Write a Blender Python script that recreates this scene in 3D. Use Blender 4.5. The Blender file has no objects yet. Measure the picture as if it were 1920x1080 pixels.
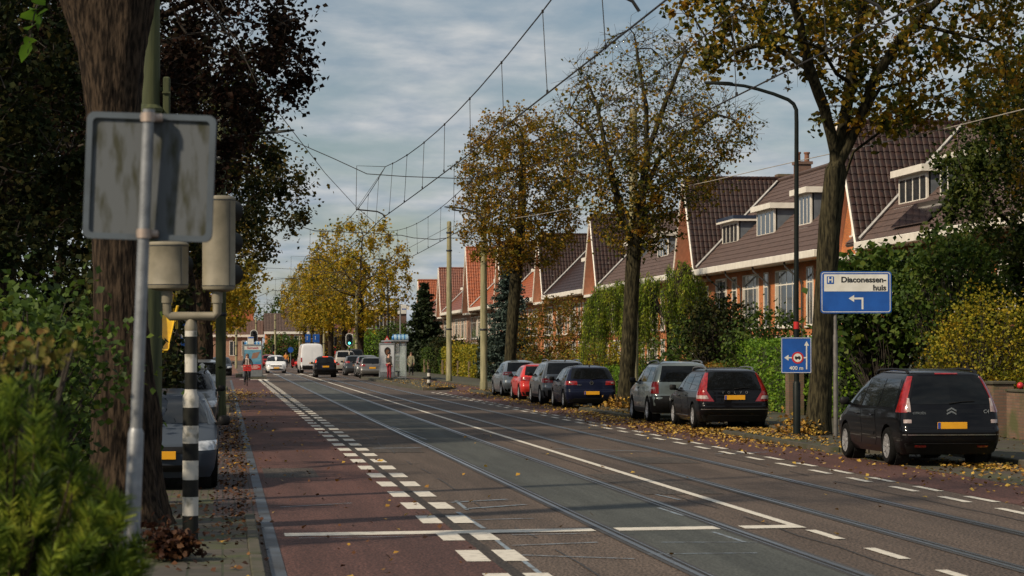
import bpy, bmesh, math, random
import numpy as np
from mathutils import Vector, Matrix
R = math.radians
SC = bpy.context.scene
COL = SC.collection
# ------------------------------------------------------------------ camera
FPX = 4533.0                       # focal length in pixels of a 1920 wide picture (85 mm)
YAW, PITCH, EYE = R(6.806), R(1.466), 2.0
cam_data = bpy.data.cameras.new('camera'); cam = bpy.data.objects.new('camera', cam_data); COL.objects.link(cam)
cam.location = (0, 0, EYE)
cam.rotation_euler = (R(90) + PITCH, 0, -YAW)
cam_data.lens = 85.0; cam_data.sensor_width = 36.0
cam_data.clip_start = 0.5; cam_data.clip_end = 5000
cam_data.dof.use_dof = True; cam_data.dof.focus_distance = 62; cam_data.dof.aperture_fstop = 5.6
SC.camera = cam
# ------------------------------------------------------------------ world and sun
SUN_AZ, SUN_EL = R(-121), R(36)      # azimuth from +Y, clockwise seen from above
world = bpy.data.worlds.new('World'); SC.world = world; world.use_nodes = True
wn, wl = world.node_tree.nodes, world.node_tree.links
wn.clear()
sky = wn.new('ShaderNodeTexSky'); sky.sky_type = 'NISHITA'; sky.sun_disc = False
sky.sun_elevation = SUN_EL; sky.sun_rotation = SUN_AZ; sky.air_density = 1.0; sky.dust_density = 0.6; sky.ozone_density = 1.4
bg1 = wn.new('ShaderNodeBackground'); bg1.inputs[1].default_value = 0.065
wl.new(sky.outputs[0], bg1.inputs[0])
tc = wn.new('ShaderNodeTexCoord'); sep = wn.new('ShaderNodeSeparateXYZ'); wl.new(tc.outputs['Generated'], sep.inputs[0])
def wmath(op, a, b=None):
    n = wn.new('ShaderNodeMath'); n.operation = op
    for k, v in enumerate((a, b)):
        if v is None: continue
        if isinstance(v, (int, float)): n.inputs[k].default_value = v
        else: wl.new(v, n.inputs[k])
    return n.outputs[0]
den = wmath('ADD', wmath('MAXIMUM', sep.outputs[2], 0.0), 0.20)
cx = wmath('DIVIDE', sep.outputs[0], den); cy = wmath('DIVIDE', sep.outputs[1], den)
cmb = wn.new('ShaderNodeCombineXYZ'); wl.new(cx, cmb.inputs[0]); wl.new(cy, cmb.inputs[1])
nz = wn.new('ShaderNodeTexNoise'); nz.inputs['Scale'].default_value = 3.2; nz.inputs['Detail'].default_value = 9; nz.inputs['Roughness'].default_value = 0.56
nz.inputs['Distortion'].default_value = 0.25
cmap = wn.new('ShaderNodeMapping'); cmap.inputs['Location'].default_value = (3.7, 1.4, 0); wl.new(cmb.outputs[0], cmap.inputs[0]); wl.new(cmap.outputs[0], nz.inputs['Vector'])
rmp = wn.new('ShaderNodeValToRGB'); rmp.color_ramp.elements[0].position = 0.30; rmp.color_ramp.elements[1].position = 0.58
wl.new(nz.outputs[0], rmp.inputs[0])
nz2 = wn.new('ShaderNodeTexNoise'); nz2.inputs['Scale'].default_value = 11.0; nz2.inputs['Detail'].default_value = 6; nz2.inputs['Roughness'].default_value = 0.55
wl.new(cmb.outputs[0], nz2.inputs['Vector'])
rmp2 = wn.new('ShaderNodeValToRGB'); rmp2.color_ramp.elements[0].position = 0.32; rmp2.color_ramp.elements[1].position = 0.68
rmp2.color_ramp.elements[0].color = (0.185, 0.225, 0.265, 1); rmp2.color_ramp.elements[1].color = (0.335, 0.345, 0.350, 1)
wl.new(nz2.outputs[0], rmp2.inputs[0])
bg2 = wn.new('ShaderNodeBackground'); bg2.inputs[1].default_value = 1.72; wl.new(rmp2.outputs[0], bg2.inputs[0])
mixw = wn.new('ShaderNodeMixShader'); wl.new(rmp.outputs[0], mixw.inputs[0]); wl.new(bg1.outputs[0], mixw.inputs[1]); wl.new(bg2.outputs[0], mixw.inputs[2])
wo = wn.new('ShaderNodeOutputWorld'); wl.new(mixw.outputs[0], wo.inputs[0])
sun_data = bpy.data.lights.new('sun', 'SUN'); sun_data.energy = 4.5; sun_data.angle = R(2.5); sun_data.color = (1.0, 0.84, 0.63)
sun = bpy.data.objects.new('sun', sun_data); COL.objects.link(sun)
SUN_DIR = Vector((math.sin(SUN_AZ) * math.cos(SUN_EL), math.cos(SUN_AZ) * math.cos(SUN_EL), math.sin(SUN_EL)))
sun.rotation_euler = SUN_DIR.to_track_quat('Z', 'Y').to_euler()
SC.view_settings.view_transform = 'Standard'; SC.view_settings.look = 'None'
SC.view_settings.exposure = 0.0; SC.view_settings.gamma = 1.0
SC.render.engine = 'CYCLES'
cy_ = SC.cycles
cy_.max_bounces = 6; cy_.diffuse_bounces = 3; cy_.glossy_bounces = 3; cy_.transmission_bounces = 4; cy_.transparent_max_bounces = 8
cy_.caustics_reflective = False; cy_.caustics_refractive = False; cy_.use_denoising = True
# ------------------------------------------------------------------ places: a pixel of the 1920x1080 picture and a depth
_f = Vector((math.sin(YAW) * math.cos(PITCH), math.cos(YAW) * math.cos(PITCH), math.sin(PITCH)))
_r = Vector((math.cos(YAW), -math.sin(YAW), 0)); _u = _r.cross(_f)
def P(px, py, D):
    return Vector((0, 0, EYE)) + _f * D + _r * ((px - 960) / FPX * D) + _u * ((540 - py) / FPX * D)
def pix(p):
    d = Vector(p) - Vector((0, 0, EYE)); z = d.dot(_f); return 960 + FPX * d.dot(_r) / z, 540 - FPX * d.dot(_u) / z
def G(px, py):
    d = _f + _r * ((px - 960) / FPX) + _u * ((540 - py) / FPX)
    return Vector((0, 0, EYE)) + d * (-EYE / d.z)
# ------------------------------------------------------------------ materials
MATS = {}
def new_mat(name):
    m = bpy.data.materials.new(name); m.use_nodes = True
    n, l = m.node_tree.nodes, m.node_tree.links
    return m, n, l, n['Principled BSDF']
def setc(b, col): b.inputs['Base Color'].default_value = (*col, 1)
def mat(name, c1, c2=None, rough=0.6, metal=0.0, scale=6.0, detail=5, bump=0.0, bscale=None, coat=0.0, spec=0.5, stretch=(1, 1, 1), lo=0.35, hi=0.65):
    """mottled surface: two colours mixed by noise, optional bump"""
    if name in MATS: return MATS[name]
    m, n, l, b = new_mat(name)
    b.inputs['Roughness'].default_value = rough; b.inputs['Metallic'].default_value = metal
    b.inputs['Coat Weight'].default_value = coat; b.inputs['Coat Roughness'].default_value = 0.04
    b.inputs['Specular IOR Level'].default_value = spec
    t = n.new('ShaderNodeTexCoord'); mp = n.new('ShaderNodeMapping'); mp.inputs['Scale'].default_value = stretch
    l.new(t.outputs['Object'], mp.inputs[0])
    if c2 is None: c2 = tuple(x * 0.8 for x in c1)
    nz = n.new('ShaderNodeTexNoise'); nz.inputs['Scale'].default_value = scale; nz.inputs['Detail'].default_value = detail
    l.new(mp.outputs[0], nz.inputs['Vector'])
    r = n.new('ShaderNodeValToRGB'); r.color_ramp.elements[0].position = lo; r.color_ramp.elements[1].position = hi
    r.color_ramp.elements[0].color = (*c2, 1); r.color_ramp.elements[1].color = (*c1, 1)
    l.new(nz.outputs[0], r.inputs[0]); l.new(r.outputs[0], b.inputs['Base Color'])
    if bump:
        n2 = n.new('ShaderNodeTexNoise'); n2.inputs['Scale'].default_value = bscale or scale * 3; n2.inputs['Detail'].default_value = 4
        l.new(mp.outputs[0], n2.inputs['Vector'])
        bp = n.new('ShaderNodeBump'); bp.inputs['Strength'].default_value = bump; bp.inputs['Distance'].default_value = 0.02
        l.new(n2.outputs[0], bp.inputs['Height']); l.new(bp.outputs[0], b.inputs['Normal'])
    MATS[name] = m
    return m
def leaf_mat(name, cols, trans=0.38, rough=0.6, spec=0.22, nscale=1.7, rnd=.5, amp=1.9):
    """leaf colours picked per leaf, drifting a little from clump to clump"""
    if name in MATS: return MATS[name]
    m, n, l, b = new_mat(name)
    g = n.new('ShaderNodeNewGeometry'); t = n.new('ShaderNodeTexCoord')
    nz = n.new('ShaderNodeTexNoise'); nz.inputs['Scale'].default_value = nscale; nz.inputs['Detail'].default_value = 3
    l.new(t.outputs['Object'], nz.inputs['Vector'])
    mx = n.new('ShaderNodeMath'); mx.operation = 'MULTIPLY_ADD'; mx.inputs[1].default_value = rnd
    sb = n.new('ShaderNodeMath'); sb.operation = 'MULTIPLY_ADD'; sb.inputs[1].default_value = amp; sb.inputs[2].default_value = .5 - rnd / 2 - amp / 2
    l.new(nz.outputs[0], sb.inputs[0])
    l.new(g.outputs['Random Per Island'], mx.inputs[0]); l.new(sb.outputs[0], mx.inputs[2])
    r = n.new('ShaderNodeValToRGB'); el = r.color_ramp.elements
    while len(el) < len(cols): el.new(0.5)
    for k, c in enumerate(cols):
        el[k].position = 0.08 + 0.84 * k / max(1, len(cols) - 1); el[k].color = (*c, 1)
    l.new(mx.outputs[0], r.inputs[0]); l.new(r.outputs[0], b.inputs['Base Color'])
    b.inputs['Roughness'].default_value = rough; b.inputs['Specular IOR Level'].default_value = spec
    tr = n.new('ShaderNodeBsdfTranslucent'); l.new(r.outputs[0], tr.inputs[0])
    ms = n.new('ShaderNodeMixShader'); ms.inputs[0].default_value = trans
    l.new(b.outputs[0], ms.inputs[1]); l.new(tr.outputs[0], ms.inputs[2]); l.new(ms.outputs[0], n['Material Output'].inputs[0])
    MATS[name] = m
    return m
def brick_mat(name, c1, c2, mortar, scale=1.0, bw=0.22, bh=0.065, vertical=True, rough=0.85, msize=0.008, moss=None):
    if name in MATS: return MATS[name]
    m, n, l, b = new_mat(name)
    t = n.new('ShaderNodeTexCoord'); s = n.new('ShaderNodeSeparateXYZ'); l.new(t.outputs['Object'], s.inputs[0])
    c = n.new('ShaderNodeCombineXYZ')
    if vertical:
        a = n.new('ShaderNodeMath'); l.new(s.outputs[0], a.inputs[0]); l.new(s.outputs[1], a.inputs[1])
        l.new(a.outputs[0], c.inputs[0]); l.new(s.outputs[2], c.inputs[1])
    else:
        l.new(s.outputs[1], c.inputs[0]); l.new(s.outputs[0], c.inputs[1])
    br = n.new('ShaderNodeTexBrick'); l.new(c.outputs[0], br.inputs['Vector'])
    br.inputs['Scale'].default_value = scale; br.inputs['Brick Width'].default_value = bw; br.inputs['Row Height'].default_value = bh
    br.inputs['Mortar Size'].default_value = msize; br.inputs['Mortar Smooth'].default_value = 0.3
    br.inputs['Color1'].default_value = (*c1, 1); br.inputs['Color2'].default_value = (*c2, 1); br.inputs['Mortar'].default_value = (*mortar, 1)
    nz = n.new('ShaderNodeTexNoise'); nz.inputs['Scale'].default_value = 0.8; nz.inputs['Detail'].default_value = 6; l.new(t.outputs['Object'], nz.inputs['Vector'])
    mx = n.new('ShaderNodeMixRGB'); mx.blend_type = 'MULTIPLY'; mx.inputs[0].default_value = 0.55
    r = n.new('ShaderNodeValToRGB'); r.color_ramp.elements[0].position = 0.3; r.color_ramp.elements[1].position = 0.7
    r.color_ramp.elements[0].color = (0.5, 0.5, 0.5, 1); r.color_ramp.elements[1].color = (1.1, 1.1, 1.1, 1)
    l.new(nz.outputs[0], r.inputs[0]); l.new(br.outputs[0], mx.inputs[1]); l.new(r.outputs[0], mx.inputs[2])
    out = mx.outputs[0]
    if moss:
        n3 = n.new('ShaderNodeTexNoise'); n3.inputs['Scale'].default_value = 1.7; n3.inputs['Detail'].default_value = 7; l.new(t.outputs['Object'], n3.inputs['Vector'])
        r3 = n.new('ShaderNodeValToRGB'); r3.color_ramp.elements[0].position = 0.46; r3.color_ramp.elements[1].position = 0.66; l.new(n3.outputs[0], r3.inputs[0])
        m3 = n.new('ShaderNodeMixRGB'); l.new(r3.outputs[0], m3.inputs[0]); l.new(out, m3.inputs[1]); m3.inputs[2].default_value = (*moss, 1); out = m3.outputs[0]
    l.new(out, b.inputs['Base Color']); b.inputs['Roughness'].default_value = rough
    bp = n.new('ShaderNodeBump'); bp.inputs['Strength'].default_value = 0.5; bp.inputs['Distance'].default_value = 0.006; bp.invert = True
    l.new(br.outputs['Fac'], bp.inputs['Height']); l.new(bp.outputs[0], b.inputs['Normal'])
    MATS[name] = m
    return m
def asphalt(name, c1, c2, grain=0.5, rough=0.8, streak=None):
    if name in MATS: return MATS[name]
    m, n, l, b = new_mat(name)
    t = n.new('ShaderNodeTexCoord')
    big = n.new('ShaderNodeTexNoise'); big.inputs['Scale'].default_value = 0.35; big.inputs['Detail'].default_value = 6
    mp = n.new('ShaderNodeMapping'); mp.inputs['Scale'].default_value = (1.6, 0.18, 1); l.new(t.outputs['Object'], mp.inputs[0]); l.new(mp.outputs[0], big.inputs['Vector'])
    r = n.new('ShaderNodeValToRGB'); r.color_ramp.elements[0].position = 0.35; r.color_ramp.elements[1].position = 0.65
    r.color_ramp.elements[0].color = (*c2, 1); r.color_ramp.elements[1].color = (*c1, 1); l.new(big.outputs[0], r.inputs[0])
    fine = n.new('ShaderNodeTexNoise'); fine.inputs['Scale'].default_value = 42; fine.inputs['Detail'].default_value = 3
    mp2 = n.new('ShaderNodeMapping'); mp2.inputs['Scale'].default_value = (1, 0.35, 1); l.new(t.outputs['Object'], mp2.inputs[0]); l.new(mp2.outputs[0], fine.inputs['Vector'])
    r2 = n.new('ShaderNodeValToRGB'); r2.color_ramp.elements[0].position = 0.38; r2.color_ramp.elements[1].position = 0.64
    lo = 1 - grain; r2.color_ramp.elements[0].color = (lo, lo, lo, 1); r2.color_ramp.elements[1].color = (1 + grain, 1 + grain * 0.96, 1 + grain * 0.9, 1)
    l.new(fine.outputs[0], r2.inputs[0])
    mx = n.new('ShaderNodeMixRGB'); mx.blend_type = 'MULTIPLY'; mx.inputs[0].default_value = 1; l.new(r.outputs[0], mx.inputs[1]); l.new(r2.outputs[0], mx.inputs[2])
    out = mx.outputs[0]
    # worn seams and darker patches
    v = n.new('ShaderNodeTexNoise'); v.inputs['Scale'].default_value = 1.3; v.inputs['Detail'].default_value = 8; v.inputs['Roughness'].default_value = 0.7
    mp3 = n.new('ShaderNodeMapping'); mp3.inputs['Scale'].default_value = (2.2, 0.12, 1); l.new(t.outputs['Object'], mp3.inputs[0]); l.new(mp3.outputs[0], v.inputs['Vector'])
    r3 = n.new('ShaderNodeValToRGB'); r3.color_ramp.elements[0].position = 0.42; r3.color_ramp.elements[1].position = 0.6
    r3.color_ramp.elements[0].color = (0.72, 0.72, 0.72, 1); r3.color_ramp.elements[1].color = (1.06, 1.06, 1.06, 1); l.new(v.outputs[0], r3.inputs[0])
    m4 = n.new('ShaderNodeMixRGB'); m4.blend_type = 'MULTIPLY'; m4.inputs[0].default_value = 0.8; l.new(out, m4.inputs[1]); l.new(r3.outputs[0], m4.inputs[2])
    l.new(m4.outputs[0], b.inputs['Base Color']); b.inputs['Roughness'].default_value = rough; b.inputs['Specular IOR Level'].default_value = 0.3
    bp = n.new('ShaderNodeBump'); bp.inputs['Strength'].default_value = 0.35; bp.inputs['Distance'].default_value = 0.01
    l.new(fine.outputs[0], bp.inputs['Height']); l.new(bp.outputs[0], b.inputs['Normal'])
    MATS[name] = m
    return m
def emit_mat(name, col, strength, base=(0.02, 0.02, 0.02)):
    if name in MATS: return MATS[name]
    m, n, l, b = new_mat(name); setc(b, base)
    b.inputs['Emission Color'].default_value = (*col, 1); b.inputs['Emission Strength'].default_value = strength
    MATS[name] = m; return m
def glass_mat(name, tint=(0.008, 0.010, 0.011), rough=0.04, spec=0.32):
    if name in MATS: return MATS[name]
    m, n, l, b = new_mat(name); setc(b, tint); b.inputs['Roughness'].default_value = rough; b.inputs['Specular IOR Level'].default_value = spec
    MATS[name] = m; return m
def clear_glass(name, tint=(0.8, 0.9, 0.88), alpha=0.25):
    if name in MATS: return MATS[name]
    m, n, l, b = new_mat(name); setc(b, tint); b.inputs['Roughness'].default_value = 0.05; b.inputs['Alpha'].default_value = alpha
    MATS[name] = m; return m
# ------------------------------------------------------------------ mesh builder
class MB:
    def __init__(s): s.v = []; s.f = []; s.m = []
    def add(s, vs, fs, mi=0):
        o = len(s.v); s.v += [tuple(v) for v in vs]; s.f += [tuple(i + o for i in f) for f in fs]; s.m += [mi] * len(fs); return s
    def box(s, c, d, rz=0.0, mi=0, bev=0.0):
        x, y, z = d[0] / 2, d[1] / 2, d[2] / 2
        if bev <= 0:
            vs = [(-x, -y, -z), (x, -y, -z), (x, y, -z), (-x, y, -z), (-x, -y, z), (x, -y, z), (x, y, z), (-x, y, z)]
            fs = [(0, 3, 2, 1), (4, 5, 6, 7), (0, 1, 5, 4), (1, 2, 6, 5), (2, 3, 7, 6), (3, 0, 4, 7)]
        else:
            b = min(bev, x * .9, y * .9, z * .9)
            ring = lambda k, zz: [(-x + k, -y + k, zz), (x - k, -y + k, zz), (x - k, y - k, zz), (-x + k, y - k, zz)]
            oct_ = lambda k, zz: [(-x + k, -y, zz), (x - k, -y, zz), (x, -y + k, zz), (x, y - k, zz), (x - k, y, zz), (-x + k, y, zz), (-x, y - k, zz), (-x, -y + k, zz)]
            vs = oct_(b * 1.6, -z + 0) ; vs = [(p[0] * (1 - b / x * .7), p[1] * (1 - b / y * .7), -z) for p in oct_(b, 0)] + oct_(b, -z + b) + oct_(b, z - b) + [(p[0] * (1 - b / x * .7), p[1] * (1 - b / y * .7), z) for p in oct_(b, 0)]
            fs = [tuple(range(7, -1, -1)), tuple(range(24, 32))]
            for k in range(3):
                for i in range(8):
                    j = (i + 1) % 8; fs.append((k * 8 + i, k * 8 + j, k * 8 + 8 + j, k * 8 + 8 + i))
        ca, sa = math.cos(rz), math.sin(rz)
        vs = [(c[0] + p[0] * ca - p[1] * sa, c[1] + p[0] * sa + p[1] * ca, c[2] + p[2]) for p in vs]
        return s.add(vs, fs, mi)
    def box2(s, a, b, mi=0, bev=0.0):
        return s.box([(a[k] + b[k]) / 2 for k in range(3)], [abs(b[k] - a[k]) for k in range(3)], 0, mi, bev)
    def tube(s, pts, rad, n=8, mi=0, cap=True):
        pts = [Vector(p) for p in pts]
        if isinstance(rad, (int, float)): rad = [rad] * len(pts)
        rings = []; up = None
        for i, p in enumerate(pts):
            d = (pts[min(i + 1, len(pts) - 1)] - pts[max(i - 1, 0)])
            if d.length < 1e-9: d = Vector((0, 0, 1))
            d.normalize()
            if up is None:
                up = Vector((1, 0, 0)) if abs(d.x) < 0.9 else Vector((0, 1, 0))
            a = up - d * up.dot(d)
            if a.length < 1e-6: a = d.orthogonal()
            a.normalize(); up = a; b = d.cross(a)
            rings.append([p + (a * math.cos(2 * math.pi * k / n) + b * math.sin(2 * math.pi * k / n)) * rad[i] for k in range(n)])
        vs = [q for r_ in rings for q in r_]; fs = []
        for i in range(len(pts) - 1):
            for k in range(n):
                j = (k + 1) % n; fs.append((i * n + k, i * n + j, (i + 1) * n + j, (i + 1) * n + k))
        if cap:
            fs.append(tuple(range(n - 1, -1, -1))); fs.append(tuple((len(pts) - 1) * n + k for k in range(n)))
        return s.add(vs, fs, mi)
    def cyl(s, p0, p1, r0, r1=None, n=12, mi=0): return s.tube([p0, p1], [r0, r0 if r1 is None else r1], n, mi)
    def lathe(s, prof, n=24, mi=0, M=None, close=False):
        """prof: (r, z) along the local Z axis; M places it"""
        M = M or Matrix(); vs = []; fs = []
        for r_, z in prof:
            for k in range(n):
                a = 2 * math.pi * k / n; vs.append(M @ Vector((r_ * math.cos(a), r_ * math.sin(a), z)))
        m = len(prof)
        for i in range(m if close else m - 1):
            i2 = (i + 1) % m
            for k in range(n):
                j = (k + 1) % n; fs.append((i * n + k, i * n + j, i2 * n + j, i2 * n + k))
        if not close:
            fs.append(tuple(range(n - 1, -1, -1))); fs.append(tuple((m - 1) * n + k for k in range(n)))
        return s.add(vs, fs, mi)
    def prism(s, poly, h, M=None, mi=0):
        """polygon (x, y) ccw raised from z=0 to h, placed by M"""
        M = M or Matrix(); k = len(poly)
        vs = [M @ Vector((x, y, 0)) for x, y in poly] + [M @ Vector((x, y, h)) for x, y in poly]
        fs = [tuple(range(k - 1, -1, -1)), tuple(range(k, 2 * k))] + [(i, (i + 1) % k, k + (i + 1) % k, k + i) for i in range(k)]
        return s.add(vs, fs, mi)
    def grid(s, rows, mi=0, wrap=False):
        n = len(rows[0]); vs = [p for r_ in rows for p in r_]; fs = []
        for i in range(len(rows) - 1):
            for k in range(n if wrap else n - 1):
                j = (k + 1) % n; fs.append((i * n + k, i * n + j, (i + 1) * n + j, (i + 1) * n + k))
        return s.add(vs, fs, mi)
    def ball(s, c, r_, n=10, m=7, mi=0):
        if isinstance(r_, (int, float)): r_ = (r_, r_, r_)
        rows = []
        for i in range(m + 1):
            t = math.pi * i / m
            rows.append([(c[0] + r_[0] * math.sin(t + 1e-4) * math.cos(2 * math.pi * k / n), c[1] + r_[1] * math.sin(t + 1e-4) * math.sin(2 * math.pi * k / n), c[2] - r_[2] * math.cos(t)) for k in range(n)])
        return s.grid(rows, mi, True)
    def build(s, name, mats, parent=None, smooth=None, loc=None):
        me = bpy.data.meshes.new(name); me.from_pydata(s.v, [], s.f)
        if not isinstance(mats, (list, tuple)): mats = [mats]
        for m in mats: me.materials.append(m)
        if len(mats) > 1: me.polygons.foreach_set('material_index', s.m)
        if smooth is not None:
            me.polygons.foreach_set('use_smooth', [True] * len(s.f)); me.set_sharp_from_angle(angle=R(smooth))
        me.update()
        return link(name, me, parent, loc)
def link(name, me, parent=None, loc=None):
    o = bpy.data.objects.new(name, me); COL.objects.link(o)
    if parent is not None: o.parent = parent
    if loc is not None: o.location = loc
    return o
def np_mesh(name, V, F4, mats, parent=None, smooth=False, mi=None):
    """numpy vertices (N,3) and quads (M,4) or triangles (M,3)"""
    me = bpy.data.meshes.new(name); k = F4.shape[1]
    me.vertices.add(len(V)); me.vertices.foreach_set('co', np.ascontiguousarray(V, dtype=np.float32).ravel())
    me.loops.add(F4.size); me.loops.foreach_set('vertex_index', np.ascontiguousarray(F4, dtype=np.int32).ravel())
    me.polygons.add(len(F4)); me.polygons.foreach_set('loop_start', np.arange(0, F4.size, k, dtype=np.int32))
    if not isinstance(mats, (list, tuple)): mats = [mats]
    for m in mats: me.materials.append(m)
    if smooth: me.polygons.foreach_set('use_smooth', np.ones(len(F4), dtype=bool))
    if mi is not None: me.polygons.foreach_set('material_index', np.asarray(mi, dtype=np.int32))
    me.update(calc_edges=True); me.validate()
    return link(name, me, parent)
def tag(o, label=None, cat=None, group=None, kind=None):
    if label: o['label'] = label
    if cat: o['category'] = cat
    if group: o['group'] = group
    if kind: o['kind'] = kind
    return o
def thing(name, label, cat, loc=(0, 0, 0), rz=0.0, group=None):
    o = bpy.data.objects.new(name, None); COL.objects.link(o); o.empty_display_size = 0.2
    o.location = loc; o.rotation_euler = (0, 0, rz); return tag(o, label, cat, group)
def struct(o): o['kind'] = 'structure'; return o
def stuff(o, label, cat): return tag(o, label, cat, None, 'stuff')
def children(o): return [c for c in list(bpy.data.objects) if c.parent is o]
def baked(o):
    """replace a mesh object's modifiers by their result"""
    dg = bpy.context.evaluated_depsgraph_get(); dg.update()
    me = bpy.data.meshes.new_from_object(o.evaluated_get(dg)); o.modifiers.clear(); old = o.data; o.data = me; bpy.data.meshes.remove(old); return o
def text(name, body, size, m, parent, M, ext=0.003, align='CENTER', bold=0.0, sx=1.0):
    cu = bpy.data.curves.new(name, 'FONT'); cu.body = body; cu.size = size; cu.extrude = ext; cu.align_x = align; cu.align_y = 'CENTER'; cu.offset = bold; cu.resolution_u = 3
    t = bpy.data.objects.new(name, cu); COL.objects.link(t)
    dg = bpy.context.evaluated_depsgraph_get(); dg.update()
    me = bpy.data.meshes.new_from_object(t.evaluated_get(dg)); bpy.data.objects.remove(t); bpy.data.curves.remove(cu)
    me.transform(Matrix.Diagonal((sx, 1, 1, 1))); me.transform(M); me.materials.clear(); me.materials.append(m)
    return link(name, me, parent)
FACE_CAM = Matrix.Rotation(R(90), 4, 'X')      # text in the XZ plane, read from -Y
# ================================================================== GROUND, ROAD, RAILS
rng = np.random.default_rng(7); random.seed(7)
M_ASPH = asphalt('asphalt', (0.112, 0.084, 0.066), (0.080, 0.060, 0.048), 0.6)
M_RED = asphalt('red_asphalt', (0.108, 0.050, 0.041), (0.080, 0.040, 0.034), 0.5)
M_BED = asphalt('track_concrete', (0.085, 0.090, 0.082), (0.062, 0.068, 0.063), 0.3)
M_PAINT = mat('road_paint', (0.62, 0.58, 0.50), (0.40, 0.37, 0.32), 0.7, scale=9, detail=8, lo=0.3, hi=0.5, bump=0.1)
M_KERB = mat('kerb_stone', (0.080, 0.068, 0.052), (0.038, 0.042, 0.018), 0.9, scale=3, detail=8, bump=0.3)
M_GUTTER = mat('gutter_stone', (0.070, 0.090, 0.118), (0.030, 0.029, 0.028), 0.55, scale=1.2, detail=7, bump=0.2, bscale=20)
M_TILE = brick_mat('pavement_tiles', (0.075, 0.063, 0.050), (0.055, 0.047, 0.037), (0.03, 0.034, 0.016), 1.0, 0.3, 0.3, False, 0.9, 0.012, (0.05, 0.062, 0.018))
M_BAY = brick_mat('bay_bricks', (0.095, 0.068, 0.052), (0.065, 0.05, 0.042), (0.04, 0.045, 0.022), 1.0, 0.2, 0.1, False, 0.9, 0.012, (0.062, 0.07, 0.022))
M_SETT = brick_mat('street_bricks', (0.25, 0.115, 0.07), (0.19, 0.09, 0.055), (0.10, 0.06, 0.04), 1.0, 0.2, 0.1, False, 0.85, 0.01)
M_SOIL = mat('garden_soil', (0.055, 0.058, 0.02), (0.045, 0.032, 0.02), 0.95, scale=1.5, detail=8, bump=0.6)
M_STEEL = mat('rail_steel', (0.42, 0.45, 0.48), (0.26, 0.28, 0.31), 0.30, 0.9, scale=2.5, detail=6, stretch=(1, 0.06, 1))
M_GROOVE = mat('rail_groove', (0.018, 0.016, 0.015), None, 0.9)
M_JOINT_SHADE = mat('rail_joint_shade', (0.055, 0.052, 0.05), (0.028, 0.026, 0.025), 0.7, scale=2, stretch=(1, 0.1, 1))  # joint filler, darkened to paint in shade along the rail sides
def sheet(name, x0, x1, y0, y1, z, m):
    mb = MB(); mb.add([(x0, y0, z), (x1, y0, z), (x1, y1, z), (x0, y1, z)], [(0, 1, 2, 3)]); return struct(mb.build(name, m))
def ribbon(name, left, right, z, m):
    mb = MB(); k = len(left)
    mb.add([(x, y, z) for x, y in left] + [(x, y, z) for x, y in right], [(i, k + i, k + i + 1, i + 1) for i in range(k - 1)]); return struct(mb.build(name, m))
def slab(name, x0, x1, y0, y1, z0, z1, m):
    mb = MB(); mb.box2((x0, y0, z0), (x1, y1, z1)); return struct(mb.build(name, m))
sheet('ground', -1200, 1200, -200, 2600, -0.06, M_SOIL)
sheet('road', -2.15, 13.75, -5, 460, 0.0, M_ASPH)
sheet('brick_paving', -14, 1.3, 205, 455, 0.006, M_SETT)
sheet('brick_paving', 1.3, 13.7, 216, 330, 0.004, asphalt('far_asphalt', (0.15, 0.105, 0.085), (0.11, 0.08, 0.065), 0.3))
sheet('cycle_lane', 0.57, 2.58, -5, 205, 0.004, M_RED)
def lane_x(y):                                             # left edge of the right cycle lane: it swings behind the tram stop
    t = min(1, max(0, (y - 110) / 16)); t = t * t * (3 - 2 * t); u = min(1, max(0, (y - 166) / 18)); u = u * u * (3 - 2 * u)
    return 10.18 + 1.95 * t - 0.9 * u
ys = [-5 + 3 * k for k in range(83)]
ribbon('cycle_lane', [(lane_x(y), y) for y in ys], [(lane_x(y) + 1.45, y) for y in ys], 0.004, M_RED)
sheet('track_bed', 4.30, 5.53, -5, 150, 0.004, M_BED)
sheet('track_bed', 4.30, 5.53, 150, 212, 0.004, asphalt('track_asphalt', (0.12, 0.105, 0.095), (0.09, 0.08, 0.075), 0.3))
sheet('track_bed', 2.75, 4.0, 132, 150, 0.004, M_BED) if False else None
for X, s in ((4.2, 1), (5.635, -1), (7.2, 1), (8.635, -1)):
    mb = MB()
    def st(a, b, z, mi): mb.add([(min(a, b), -5, z), (max(a, b), -5, z), (max(a, b), 430, z), (min(a, b), 430, z)], [(0, 1, 2, 3)], mi)
    st(X - s * 0.095, X - s * 0.036, 0.008, 2); st(X - s * 0.036, X + s * 0.022, 0.012, 0); st(X + s * 0.022, X + s * 0.068, 0.008, 1); st(X + s * 0.068, X + s * 0.09, 0.011, 0); st(X + s * 0.09, X + s * 0.13, 0.008, 2)
    struct(mb.build('tram_rail', [M_STEEL, M_GROOVE, M_JOINT_SHADE]))
sheet('road_seam', 2.53, 2.655, -5, 160, 0.0065, asphalt('seam_asphalt', (0.055, 0.045, 0.038), (0.04, 0.033, 0.029), 0.5))
rs = random.Random(4); mb = MB()
for k in range(26):
    x0 = rs.choice((0.6, 2.7, 5.8, 7.4, 8.8)); x1 = x0 + rs.uniform(.5, 1.2); y = rs.uniform(22, 120); w = rs.uniform(.02, .05); pts = [(x0 + (x1 - x0) * i / 8, y + rs.uniform(-.12, .12)) for i in range(9)]
    for (a, b), (c, d) in zip(pts[:-1], pts[1:]): mb.add([(a, b - w, .0075), (c, d - w, .0075), (c, d + w, .0075), (a, b + w, .0075)], [(0, 1, 2, 3)])
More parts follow.
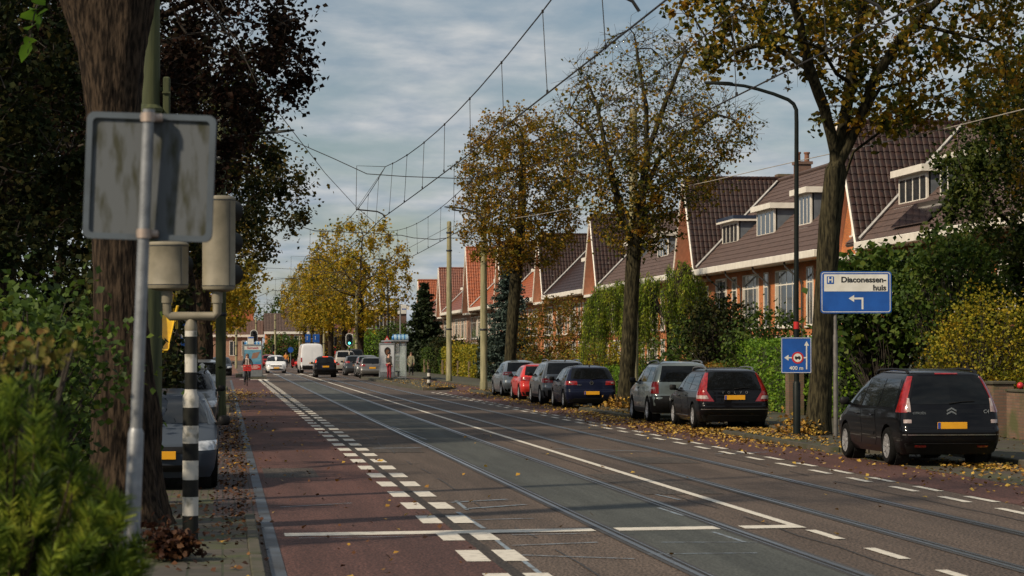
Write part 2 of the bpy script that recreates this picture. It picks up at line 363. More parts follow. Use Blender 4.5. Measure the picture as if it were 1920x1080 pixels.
for X in (3.3, 6.15, 9.25):
    pts = [(X + rs.uniform(-.05, .05), 18 + 1.5 * i) for i in range(70)]
    for (a, b), (c, d) in zip(pts[:-1], pts[1:]):
        if rs.random() < .72: mb.add([(a - .012, b, .0075), (a + .012, b, .0075), (c + .012, d, .0075), (c - .012, d, .0075)], [(0, 1, 2, 3)])
struct(mb.build('road_crack', mat('crack_tar', (0.028, 0.024, 0.021), None, .6)))
for x0, x1, y0, y1 in ((5.8, 6.9, 33, 38.5), (8.9, 9.6, 60, 71), (2.75, 3.9, 47, 52), (0.65, 1.5, 38, 41), (7.35, 8.4, 42, 44.5), (2.8, 4.0, 70, 84)): sheet('road_patch', x0, x1, y0, y1, .0055, asphalt('patch_asphalt', (0.078, 0.066, 0.056), (0.06, 0.05, 0.043), 0.7))
# ---- painted markings: two rows of blocks along each cycle lane, centre line, stop line
def blocks(xs, w, y0, y1, per, ln, z=0.009):
    mb = MB()
    y = y0
    while y < y1:
        for x in xs:
            j = random.uniform(-.012, .012)
            mb.add([(x - w / 2 + j, y, z), (x + w / 2 + j, y, z), (x + w / 2, y + ln, z), (x - w / 2, y + ln, z)], [(0, 1, 2, 3)])
        y += per
    struct(mb.build('lane_marking', M_PAINT))
y_ref = G(890, 1043).y
blocks((2.41, 2.77), 0.235, y_ref - 0.65 - 2.52 * 5, 150, 2.52, 1.28)
blocks((9.70, 10.06), 0.125, G(1560, 885).y - 0.65 - 2.45 * 14, 112, 2.45, 1.25)
mb = MB()
for x, y0, y1 in ((2.41, 151, 163.5), (2.77, 151, 163.5)): mb.add([(x - .1, y0, .009), (x + .1, y0, .009), (x + .1, y1, .009), (x - .1, y1, .009)], [(0, 1, 2, 3)])
mb.add([(1.1, 163.5, .009), (3.1, 163.5, .009), (3.1, 165.5, .009), (1.1, 165.5, .009)], [(0, 1, 2, 3)])
struct(mb.build('lane_marking', M_PAINT))
mb = MB(); yl = G(1500, 988).y + 0.1
mb.add([(6.38, yl, .009), (6.50, yl - .2, .009), (6.49, 205, .009), (6.37, 205, .009)], [(0, 1, 2, 3)])
for a in (0.65, 3.1, 5.55, 8.0, 10.4):
    mb.add([(6.4, yl - a - 1.3, .009), (6.52, yl - a - 1.3, .009), (6.52, yl - a, .009), (6.4, yl - a, .009)], [(0, 1, 2, 3)])
struct(mb.build('centre_line', M_PAINT))
mb = MB(); ya, yb = G(530, 1004).y, G(1400, 989).y
for x0, x1 in ((0.66, 4.08), (4.34, 5.5), (5.79, 6.5)):
    f = lambda x: ya + (yb - ya) * (x - 0.66) / 5.7
    mb.add([(x0, f(x0) - .22, .0095), (x1, f(x1) - .22, .0095), (x1, f(x1) + .22, .0095), (x0, f(x0) + .22, .0095)], [(0, 1, 2, 3)])
struct(mb.build('stop_line', M_PAINT))
mb = MB()
for k in range(9): mb.add([(3.0 + k * .95, 193, .013), (3.5 + k * .95, 193, .013), (3.5 + k * .95, 196, .013), (3.0 + k * .95, 196, .013)], [(0, 1, 2, 3)])
struct(mb.build('crossing_marking', M_PAINT))
M_CHALK = mat('faded_blue_paint', (0.20, 0.25, 0.30), (0.12, 0.13, 0.14), 0.8, scale=8, lo=0.4, hi=0.55)
mb = MB()
for (x0, y0, x1, y1, w) in ((855, 940, 876, 957, .05), (858, 961, 907, 992, .06), (918, 1004, 1030, 1090, .05), (845, 943, 950, 937, .09), (872, 955, 985, 947, .09), (870, 976, 1000, 973, .06),
        (700, 841, 790, 840, .16), (640, 793, 690, 793, .2), (525, 952, 660, 944, .05), (960, 1004, 1100, 1001, .05), (960, 1024, 1120, 1018, .06), (1230, 928, 1275, 938, .05), (1235, 953, 1280, 968, .05),
        (1240, 1018, 1420, 1018, .05), (1335, 998, 1398, 1018, .05), (1215, 1040, 1420, 1038, .05), (735, 800, 800, 825, .05), (1340, 852, 1440, 848, .08), (1040, 842, 1220, 847, .12), (950, 1041, 1190, 1049, .05), (560, 1010, 760, 1007, .04)):
    a, b = G(x0, y0), G(x1, y1); d = (b - a).normalized(); nn = Vector((-d.y, d.x, 0)) * w / 2
    mb.add([(a + nn).to_tuple()[:2] + (.0085,), (a - nn).to_tuple()[:2] + (.0085,), (b - nn).to_tuple()[:2] + (.0085,), (b + nn).to_tuple()[:2] + (.0085,)], [(0, 1, 2, 3)])
struct(mb.build('faded_line', M_CHALK))
# ---- left side: gutter, brick strip, parking bays, pavement
sheet('gutter', 0.43, 0.565, -5, 160, 0.010, M_GUTTER)
sheet('brick_strip', -0.12, 0.43, 28.2, 160, 0.006, brick_mat('strip_bricks', (0.085, 0.05, 0.045), (0.06, 0.042, 0.04), (0.03, 0.028, 0.022), 1.0, 0.2, 0.075, False, 0.9, 0.01))
sheet('parking_bay', -2.15, -0.12, 28.2, 160, 0.006, M_BAY)
slab('pavement', -2.15, 0.24, -5, 28.0, -0.05, 0.09, M_TILE)
slab('pavement', -5.2, -2.3, -5, 300, -0.05, 0.09, M_TILE)
mb = MB()
for k in range(18): mb.box((0.305, -4 + k * 1.84, 0.03), (0.125, 1.81, 0.15), 0, 0, 0.02)
for k in range(120): mb.box((-2.225, -4 + k * 1.84 + 1, 0.025), (0.13, 1.81, 0.15), 0, 0, 0.02)
struct(mb.build('kerb', M_KERB))
mb = MB()
for y in (79, 99, 121): mb.box((-0.02, y, 0.07), (0.5, 2.6, 0.24), 0, 0, 0.04)
struct(mb.build('kerb', mat('mossy_kerb', (0.11, 0.10, 0.08), (0.05, 0.07, 0.02), 0.95, scale=2, detail=8, bump=0.4)))
# island with the advertising pillar
slab('traffic_island', 1.45, 2.95, 165.8, 205, -0.05, 0.13, M_TILE)
slab('traffic_island', 0.9, 1.4, 176, 182, -0.05, 0.25, M_KERB)
# ---- right side: bays, tree islands, platform of the tram stop, pavement
sheet('parking_bay', 11.63, 13.6, -5, 112, 0.006, M_BAY)
def island(poly, h=0.085):
    mb = MB(); mb.prism(poly, h); c = Vector((sum(p[0] for p in poly) / len(poly), sum(p[1] for p in poly) / len(poly)))
    struct(mb.build('tree_island', M_BAY if len(poly) > 30 else M_TILE))
    mb = MB(); n = len(poly)
    for i in range(n):
        a, b = Vector(poly[i]), Vector(poly[(i + 1) % n]); L = (b - a).length
        if L < 0.05: continue
        ang = math.atan2(b.y - a.y, b.x - a.x); mid = (a + b) / 2
        mb.box((mid.x, mid.y, h / 2 + 0.008), (L, 0.13, h + 0.016), ang)
    struct(mb.build('kerb', M_KERB))
for y0, y1 in ((45.6, 57.0), (69.5, 80.2), (105.0, 116.0)):
    island([(13.62, y0 - 0.4), (13.62, y1), (12.5, y1), (12.0, y1 - .35), (11.75, y1 - 1), (11.72, y0 + 1.2), (11.95, y0 + .4), (12.4, y0)][::-1])
slab('pavement', 13.75, 16.75, -5, 300, -0.05, 0.10, M_TILE)
mb = MB()
for k in range(160): mb.box((13.68, -4 + k * 1.84, 0.03), (0.13, 1.82, 0.16), 0, 0, 0.02)
struct(mb.build('kerb', M_KERB))
pl = [(9.85, 119.0), (9.72, 122), (9.62, 130), (9.55, 168)]
pr = [(lane_x(y) - .12, y) for y in (168, 160, 150, 140, 130, 126, 123, 120)]
pr[-1] = (10.4, 119.0); pr[-2] = (min(pr[-2][0], 11.2), 121)
island(pl[::-1] + pr[::-1] if False else (pr[::-1] + pl[::-1]), 0.13)
slab('garden', 16.8, 60, -5, 300, -0.055, 0.08, M_SOIL)
slab('garden', -60, -5.3, -5, 300, -0.055, 0.06, M_SOIL)
# ---- fallen leaves (nobody could count them)
M_FALLEN = leaf_mat('fallen_leaf', [(0.06, 0.028, 0.013), (0.17, 0.08, 0.02), (0.36, 0.20, 0.03), (0.52, 0.34, 0.06), (0.38, 0.26, 0.10)], trans=0.1)
def leaf_quads(C, size, rg, flat=None, droop=None, w=0.42, near=False):
    """kite shaped leaves at centres C; flat: tilt spread for lying leaves"""
    n = len(C)
    if flat is None:
        N = rg.normal(size=(n, 3)); N[:, 2] = np.abs(N[:, 2]) + 0.25
    else:
        N = rg.normal(size=(n, 3)) * flat; N[:, 2] = 1
    N /= np.linalg.norm(N, axis=1)[:, None]
    T = rg.normal(size=(n, 3))
    if droop is not None: T = T * (1 - droop) + np.array([0, 0, -1.6]) * droop
    T -= N * (T * N).sum(1)[:, None]; T /= np.linalg.norm(T, axis=1)[:, None] + 1e-9
    B = np.cross(N, T); s = (size * rg.uniform(0.65, 1.3, n))[:, None]; fold = s * 0.12
    if not near:
        V = np.stack([C - T * s * .5, C + B * s * w + N * fold - T * s * .05, C + T * s * .5, C - B * s * w + N * fold - T * s * .05], 1).reshape(-1, 3)
        F = (np.arange(n) * 4)[:, None] + np.array([0, 1, 2, 3])
        return V, F
    V = np.stack([C - T * s * .5, C + B * s * w + N * fold - T * s * .22, C + B * s * w * .8 + N * fold + T * s * .18, C + T * s * .55,
                  C - B * s * w * .8 + N * fold + T * s * .18, C - B * s * w + N * fold - T * s * .22], 1).reshape(-1, 3)
    b = (np.arange(n) * 6)[:, None]
    F = np.concatenate([b + np.array([0, 1, 2, 3]), b + np.array([0, 3, 4, 5])]); return V, F
def lying(n, fx, fy, z, size, keep=None):
    X = fx(n); Y = fy(n); Z = np.full(n, z) if np.isscalar(z) else z(X, Y); return np.stack([X, Y, Z + rng.uniform(0.004, 0.03, n)], 1)
def zr(X, Y):
    z = np.full(len(X), 0.012)
    for y0, y1 in ((45.6, 57), (69.5, 80.2), (105, 116)): z[(X > 11.75) & (Y > y0) & (Y < y1)] = 0.12
    z[X > 13.62] = 0.12; z[X < 0.24] = np.where(Y[X < 0.24] < 28, 0.095, 0.012)
    return z
U = lambda a, b: (lambda n: rng.uniform(a, b, n)); NR = lambda m, s: (lambda n: rng.normal(m, s, n))
C = np.concatenate([
    lying(1500, NR(11.75, .5), U(28, 118), zr, .1), lying(2100, NR(11.9, .75), NR(57, 5), zr, .1), lying(1300, NR(11.3, .6), NR(69, 7), zr, .1),
    lying(700, NR(11.6, .6), NR(90, 9), zr, .1), lying(900, U(11.7, 16.6), U(40, 118), zr, .1), lying(350, NR(12.9, .35), NR(40.2, 1.2), zr, .1), lying(260, NR(13.2, .5), NR(37, 1.4), zr, .1),
    lying(200, U(9.9, 11.6), U(24, 60), zr, .1), lying(45, U(2.6, 9.8), U(22, 60), zr, .1), lying(70, U(0.6, 2.5), U(21, 80), zr, .1),
    lying(350, NR(0.25, .2), U(40, 100), zr, .1), lying(600, NR(0.55, .45), NR(104, 9), zr, .1), lying(300, NR(1.2, .7), NR(108, 5), zr, .1), lying(14, U(-.6, 0.5), U(20, 33), zr, .1),
    lying(700, U(9.7, 12.5), U(119, 150), 0.14, .1), lying(150, NR(10.7, .25), NR(122, 1.6), 0.14, .1)])
C2 = np.concatenate([lying(900, NR(0.12, .17), U(24, 70), zr, .1), lying(220, U(-1.2, .25), U(21, 34), zr, .1), lying(260, NR(.3, .06), U(22, 60), zr, .1), lying(90, U(.6, 2.5), U(22, 70), zr, .1)])
V, F = leaf_quads(C2, 0.06, rng, flat=0.5)
stuff(np_mesh('fallen_leaves', V, F, leaf_mat('withered_fallen_leaf', [(0.03, 0.014, 0.008), (0.075, 0.03, 0.013), (0.14, 0.06, 0.02), (0.22, 0.11, 0.03)], trans=.1)), 'small withered brown leaves in the brick strip beside the left cycle lane', 'leaves')
V, F = leaf_quads(C, 0.076, rng, flat=0.42)
stuff(np_mesh('fallen_leaves', V, F, M_FALLEN), 'yellow and brown fallen leaves scattered over the lanes, kerbs and gutters', 'leaves')
# ================================================================== TREES AND PLANTS
M_BARK = mat('bark', (0.058, 0.041, 0.028), (0.012, 0.009, 0.007), 0.95, scale=26, detail=12, bump=1.0, bscale=34, stretch=(1, 1, 0.2), spec=.1, lo=.4, hi=.62)
M_BARK2 = mat('bark_mossy', (0.062, 0.054, 0.030), (0.013, 0.012, 0.008), 0.95, scale=20, detail=12, bump=1.0, bscale=26, stretch=(1, 1, 0.2), spec=.1, lo=.38, hi=.62)
M_TWIG = mat('twig', (0.045, 0.035, 0.026), (0.025, 0.02, 0.015), 0.9)
L_LIME = leaf_mat('lime_leaf', [(0.022, 0.036, 0.007), (0.055, 0.068, 0.010), (0.15, 0.125, 0.012), (0.33, 0.20, 0.014), (0.25, 0.115, 0.012)], trans=0.42)
L_RUST = leaf_mat('rust_leaf', [(0.042, 0.052, 0.009), (0.11, 0.10, 0.011), (0.23, 0.155, 0.013), (0.32, 0.175, 0.014), (0.19, 0.085, 0.012)], trans=0.42)
L_GOLD = leaf_mat('gold_leaf', [(0.07, 0.09, 0.013), (0.20, 0.18, 0.016), (0.38, 0.28, 0.018), (0.46, 0.29, 0.018), (0.28, 0.17, 0.016)], trans=0.42)
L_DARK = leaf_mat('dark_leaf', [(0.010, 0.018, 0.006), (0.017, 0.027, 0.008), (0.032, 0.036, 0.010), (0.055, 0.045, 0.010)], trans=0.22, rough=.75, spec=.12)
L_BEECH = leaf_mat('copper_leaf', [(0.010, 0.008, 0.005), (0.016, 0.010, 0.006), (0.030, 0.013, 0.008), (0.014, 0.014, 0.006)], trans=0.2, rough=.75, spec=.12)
L_GREEN = leaf_mat('green_leaf', [(0.02, 0.04, 0.008), (0.045, 0.085, 0.014), (0.075, 0.12, 0.018), (0.12, 0.15, 0.02)], trans=0.35)
L_HEDGE = leaf_mat('hedge_leaf', [(0.06, 0.13, 0.016), (0.11, 0.22, 0.02), (0.17, 0.29, 0.026), (0.23, 0.31, 0.03)], trans=0.38)
L_YGREEN = leaf_mat('yellow_green_leaf', [(0.09, 0.11, 0.012), (0.20, 0.20, 0.018), (0.34, 0.28, 0.02), (0.40, 0.26, 0.018)], trans=0.38)
L_WILLOW = leaf_mat('willow_leaf', [(0.05, 0.10, 0.014), (0.16, 0.24, 0.022), (0.28, 0.35, 0.03), (0.40, 0.38, 0.045)], trans=0.4)
L_SPRUCE = leaf_mat('spruce_needle', [(0.03, 0.05, 0.04), (0.05, 0.075, 0.06), (0.075, 0.105, 0.09)], trans=0.1)
L_YEW = leaf_mat('yew_needle', [(0.010, 0.020, 0.008), (0.018, 0.032, 0.010), (0.032, 0.042, 0.014)], trans=0.12)
L_BROWN = leaf_mat('brown_leaf', [(0.04, 0.05, 0.010), (0.10, 0.10, 0.014), (0.19, 0.13, 0.016), (0.26, 0.11, 0.018), (0.10, 0.11, 0.016)], trans=0.38)
L_PINE = leaf_mat('pine_needle', [(0.018, 0.038, 0.008), (0.07, 0.12, 0.016), (0.20, 0.27, 0.03), (0.38, 0.41, 0.055)], trans=0.4, nscale=5.5, rnd=.25, amp=2.6)  # clump noise paints bright lit tips and dark shaded gaps into the needles
def ellipsoid_pts(n, c, r, rg, shell=0.55, zmin=None):
    d = rg.normal(size=(n * 2, 3)); d /= np.linalg.norm(d, axis=1)[:, None]
    q = d * (rg.uniform(0, 1, n * 2) ** (1 / 3 * (1 - shell) + .05))[:, None] * np.array(r) + np.array(c)
    if zmin is not None: q = q[q[:, 2] > zmin]
    return q[:n]
def resample(path, step):
    out = [np.array(path[0], float)]
    for a, b in zip(path[:-1], path[1:]):
        a, b = np.array(a, float), np.array(b, float); L = np.linalg.norm(b - a); k = max(1, int(round(L / step)))
        out += [a + (b - a) * (i + 1) / k for i in range(k)]
    return out
def colonize(paths, attr, step=0.35, infl=2.6, kill=0.6, iters=90, rg=None, maxn=5000):
    """paths: polylines; the first starts at the ground, each other one starts on an earlier one"""
    nodes = []; par = []
    for p in paths:
        pts = resample(p, step)
        if not nodes: nodes.append(pts[0]); par.append(-1); last = 0
        else:
            last = int(np.argmin([np.sum((q - pts[0]) ** 2) for q in nodes]))
        for q in pts[1:]: nodes.append(q); par.append(last); last = len(nodes) - 1
    N = np.array(nodes); A = attr.copy(); best = np.full(len(A), 1e9); bi = np.zeros(len(A), int)
    def upd(start):
        nonlocal best, bi
        new = N[start:]; d = ((A[:, None, :] - new[None]) ** 2).sum(2); k = d.argmin(1); m = d[np.arange(len(A)), k]
        w = m < best; best[w] = m[w]; bi[w] = k[w] + start
    upd(0)
    for it in range(iters):
        if len(A) == 0 or len(N) > maxn: break
        act = best < infl ** 2 if it > 6 else best < (infl * 3) ** 2
        if not act.any(): break
        ids = np.unique(bi[act]); new = []
        for i in ids:
            s = act & (bi == i); v = A[s] - N[i]; v = (v / (np.linalg.norm(v, axis=1)[:, None] + 1e-9)).sum(0)
            v = v / (np.linalg.norm(v) + 1e-9) + rg.normal(size=3) * 0.16; v /= np.linalg.norm(v); new.append(N[i] + v * step); par.append(int(i))
        s0 = len(N); N = np.vstack([N, np.array(new)]); upd(s0)
        keep = best > kill ** 2; A, best, bi = A[keep], best[keep], bi[keep]
    return N, np.array(par)
def tubes_np(chains, n):
    """chains: list of (points(k,3), radii(k))"""
    VV, FF, o = [], [], 0
    ang = np.arange(n) * 2 * math.pi / n
    for pts, rad in chains:
        k = len(pts); d = np.gradient(pts, axis=0); d /= np.linalg.norm(d, axis=1)[:, None] + 1e-9
        ref = np.array([0.31, 0.95, 0.05]) if abs(d[0, 1]) < 0.8 else np.array([0.95, 0.1, 0.2])
        a = np.cross(d, ref); a /= np.linalg.norm(a, axis=1)[:, None] + 1e-9; b = np.cross(d, a)
        ring = pts[:, None, :] + rad[:, None, None] * (a[:, None, :] * np.cos(ang)[None, :, None] + b[:, None, :] * np.sin(ang)[None, :, None])
        VV.append(ring.reshape(-1, 3)); i = np.arange(k - 1)[:, None] * n; j = np.arange(n)[None]; j2 = (j + 1) % n
        FF.append(np.stack([i + j, i + j2, i + n + j2, i + n + j], 2).reshape(-1, 4) + o); o += k * n
    return np.vstack(VV), np.vstack(FF)
def branch_chains(N, par, r_base, r_tip, r_fn=None, flare=0.0):
    n = len(N); kids = [[] for _ in range(n)]
    for i, p in enumerate(par):
        if p >= 0: kids[p].append(i)
    cnt = np.zeros(n)
    for i in range(n - 1, -1, -1):
        if not kids[i]: cnt[i] += 1
        if par[i] >= 0: cnt[par[i]] += cnt[i]
    e = math.log(r_base / r_tip) / math.log(max(cnt[0], 2)); rad = r_tip * cnt ** e
    # soften radius jumps along the trunk and flare the foot
    hz = N[:, 2] - N[0, 2]
    if flare: rad = rad * (1 + flare * np.exp(-hz / 0.55) * (rad > r_base * .6))
    chains = []; starts = [(0, None)]
    while starts:
        i, p = starts.pop(); ids = [i] if p is None else [p, i]
        while kids[i]:
            ks = sorted(kids[i], key=lambda q: -cnt[q]); starts += [(q, i) for q in ks[1:]]; i = ks[0]; ids.append(i)
        if len(ids) < 2: continue
        r_ = rad[ids].copy()
        if p is not None: r_[0] = min(r_[0], r_[1] * 1.15)
        chains.append((N[ids], np.maximum(r_, r_tip * .6)))
    return chains, rad, cnt, kids
def make_tree(name, label, cat, base, paths, attr, r_base, leaf, leaf_size, n_leaf, seed, bark=None, step=0.35, infl=2.6, kill=0.6, r_tip=0.007, flare=0.5, group=None,
              near=False, twigs=0.0, spread=0.2, droop=0.35, leaf_r=0.03, bare=0.0, w=0.42, iters=90, maxn=4500, trunk_r=0.06, twig_r=0.005, extra=None, leaf_top=None):
    rg = np.random.default_rng(seed); base = np.array(base, float)
    o = thing(name, label, cat, tuple(base), 0, group)
    ps = [[np.array(q) - base for q in p] for p in paths]
    N, par = colonize(ps, attr - base, step, infl, kill, iters, rg, maxn)
    chains, rad, cnt, kids = branch_chains(N, par, r_base, r_tip, None, flare)
    thick = [c for c in chains if c[1].max() > trunk_r]; thin = [c for c in chains if c[1].max() <= trunk_r]
    V, F = tubes_np(thick, 12)
    d = rg.normal(size=V.shape) * 0.006; V = V + d
    np_mesh('trunk', V, F, bark or M_BARK, o, True)
    tips = np.array([i for i in range(len(N)) if rad[i] < leaf_r])
    tw = []
    if twigs:
        ends = rg.choice(tips, int(len(tips) * twigs)) if twigs < 1 else np.concatenate([tips, rg.choice(tips, int(len(tips) * (twigs - 1)))])
        for i in ends:
            p = N[i]; dd = p - N[par[i]] if par[i] >= 0 else np.array([0, 0, 1.]); dd = dd / (np.linalg.norm(dd) + 1e-9) + rg.normal(size=3) * 0.75; dd /= np.linalg.norm(dd); L = rg.uniform(.25, .8)
            q = p + dd * L * .5 + rg.normal(size=3) * .05; tw.append(q); tw.append(q * .4 + (p + dd * L) * .6); e = q + (dd + rg.normal(size=3) * .4) * L * .5; thin.append((np.array([p, q, e]), np.array([twig_r, twig_r * .8, twig_r * .5])))
    V, F = tubes_np(thin, 4); br = np_mesh('branches', V, F, M_TWIG if not near else (bark or M_BARK), o, True)
    # leaves at the thin nodes, clumpy
    wgt = 0.25 + rg.uniform(0, 1, len(tips)) ** 2
    if bare: wgt *= (rg.uniform(0, 1, len(tips)) > bare)
    if leaf_top is not None:
        hh = N[tips][:, 2] + base[2]; wgt *= np.interp(hh, leaf_top[0], leaf_top[1])
    ids = rg.choice(tips, n_leaf, p=wgt / wgt.sum())
    C = N[ids] + rg.normal(size=(n_leaf, 3)) * spread
    if tw:
        T_ = np.array(tw); h_ = int(n_leaf * .55); ww = .2 + rg.uniform(0, 1, len(T_)) ** 2
        if leaf_top is not None: ww = ww * np.interp(T_[:, 2] + base[2], leaf_top[0], leaf_top[1])
        C[:h_] = T_[rg.choice(len(T_), h_, p=ww / ww.sum())] + rg.normal(size=(h_, 3)) * spread * .45
    C[:, 2] -= np.abs(rg.normal(size=n_leaf)) * spread * .5
    V, F = leaf_quads(C, leaf_size, rg, droop=droop, w=w, near=near)
    np_mesh('crown', V, F, leaf, o)
    return o
def mound(o, base, r_, n, seed):
    pass
def ptsdir(*a): return [np.array(P(*p)) for p in a]
# ---- the lime with the forked trunk beside the blue signs
D = 55.5; b = G(1533, 822); D = (b - Vector((0, 0, EYE))).dot(_f)
base = (b.x, b.y, 0.1); fork = (1566, 285, D)
trunk = [np.array(base)] + ptsdir((1540, 700, D), (1547, 560, D), (1556, 420, D), (1567, 320, D), fork)
limbs = [ptsdir(fork, (1545, 200, D - .4), (1518, 130, D - .9), (1498, 40, D - 1.4), (1470, -60, D - 2)),
         ptsdir((1567, 320, D), (1588, 200, D + .3), (1600, 110, D + .5), (1615, 20, D + .8), (1630, -80, D + 1)),
         ptsdir((1567, 320, D), (1610, 230, D), (1640, 145, D - .2), (1690, 70, D - .5), (1760, 0, D - 1), (1800, -70, D - 1.2)),
         ptsdir((1610, 230, D), (1650, 165, D + 1), (1720, 150, D + 1.6)), ptsdir((1690, 45, D - .5), (1760, 55, D - .8), (1850, 78, D - 1)),
         ptsdir((1556, 420, D), (1600, 285, D + .6), (1680, 225, D + 1.3), (1740, 185, D + 2)), ptsdir((1575, 150, D), (1540, 90, D - 1.5), (1450, 60, D - 2.5)),
         ptsdir((1518, 130, D - .9), (1440, 80, D - .6), (1380, 95, D - .3), (1330, 140, D))]
rg = np.random.default_rng(11); cc = np.array(P(1585, -40, D))
attr = np.vstack([ellipsoid_pts(1500, cc + np.array([0, 0, 1.2]), (4.3, 4.2, 4.0), rg, .5, 8.3), ellipsoid_pts(420, np.array(P(1400, 30, D)), (1.9, 2.2, 1.2), rg, .3), ellipsoid_pts(430, np.array(P(1760, 130, D)), (2.1, 2.3, 1.3), rg, .3),
                  ellipsoid_pts(260, np.array(P(1640, 190, D)), (1.3, 1.6, .8), rg, .3)])
make_tree('lime_tree', 'tall forked lime tree with yellowing leaves between the hospital sign and lamp post', 'tree', base, [trunk] + limbs, attr, 0.25, L_LIME, 0.125, 19000, 3, M_BARK2, step=.32, infl=2.3, kill=.5,
          r_tip=.008, flare=.35, twigs=.8, spread=.17, near=True, droop=.5, maxn=5200, w=.46)
# ---- thin crowned lime behind the grey off-road car
b = G(1172, 770); base = (b.x, b.y, 0.1); D = (b - Vector((0, 0, EYE))).dot(_f)
trunk = [np.array(base)] + ptsdir((1179, 650, D), (1184, 540, D), (1189, 470, D), (1197, 420, D), (1203, 370, D))
limbs = [ptsdir((1203, 370, D), (1213, 290, D), (1212, 200, D), (1196, 110, D), (1190, 65, D)), ptsdir((1189, 470, D), (1165, 400, D - .3), (1140, 300, D - .8), (1105, 250, D - 1), (1065, 215, D - 1.2)),
         ptsdir((1203, 370, D), (1235, 300, D + .3), (1290, 250, D + .6), (1345, 215, D + .8), (1410, 235, D + 1)), ptsdir((1212, 290, D), (1245, 200, D - .4), (1280, 110, D - .8)), ptsdir((1197, 420, D), (1240, 350, D + 1), (1300, 310, D + 2)),
         ptsdir((1140, 300, D - .8), (1120, 200, D - .4), (1100, 150, D))]
rg = np.random.default_rng(12)
attr = np.vstack([ellipsoid_pts(1300, np.array(P(1205, 240, D)), (3.1, 3.0, 3.4), rg, .5, 5.0), ellipsoid_pts(220, np.array(P(1350, 235, D)), (1.3, 1.5, 1.1), rg, .2), ellipsoid_pts(200, np.array(P(1195, 420, D)), (1.7, 1.7, .9), rg, .2)])
make_tree('lime_tree', 'half bare lime with leaning trunk between the dark blue hatchback and grey off-road car', 'tree', base, [trunk] + limbs, attr, 0.25, L_LIME, 0.12, 12500, 5, M_BARK2, step=.3, infl=2.2, kill=.42,
          r_tip=.008, flare=.4, twigs=2.4, spread=.17, droop=.5, maxn=5200, twig_r=.007, leaf_top=([5, 8.5, 10, 13], [1.6, 1.1, .5, .12]))
# ---- russet lime over the silver car
b = G(952, 737); base = (b.x, b.y, 0.1); D = (b - Vector((0, 0, EYE))).dot(_f)
trunk = [np.array(base)] + ptsdir((958, 650, D), (964, 560, D), (972, 470, D), (978, 400, D), (980, 330, D), (978, 260, D))
rg = np.random.default_rng(13)
attr = np.vstack([ellipsoid_pts(1700, np.array(P(975, 350, D)), (3.0, 3.0, 3.8), rg, .5, 4.4), ellipsoid_pts(300, np.array(P(975, 440, D)), (3.0, 3.0, 1.6), rg, .4)])
make_tree('lime_tree', 'russet lime tree with a full egg shaped crown behind the silver car', 'tree', base, [trunk], attr, 0.28, L_RUST, 0.13, 23000, 6, M_BARK2, step=.36, infl=2.4, kill=.5, r_tip=.008, flare=.4, twigs=1.3, spread=.2, maxn=4500, twig_r=.007)
# ---- row of golden limes far down the street
far = [(676, 229, 413, 108, 500, 'golden lime tree with the tallest crown of the far row'), (646, 262, 470, 84, 540, 'golden lime tree behind the traffic light with the green lamp'),
       (620, 292, 480, 74, 548, 'golden lime tree third in the far row, above the black hatchback'), (601, 322, 492, 66, 556, 'golden lime tree behind the blue direction boards'), (585, 355, 505, 58, 560, 'golden lime tree rising over the roof of the grey van'),
       (571, 395, 515, 50, 568, 'orange lime tree farthest down the right side of the street')]
for k, (px, D, top, half, mid, lab) in enumerate(far):
    b = P(px, 656, D); base = (b.x, b.y, 0.05); s = D / FPX
    c = np.array(P(px, (top + 632) / 2 - 12, D)); rz_ = (632 - top) / 2 * s; rx = half * s
    rg = np.random.default_rng(40 + k); attr = ellipsoid_pts(650, c, (rx, rx, rz_), rg, .55, 4.0)
    trunk = [np.array(base)] + ptsdir((px, 640, D), (px + 1, 612, D), (px, 580, D), (px - 1, 545, D))
    make_tree('lime_tree', lab, 'tree', base, [trunk], attr, 0.32, L_GOLD, 0.27, 7500 if k < 3 else 4500, 50 + k, step=.6, infl=4, kill=1.0, r_tip=.012, flare=.3, spread=.42, maxn=1600, group='golden limes down the street', twigs=.3, twig_r=.012)
# ---- left side: the old trunk by the signal, the copper beech, trees behind
D = 26.5; b = P(240, 656, D); base = (b.x, b.y, 0.05)
trunk = [np.array(base)] + ptsdir((234, 860, D), (231, 780, D), (228, 690, D), (225, 600, D), (225, 520, D), (217, 380, D), (214, 250, D), (212, 130, D), (205, 30, D), (200, -25, D))
limbs = [ptsdir((200, -25, D), (140, -60, D - .3), (90, -200, D - 1)), ptsdir((200, -25, D), (262, -70, D + .2), (285, -200, D + .5)), ptsdir((200, -25, D), (205, -120, D + .5), (190, -220, D + 1.2))]
rg = np.random.default_rng(21); attr = ellipsoid_pts(300, np.array((base[0] - .8, base[1], 10.2)), (2.8, 2.8, 2.4), rg, .5, 8.2)
old = make_tree('old_lime_tree', 'thick dark gnarled trunk behind the grey sign back', 'tree', base, [trunk] + limbs, attr, 0.285, L_DARK, 0.12, 2200, 22, M_BARK, step=.3, infl=3, kill=.7, r_tip=.012, flare=.0, twigs=.3, spread=.3, near=True, maxn=1800)
for c_ in children(old):
    if c_.name.startswith('trunk'): bpy.data.objects.remove(c_)
pts = np.array(resample([np.array(q) - np.array(base) for q in trunk], .07)); zz = pts[:, 2]; rad = np.interp(zz, [0, .35, .8, 1.25, 1.7, 2.3, 3.2, 4.5, 5.2, 5.8, 6.3], [.46, .40, .37, .375, .325, .285, .27, .285, .36, .50, .56])
th = np.arange(44) * 2 * math.pi / 44; rg = np.random.default_rng(5); ring = []
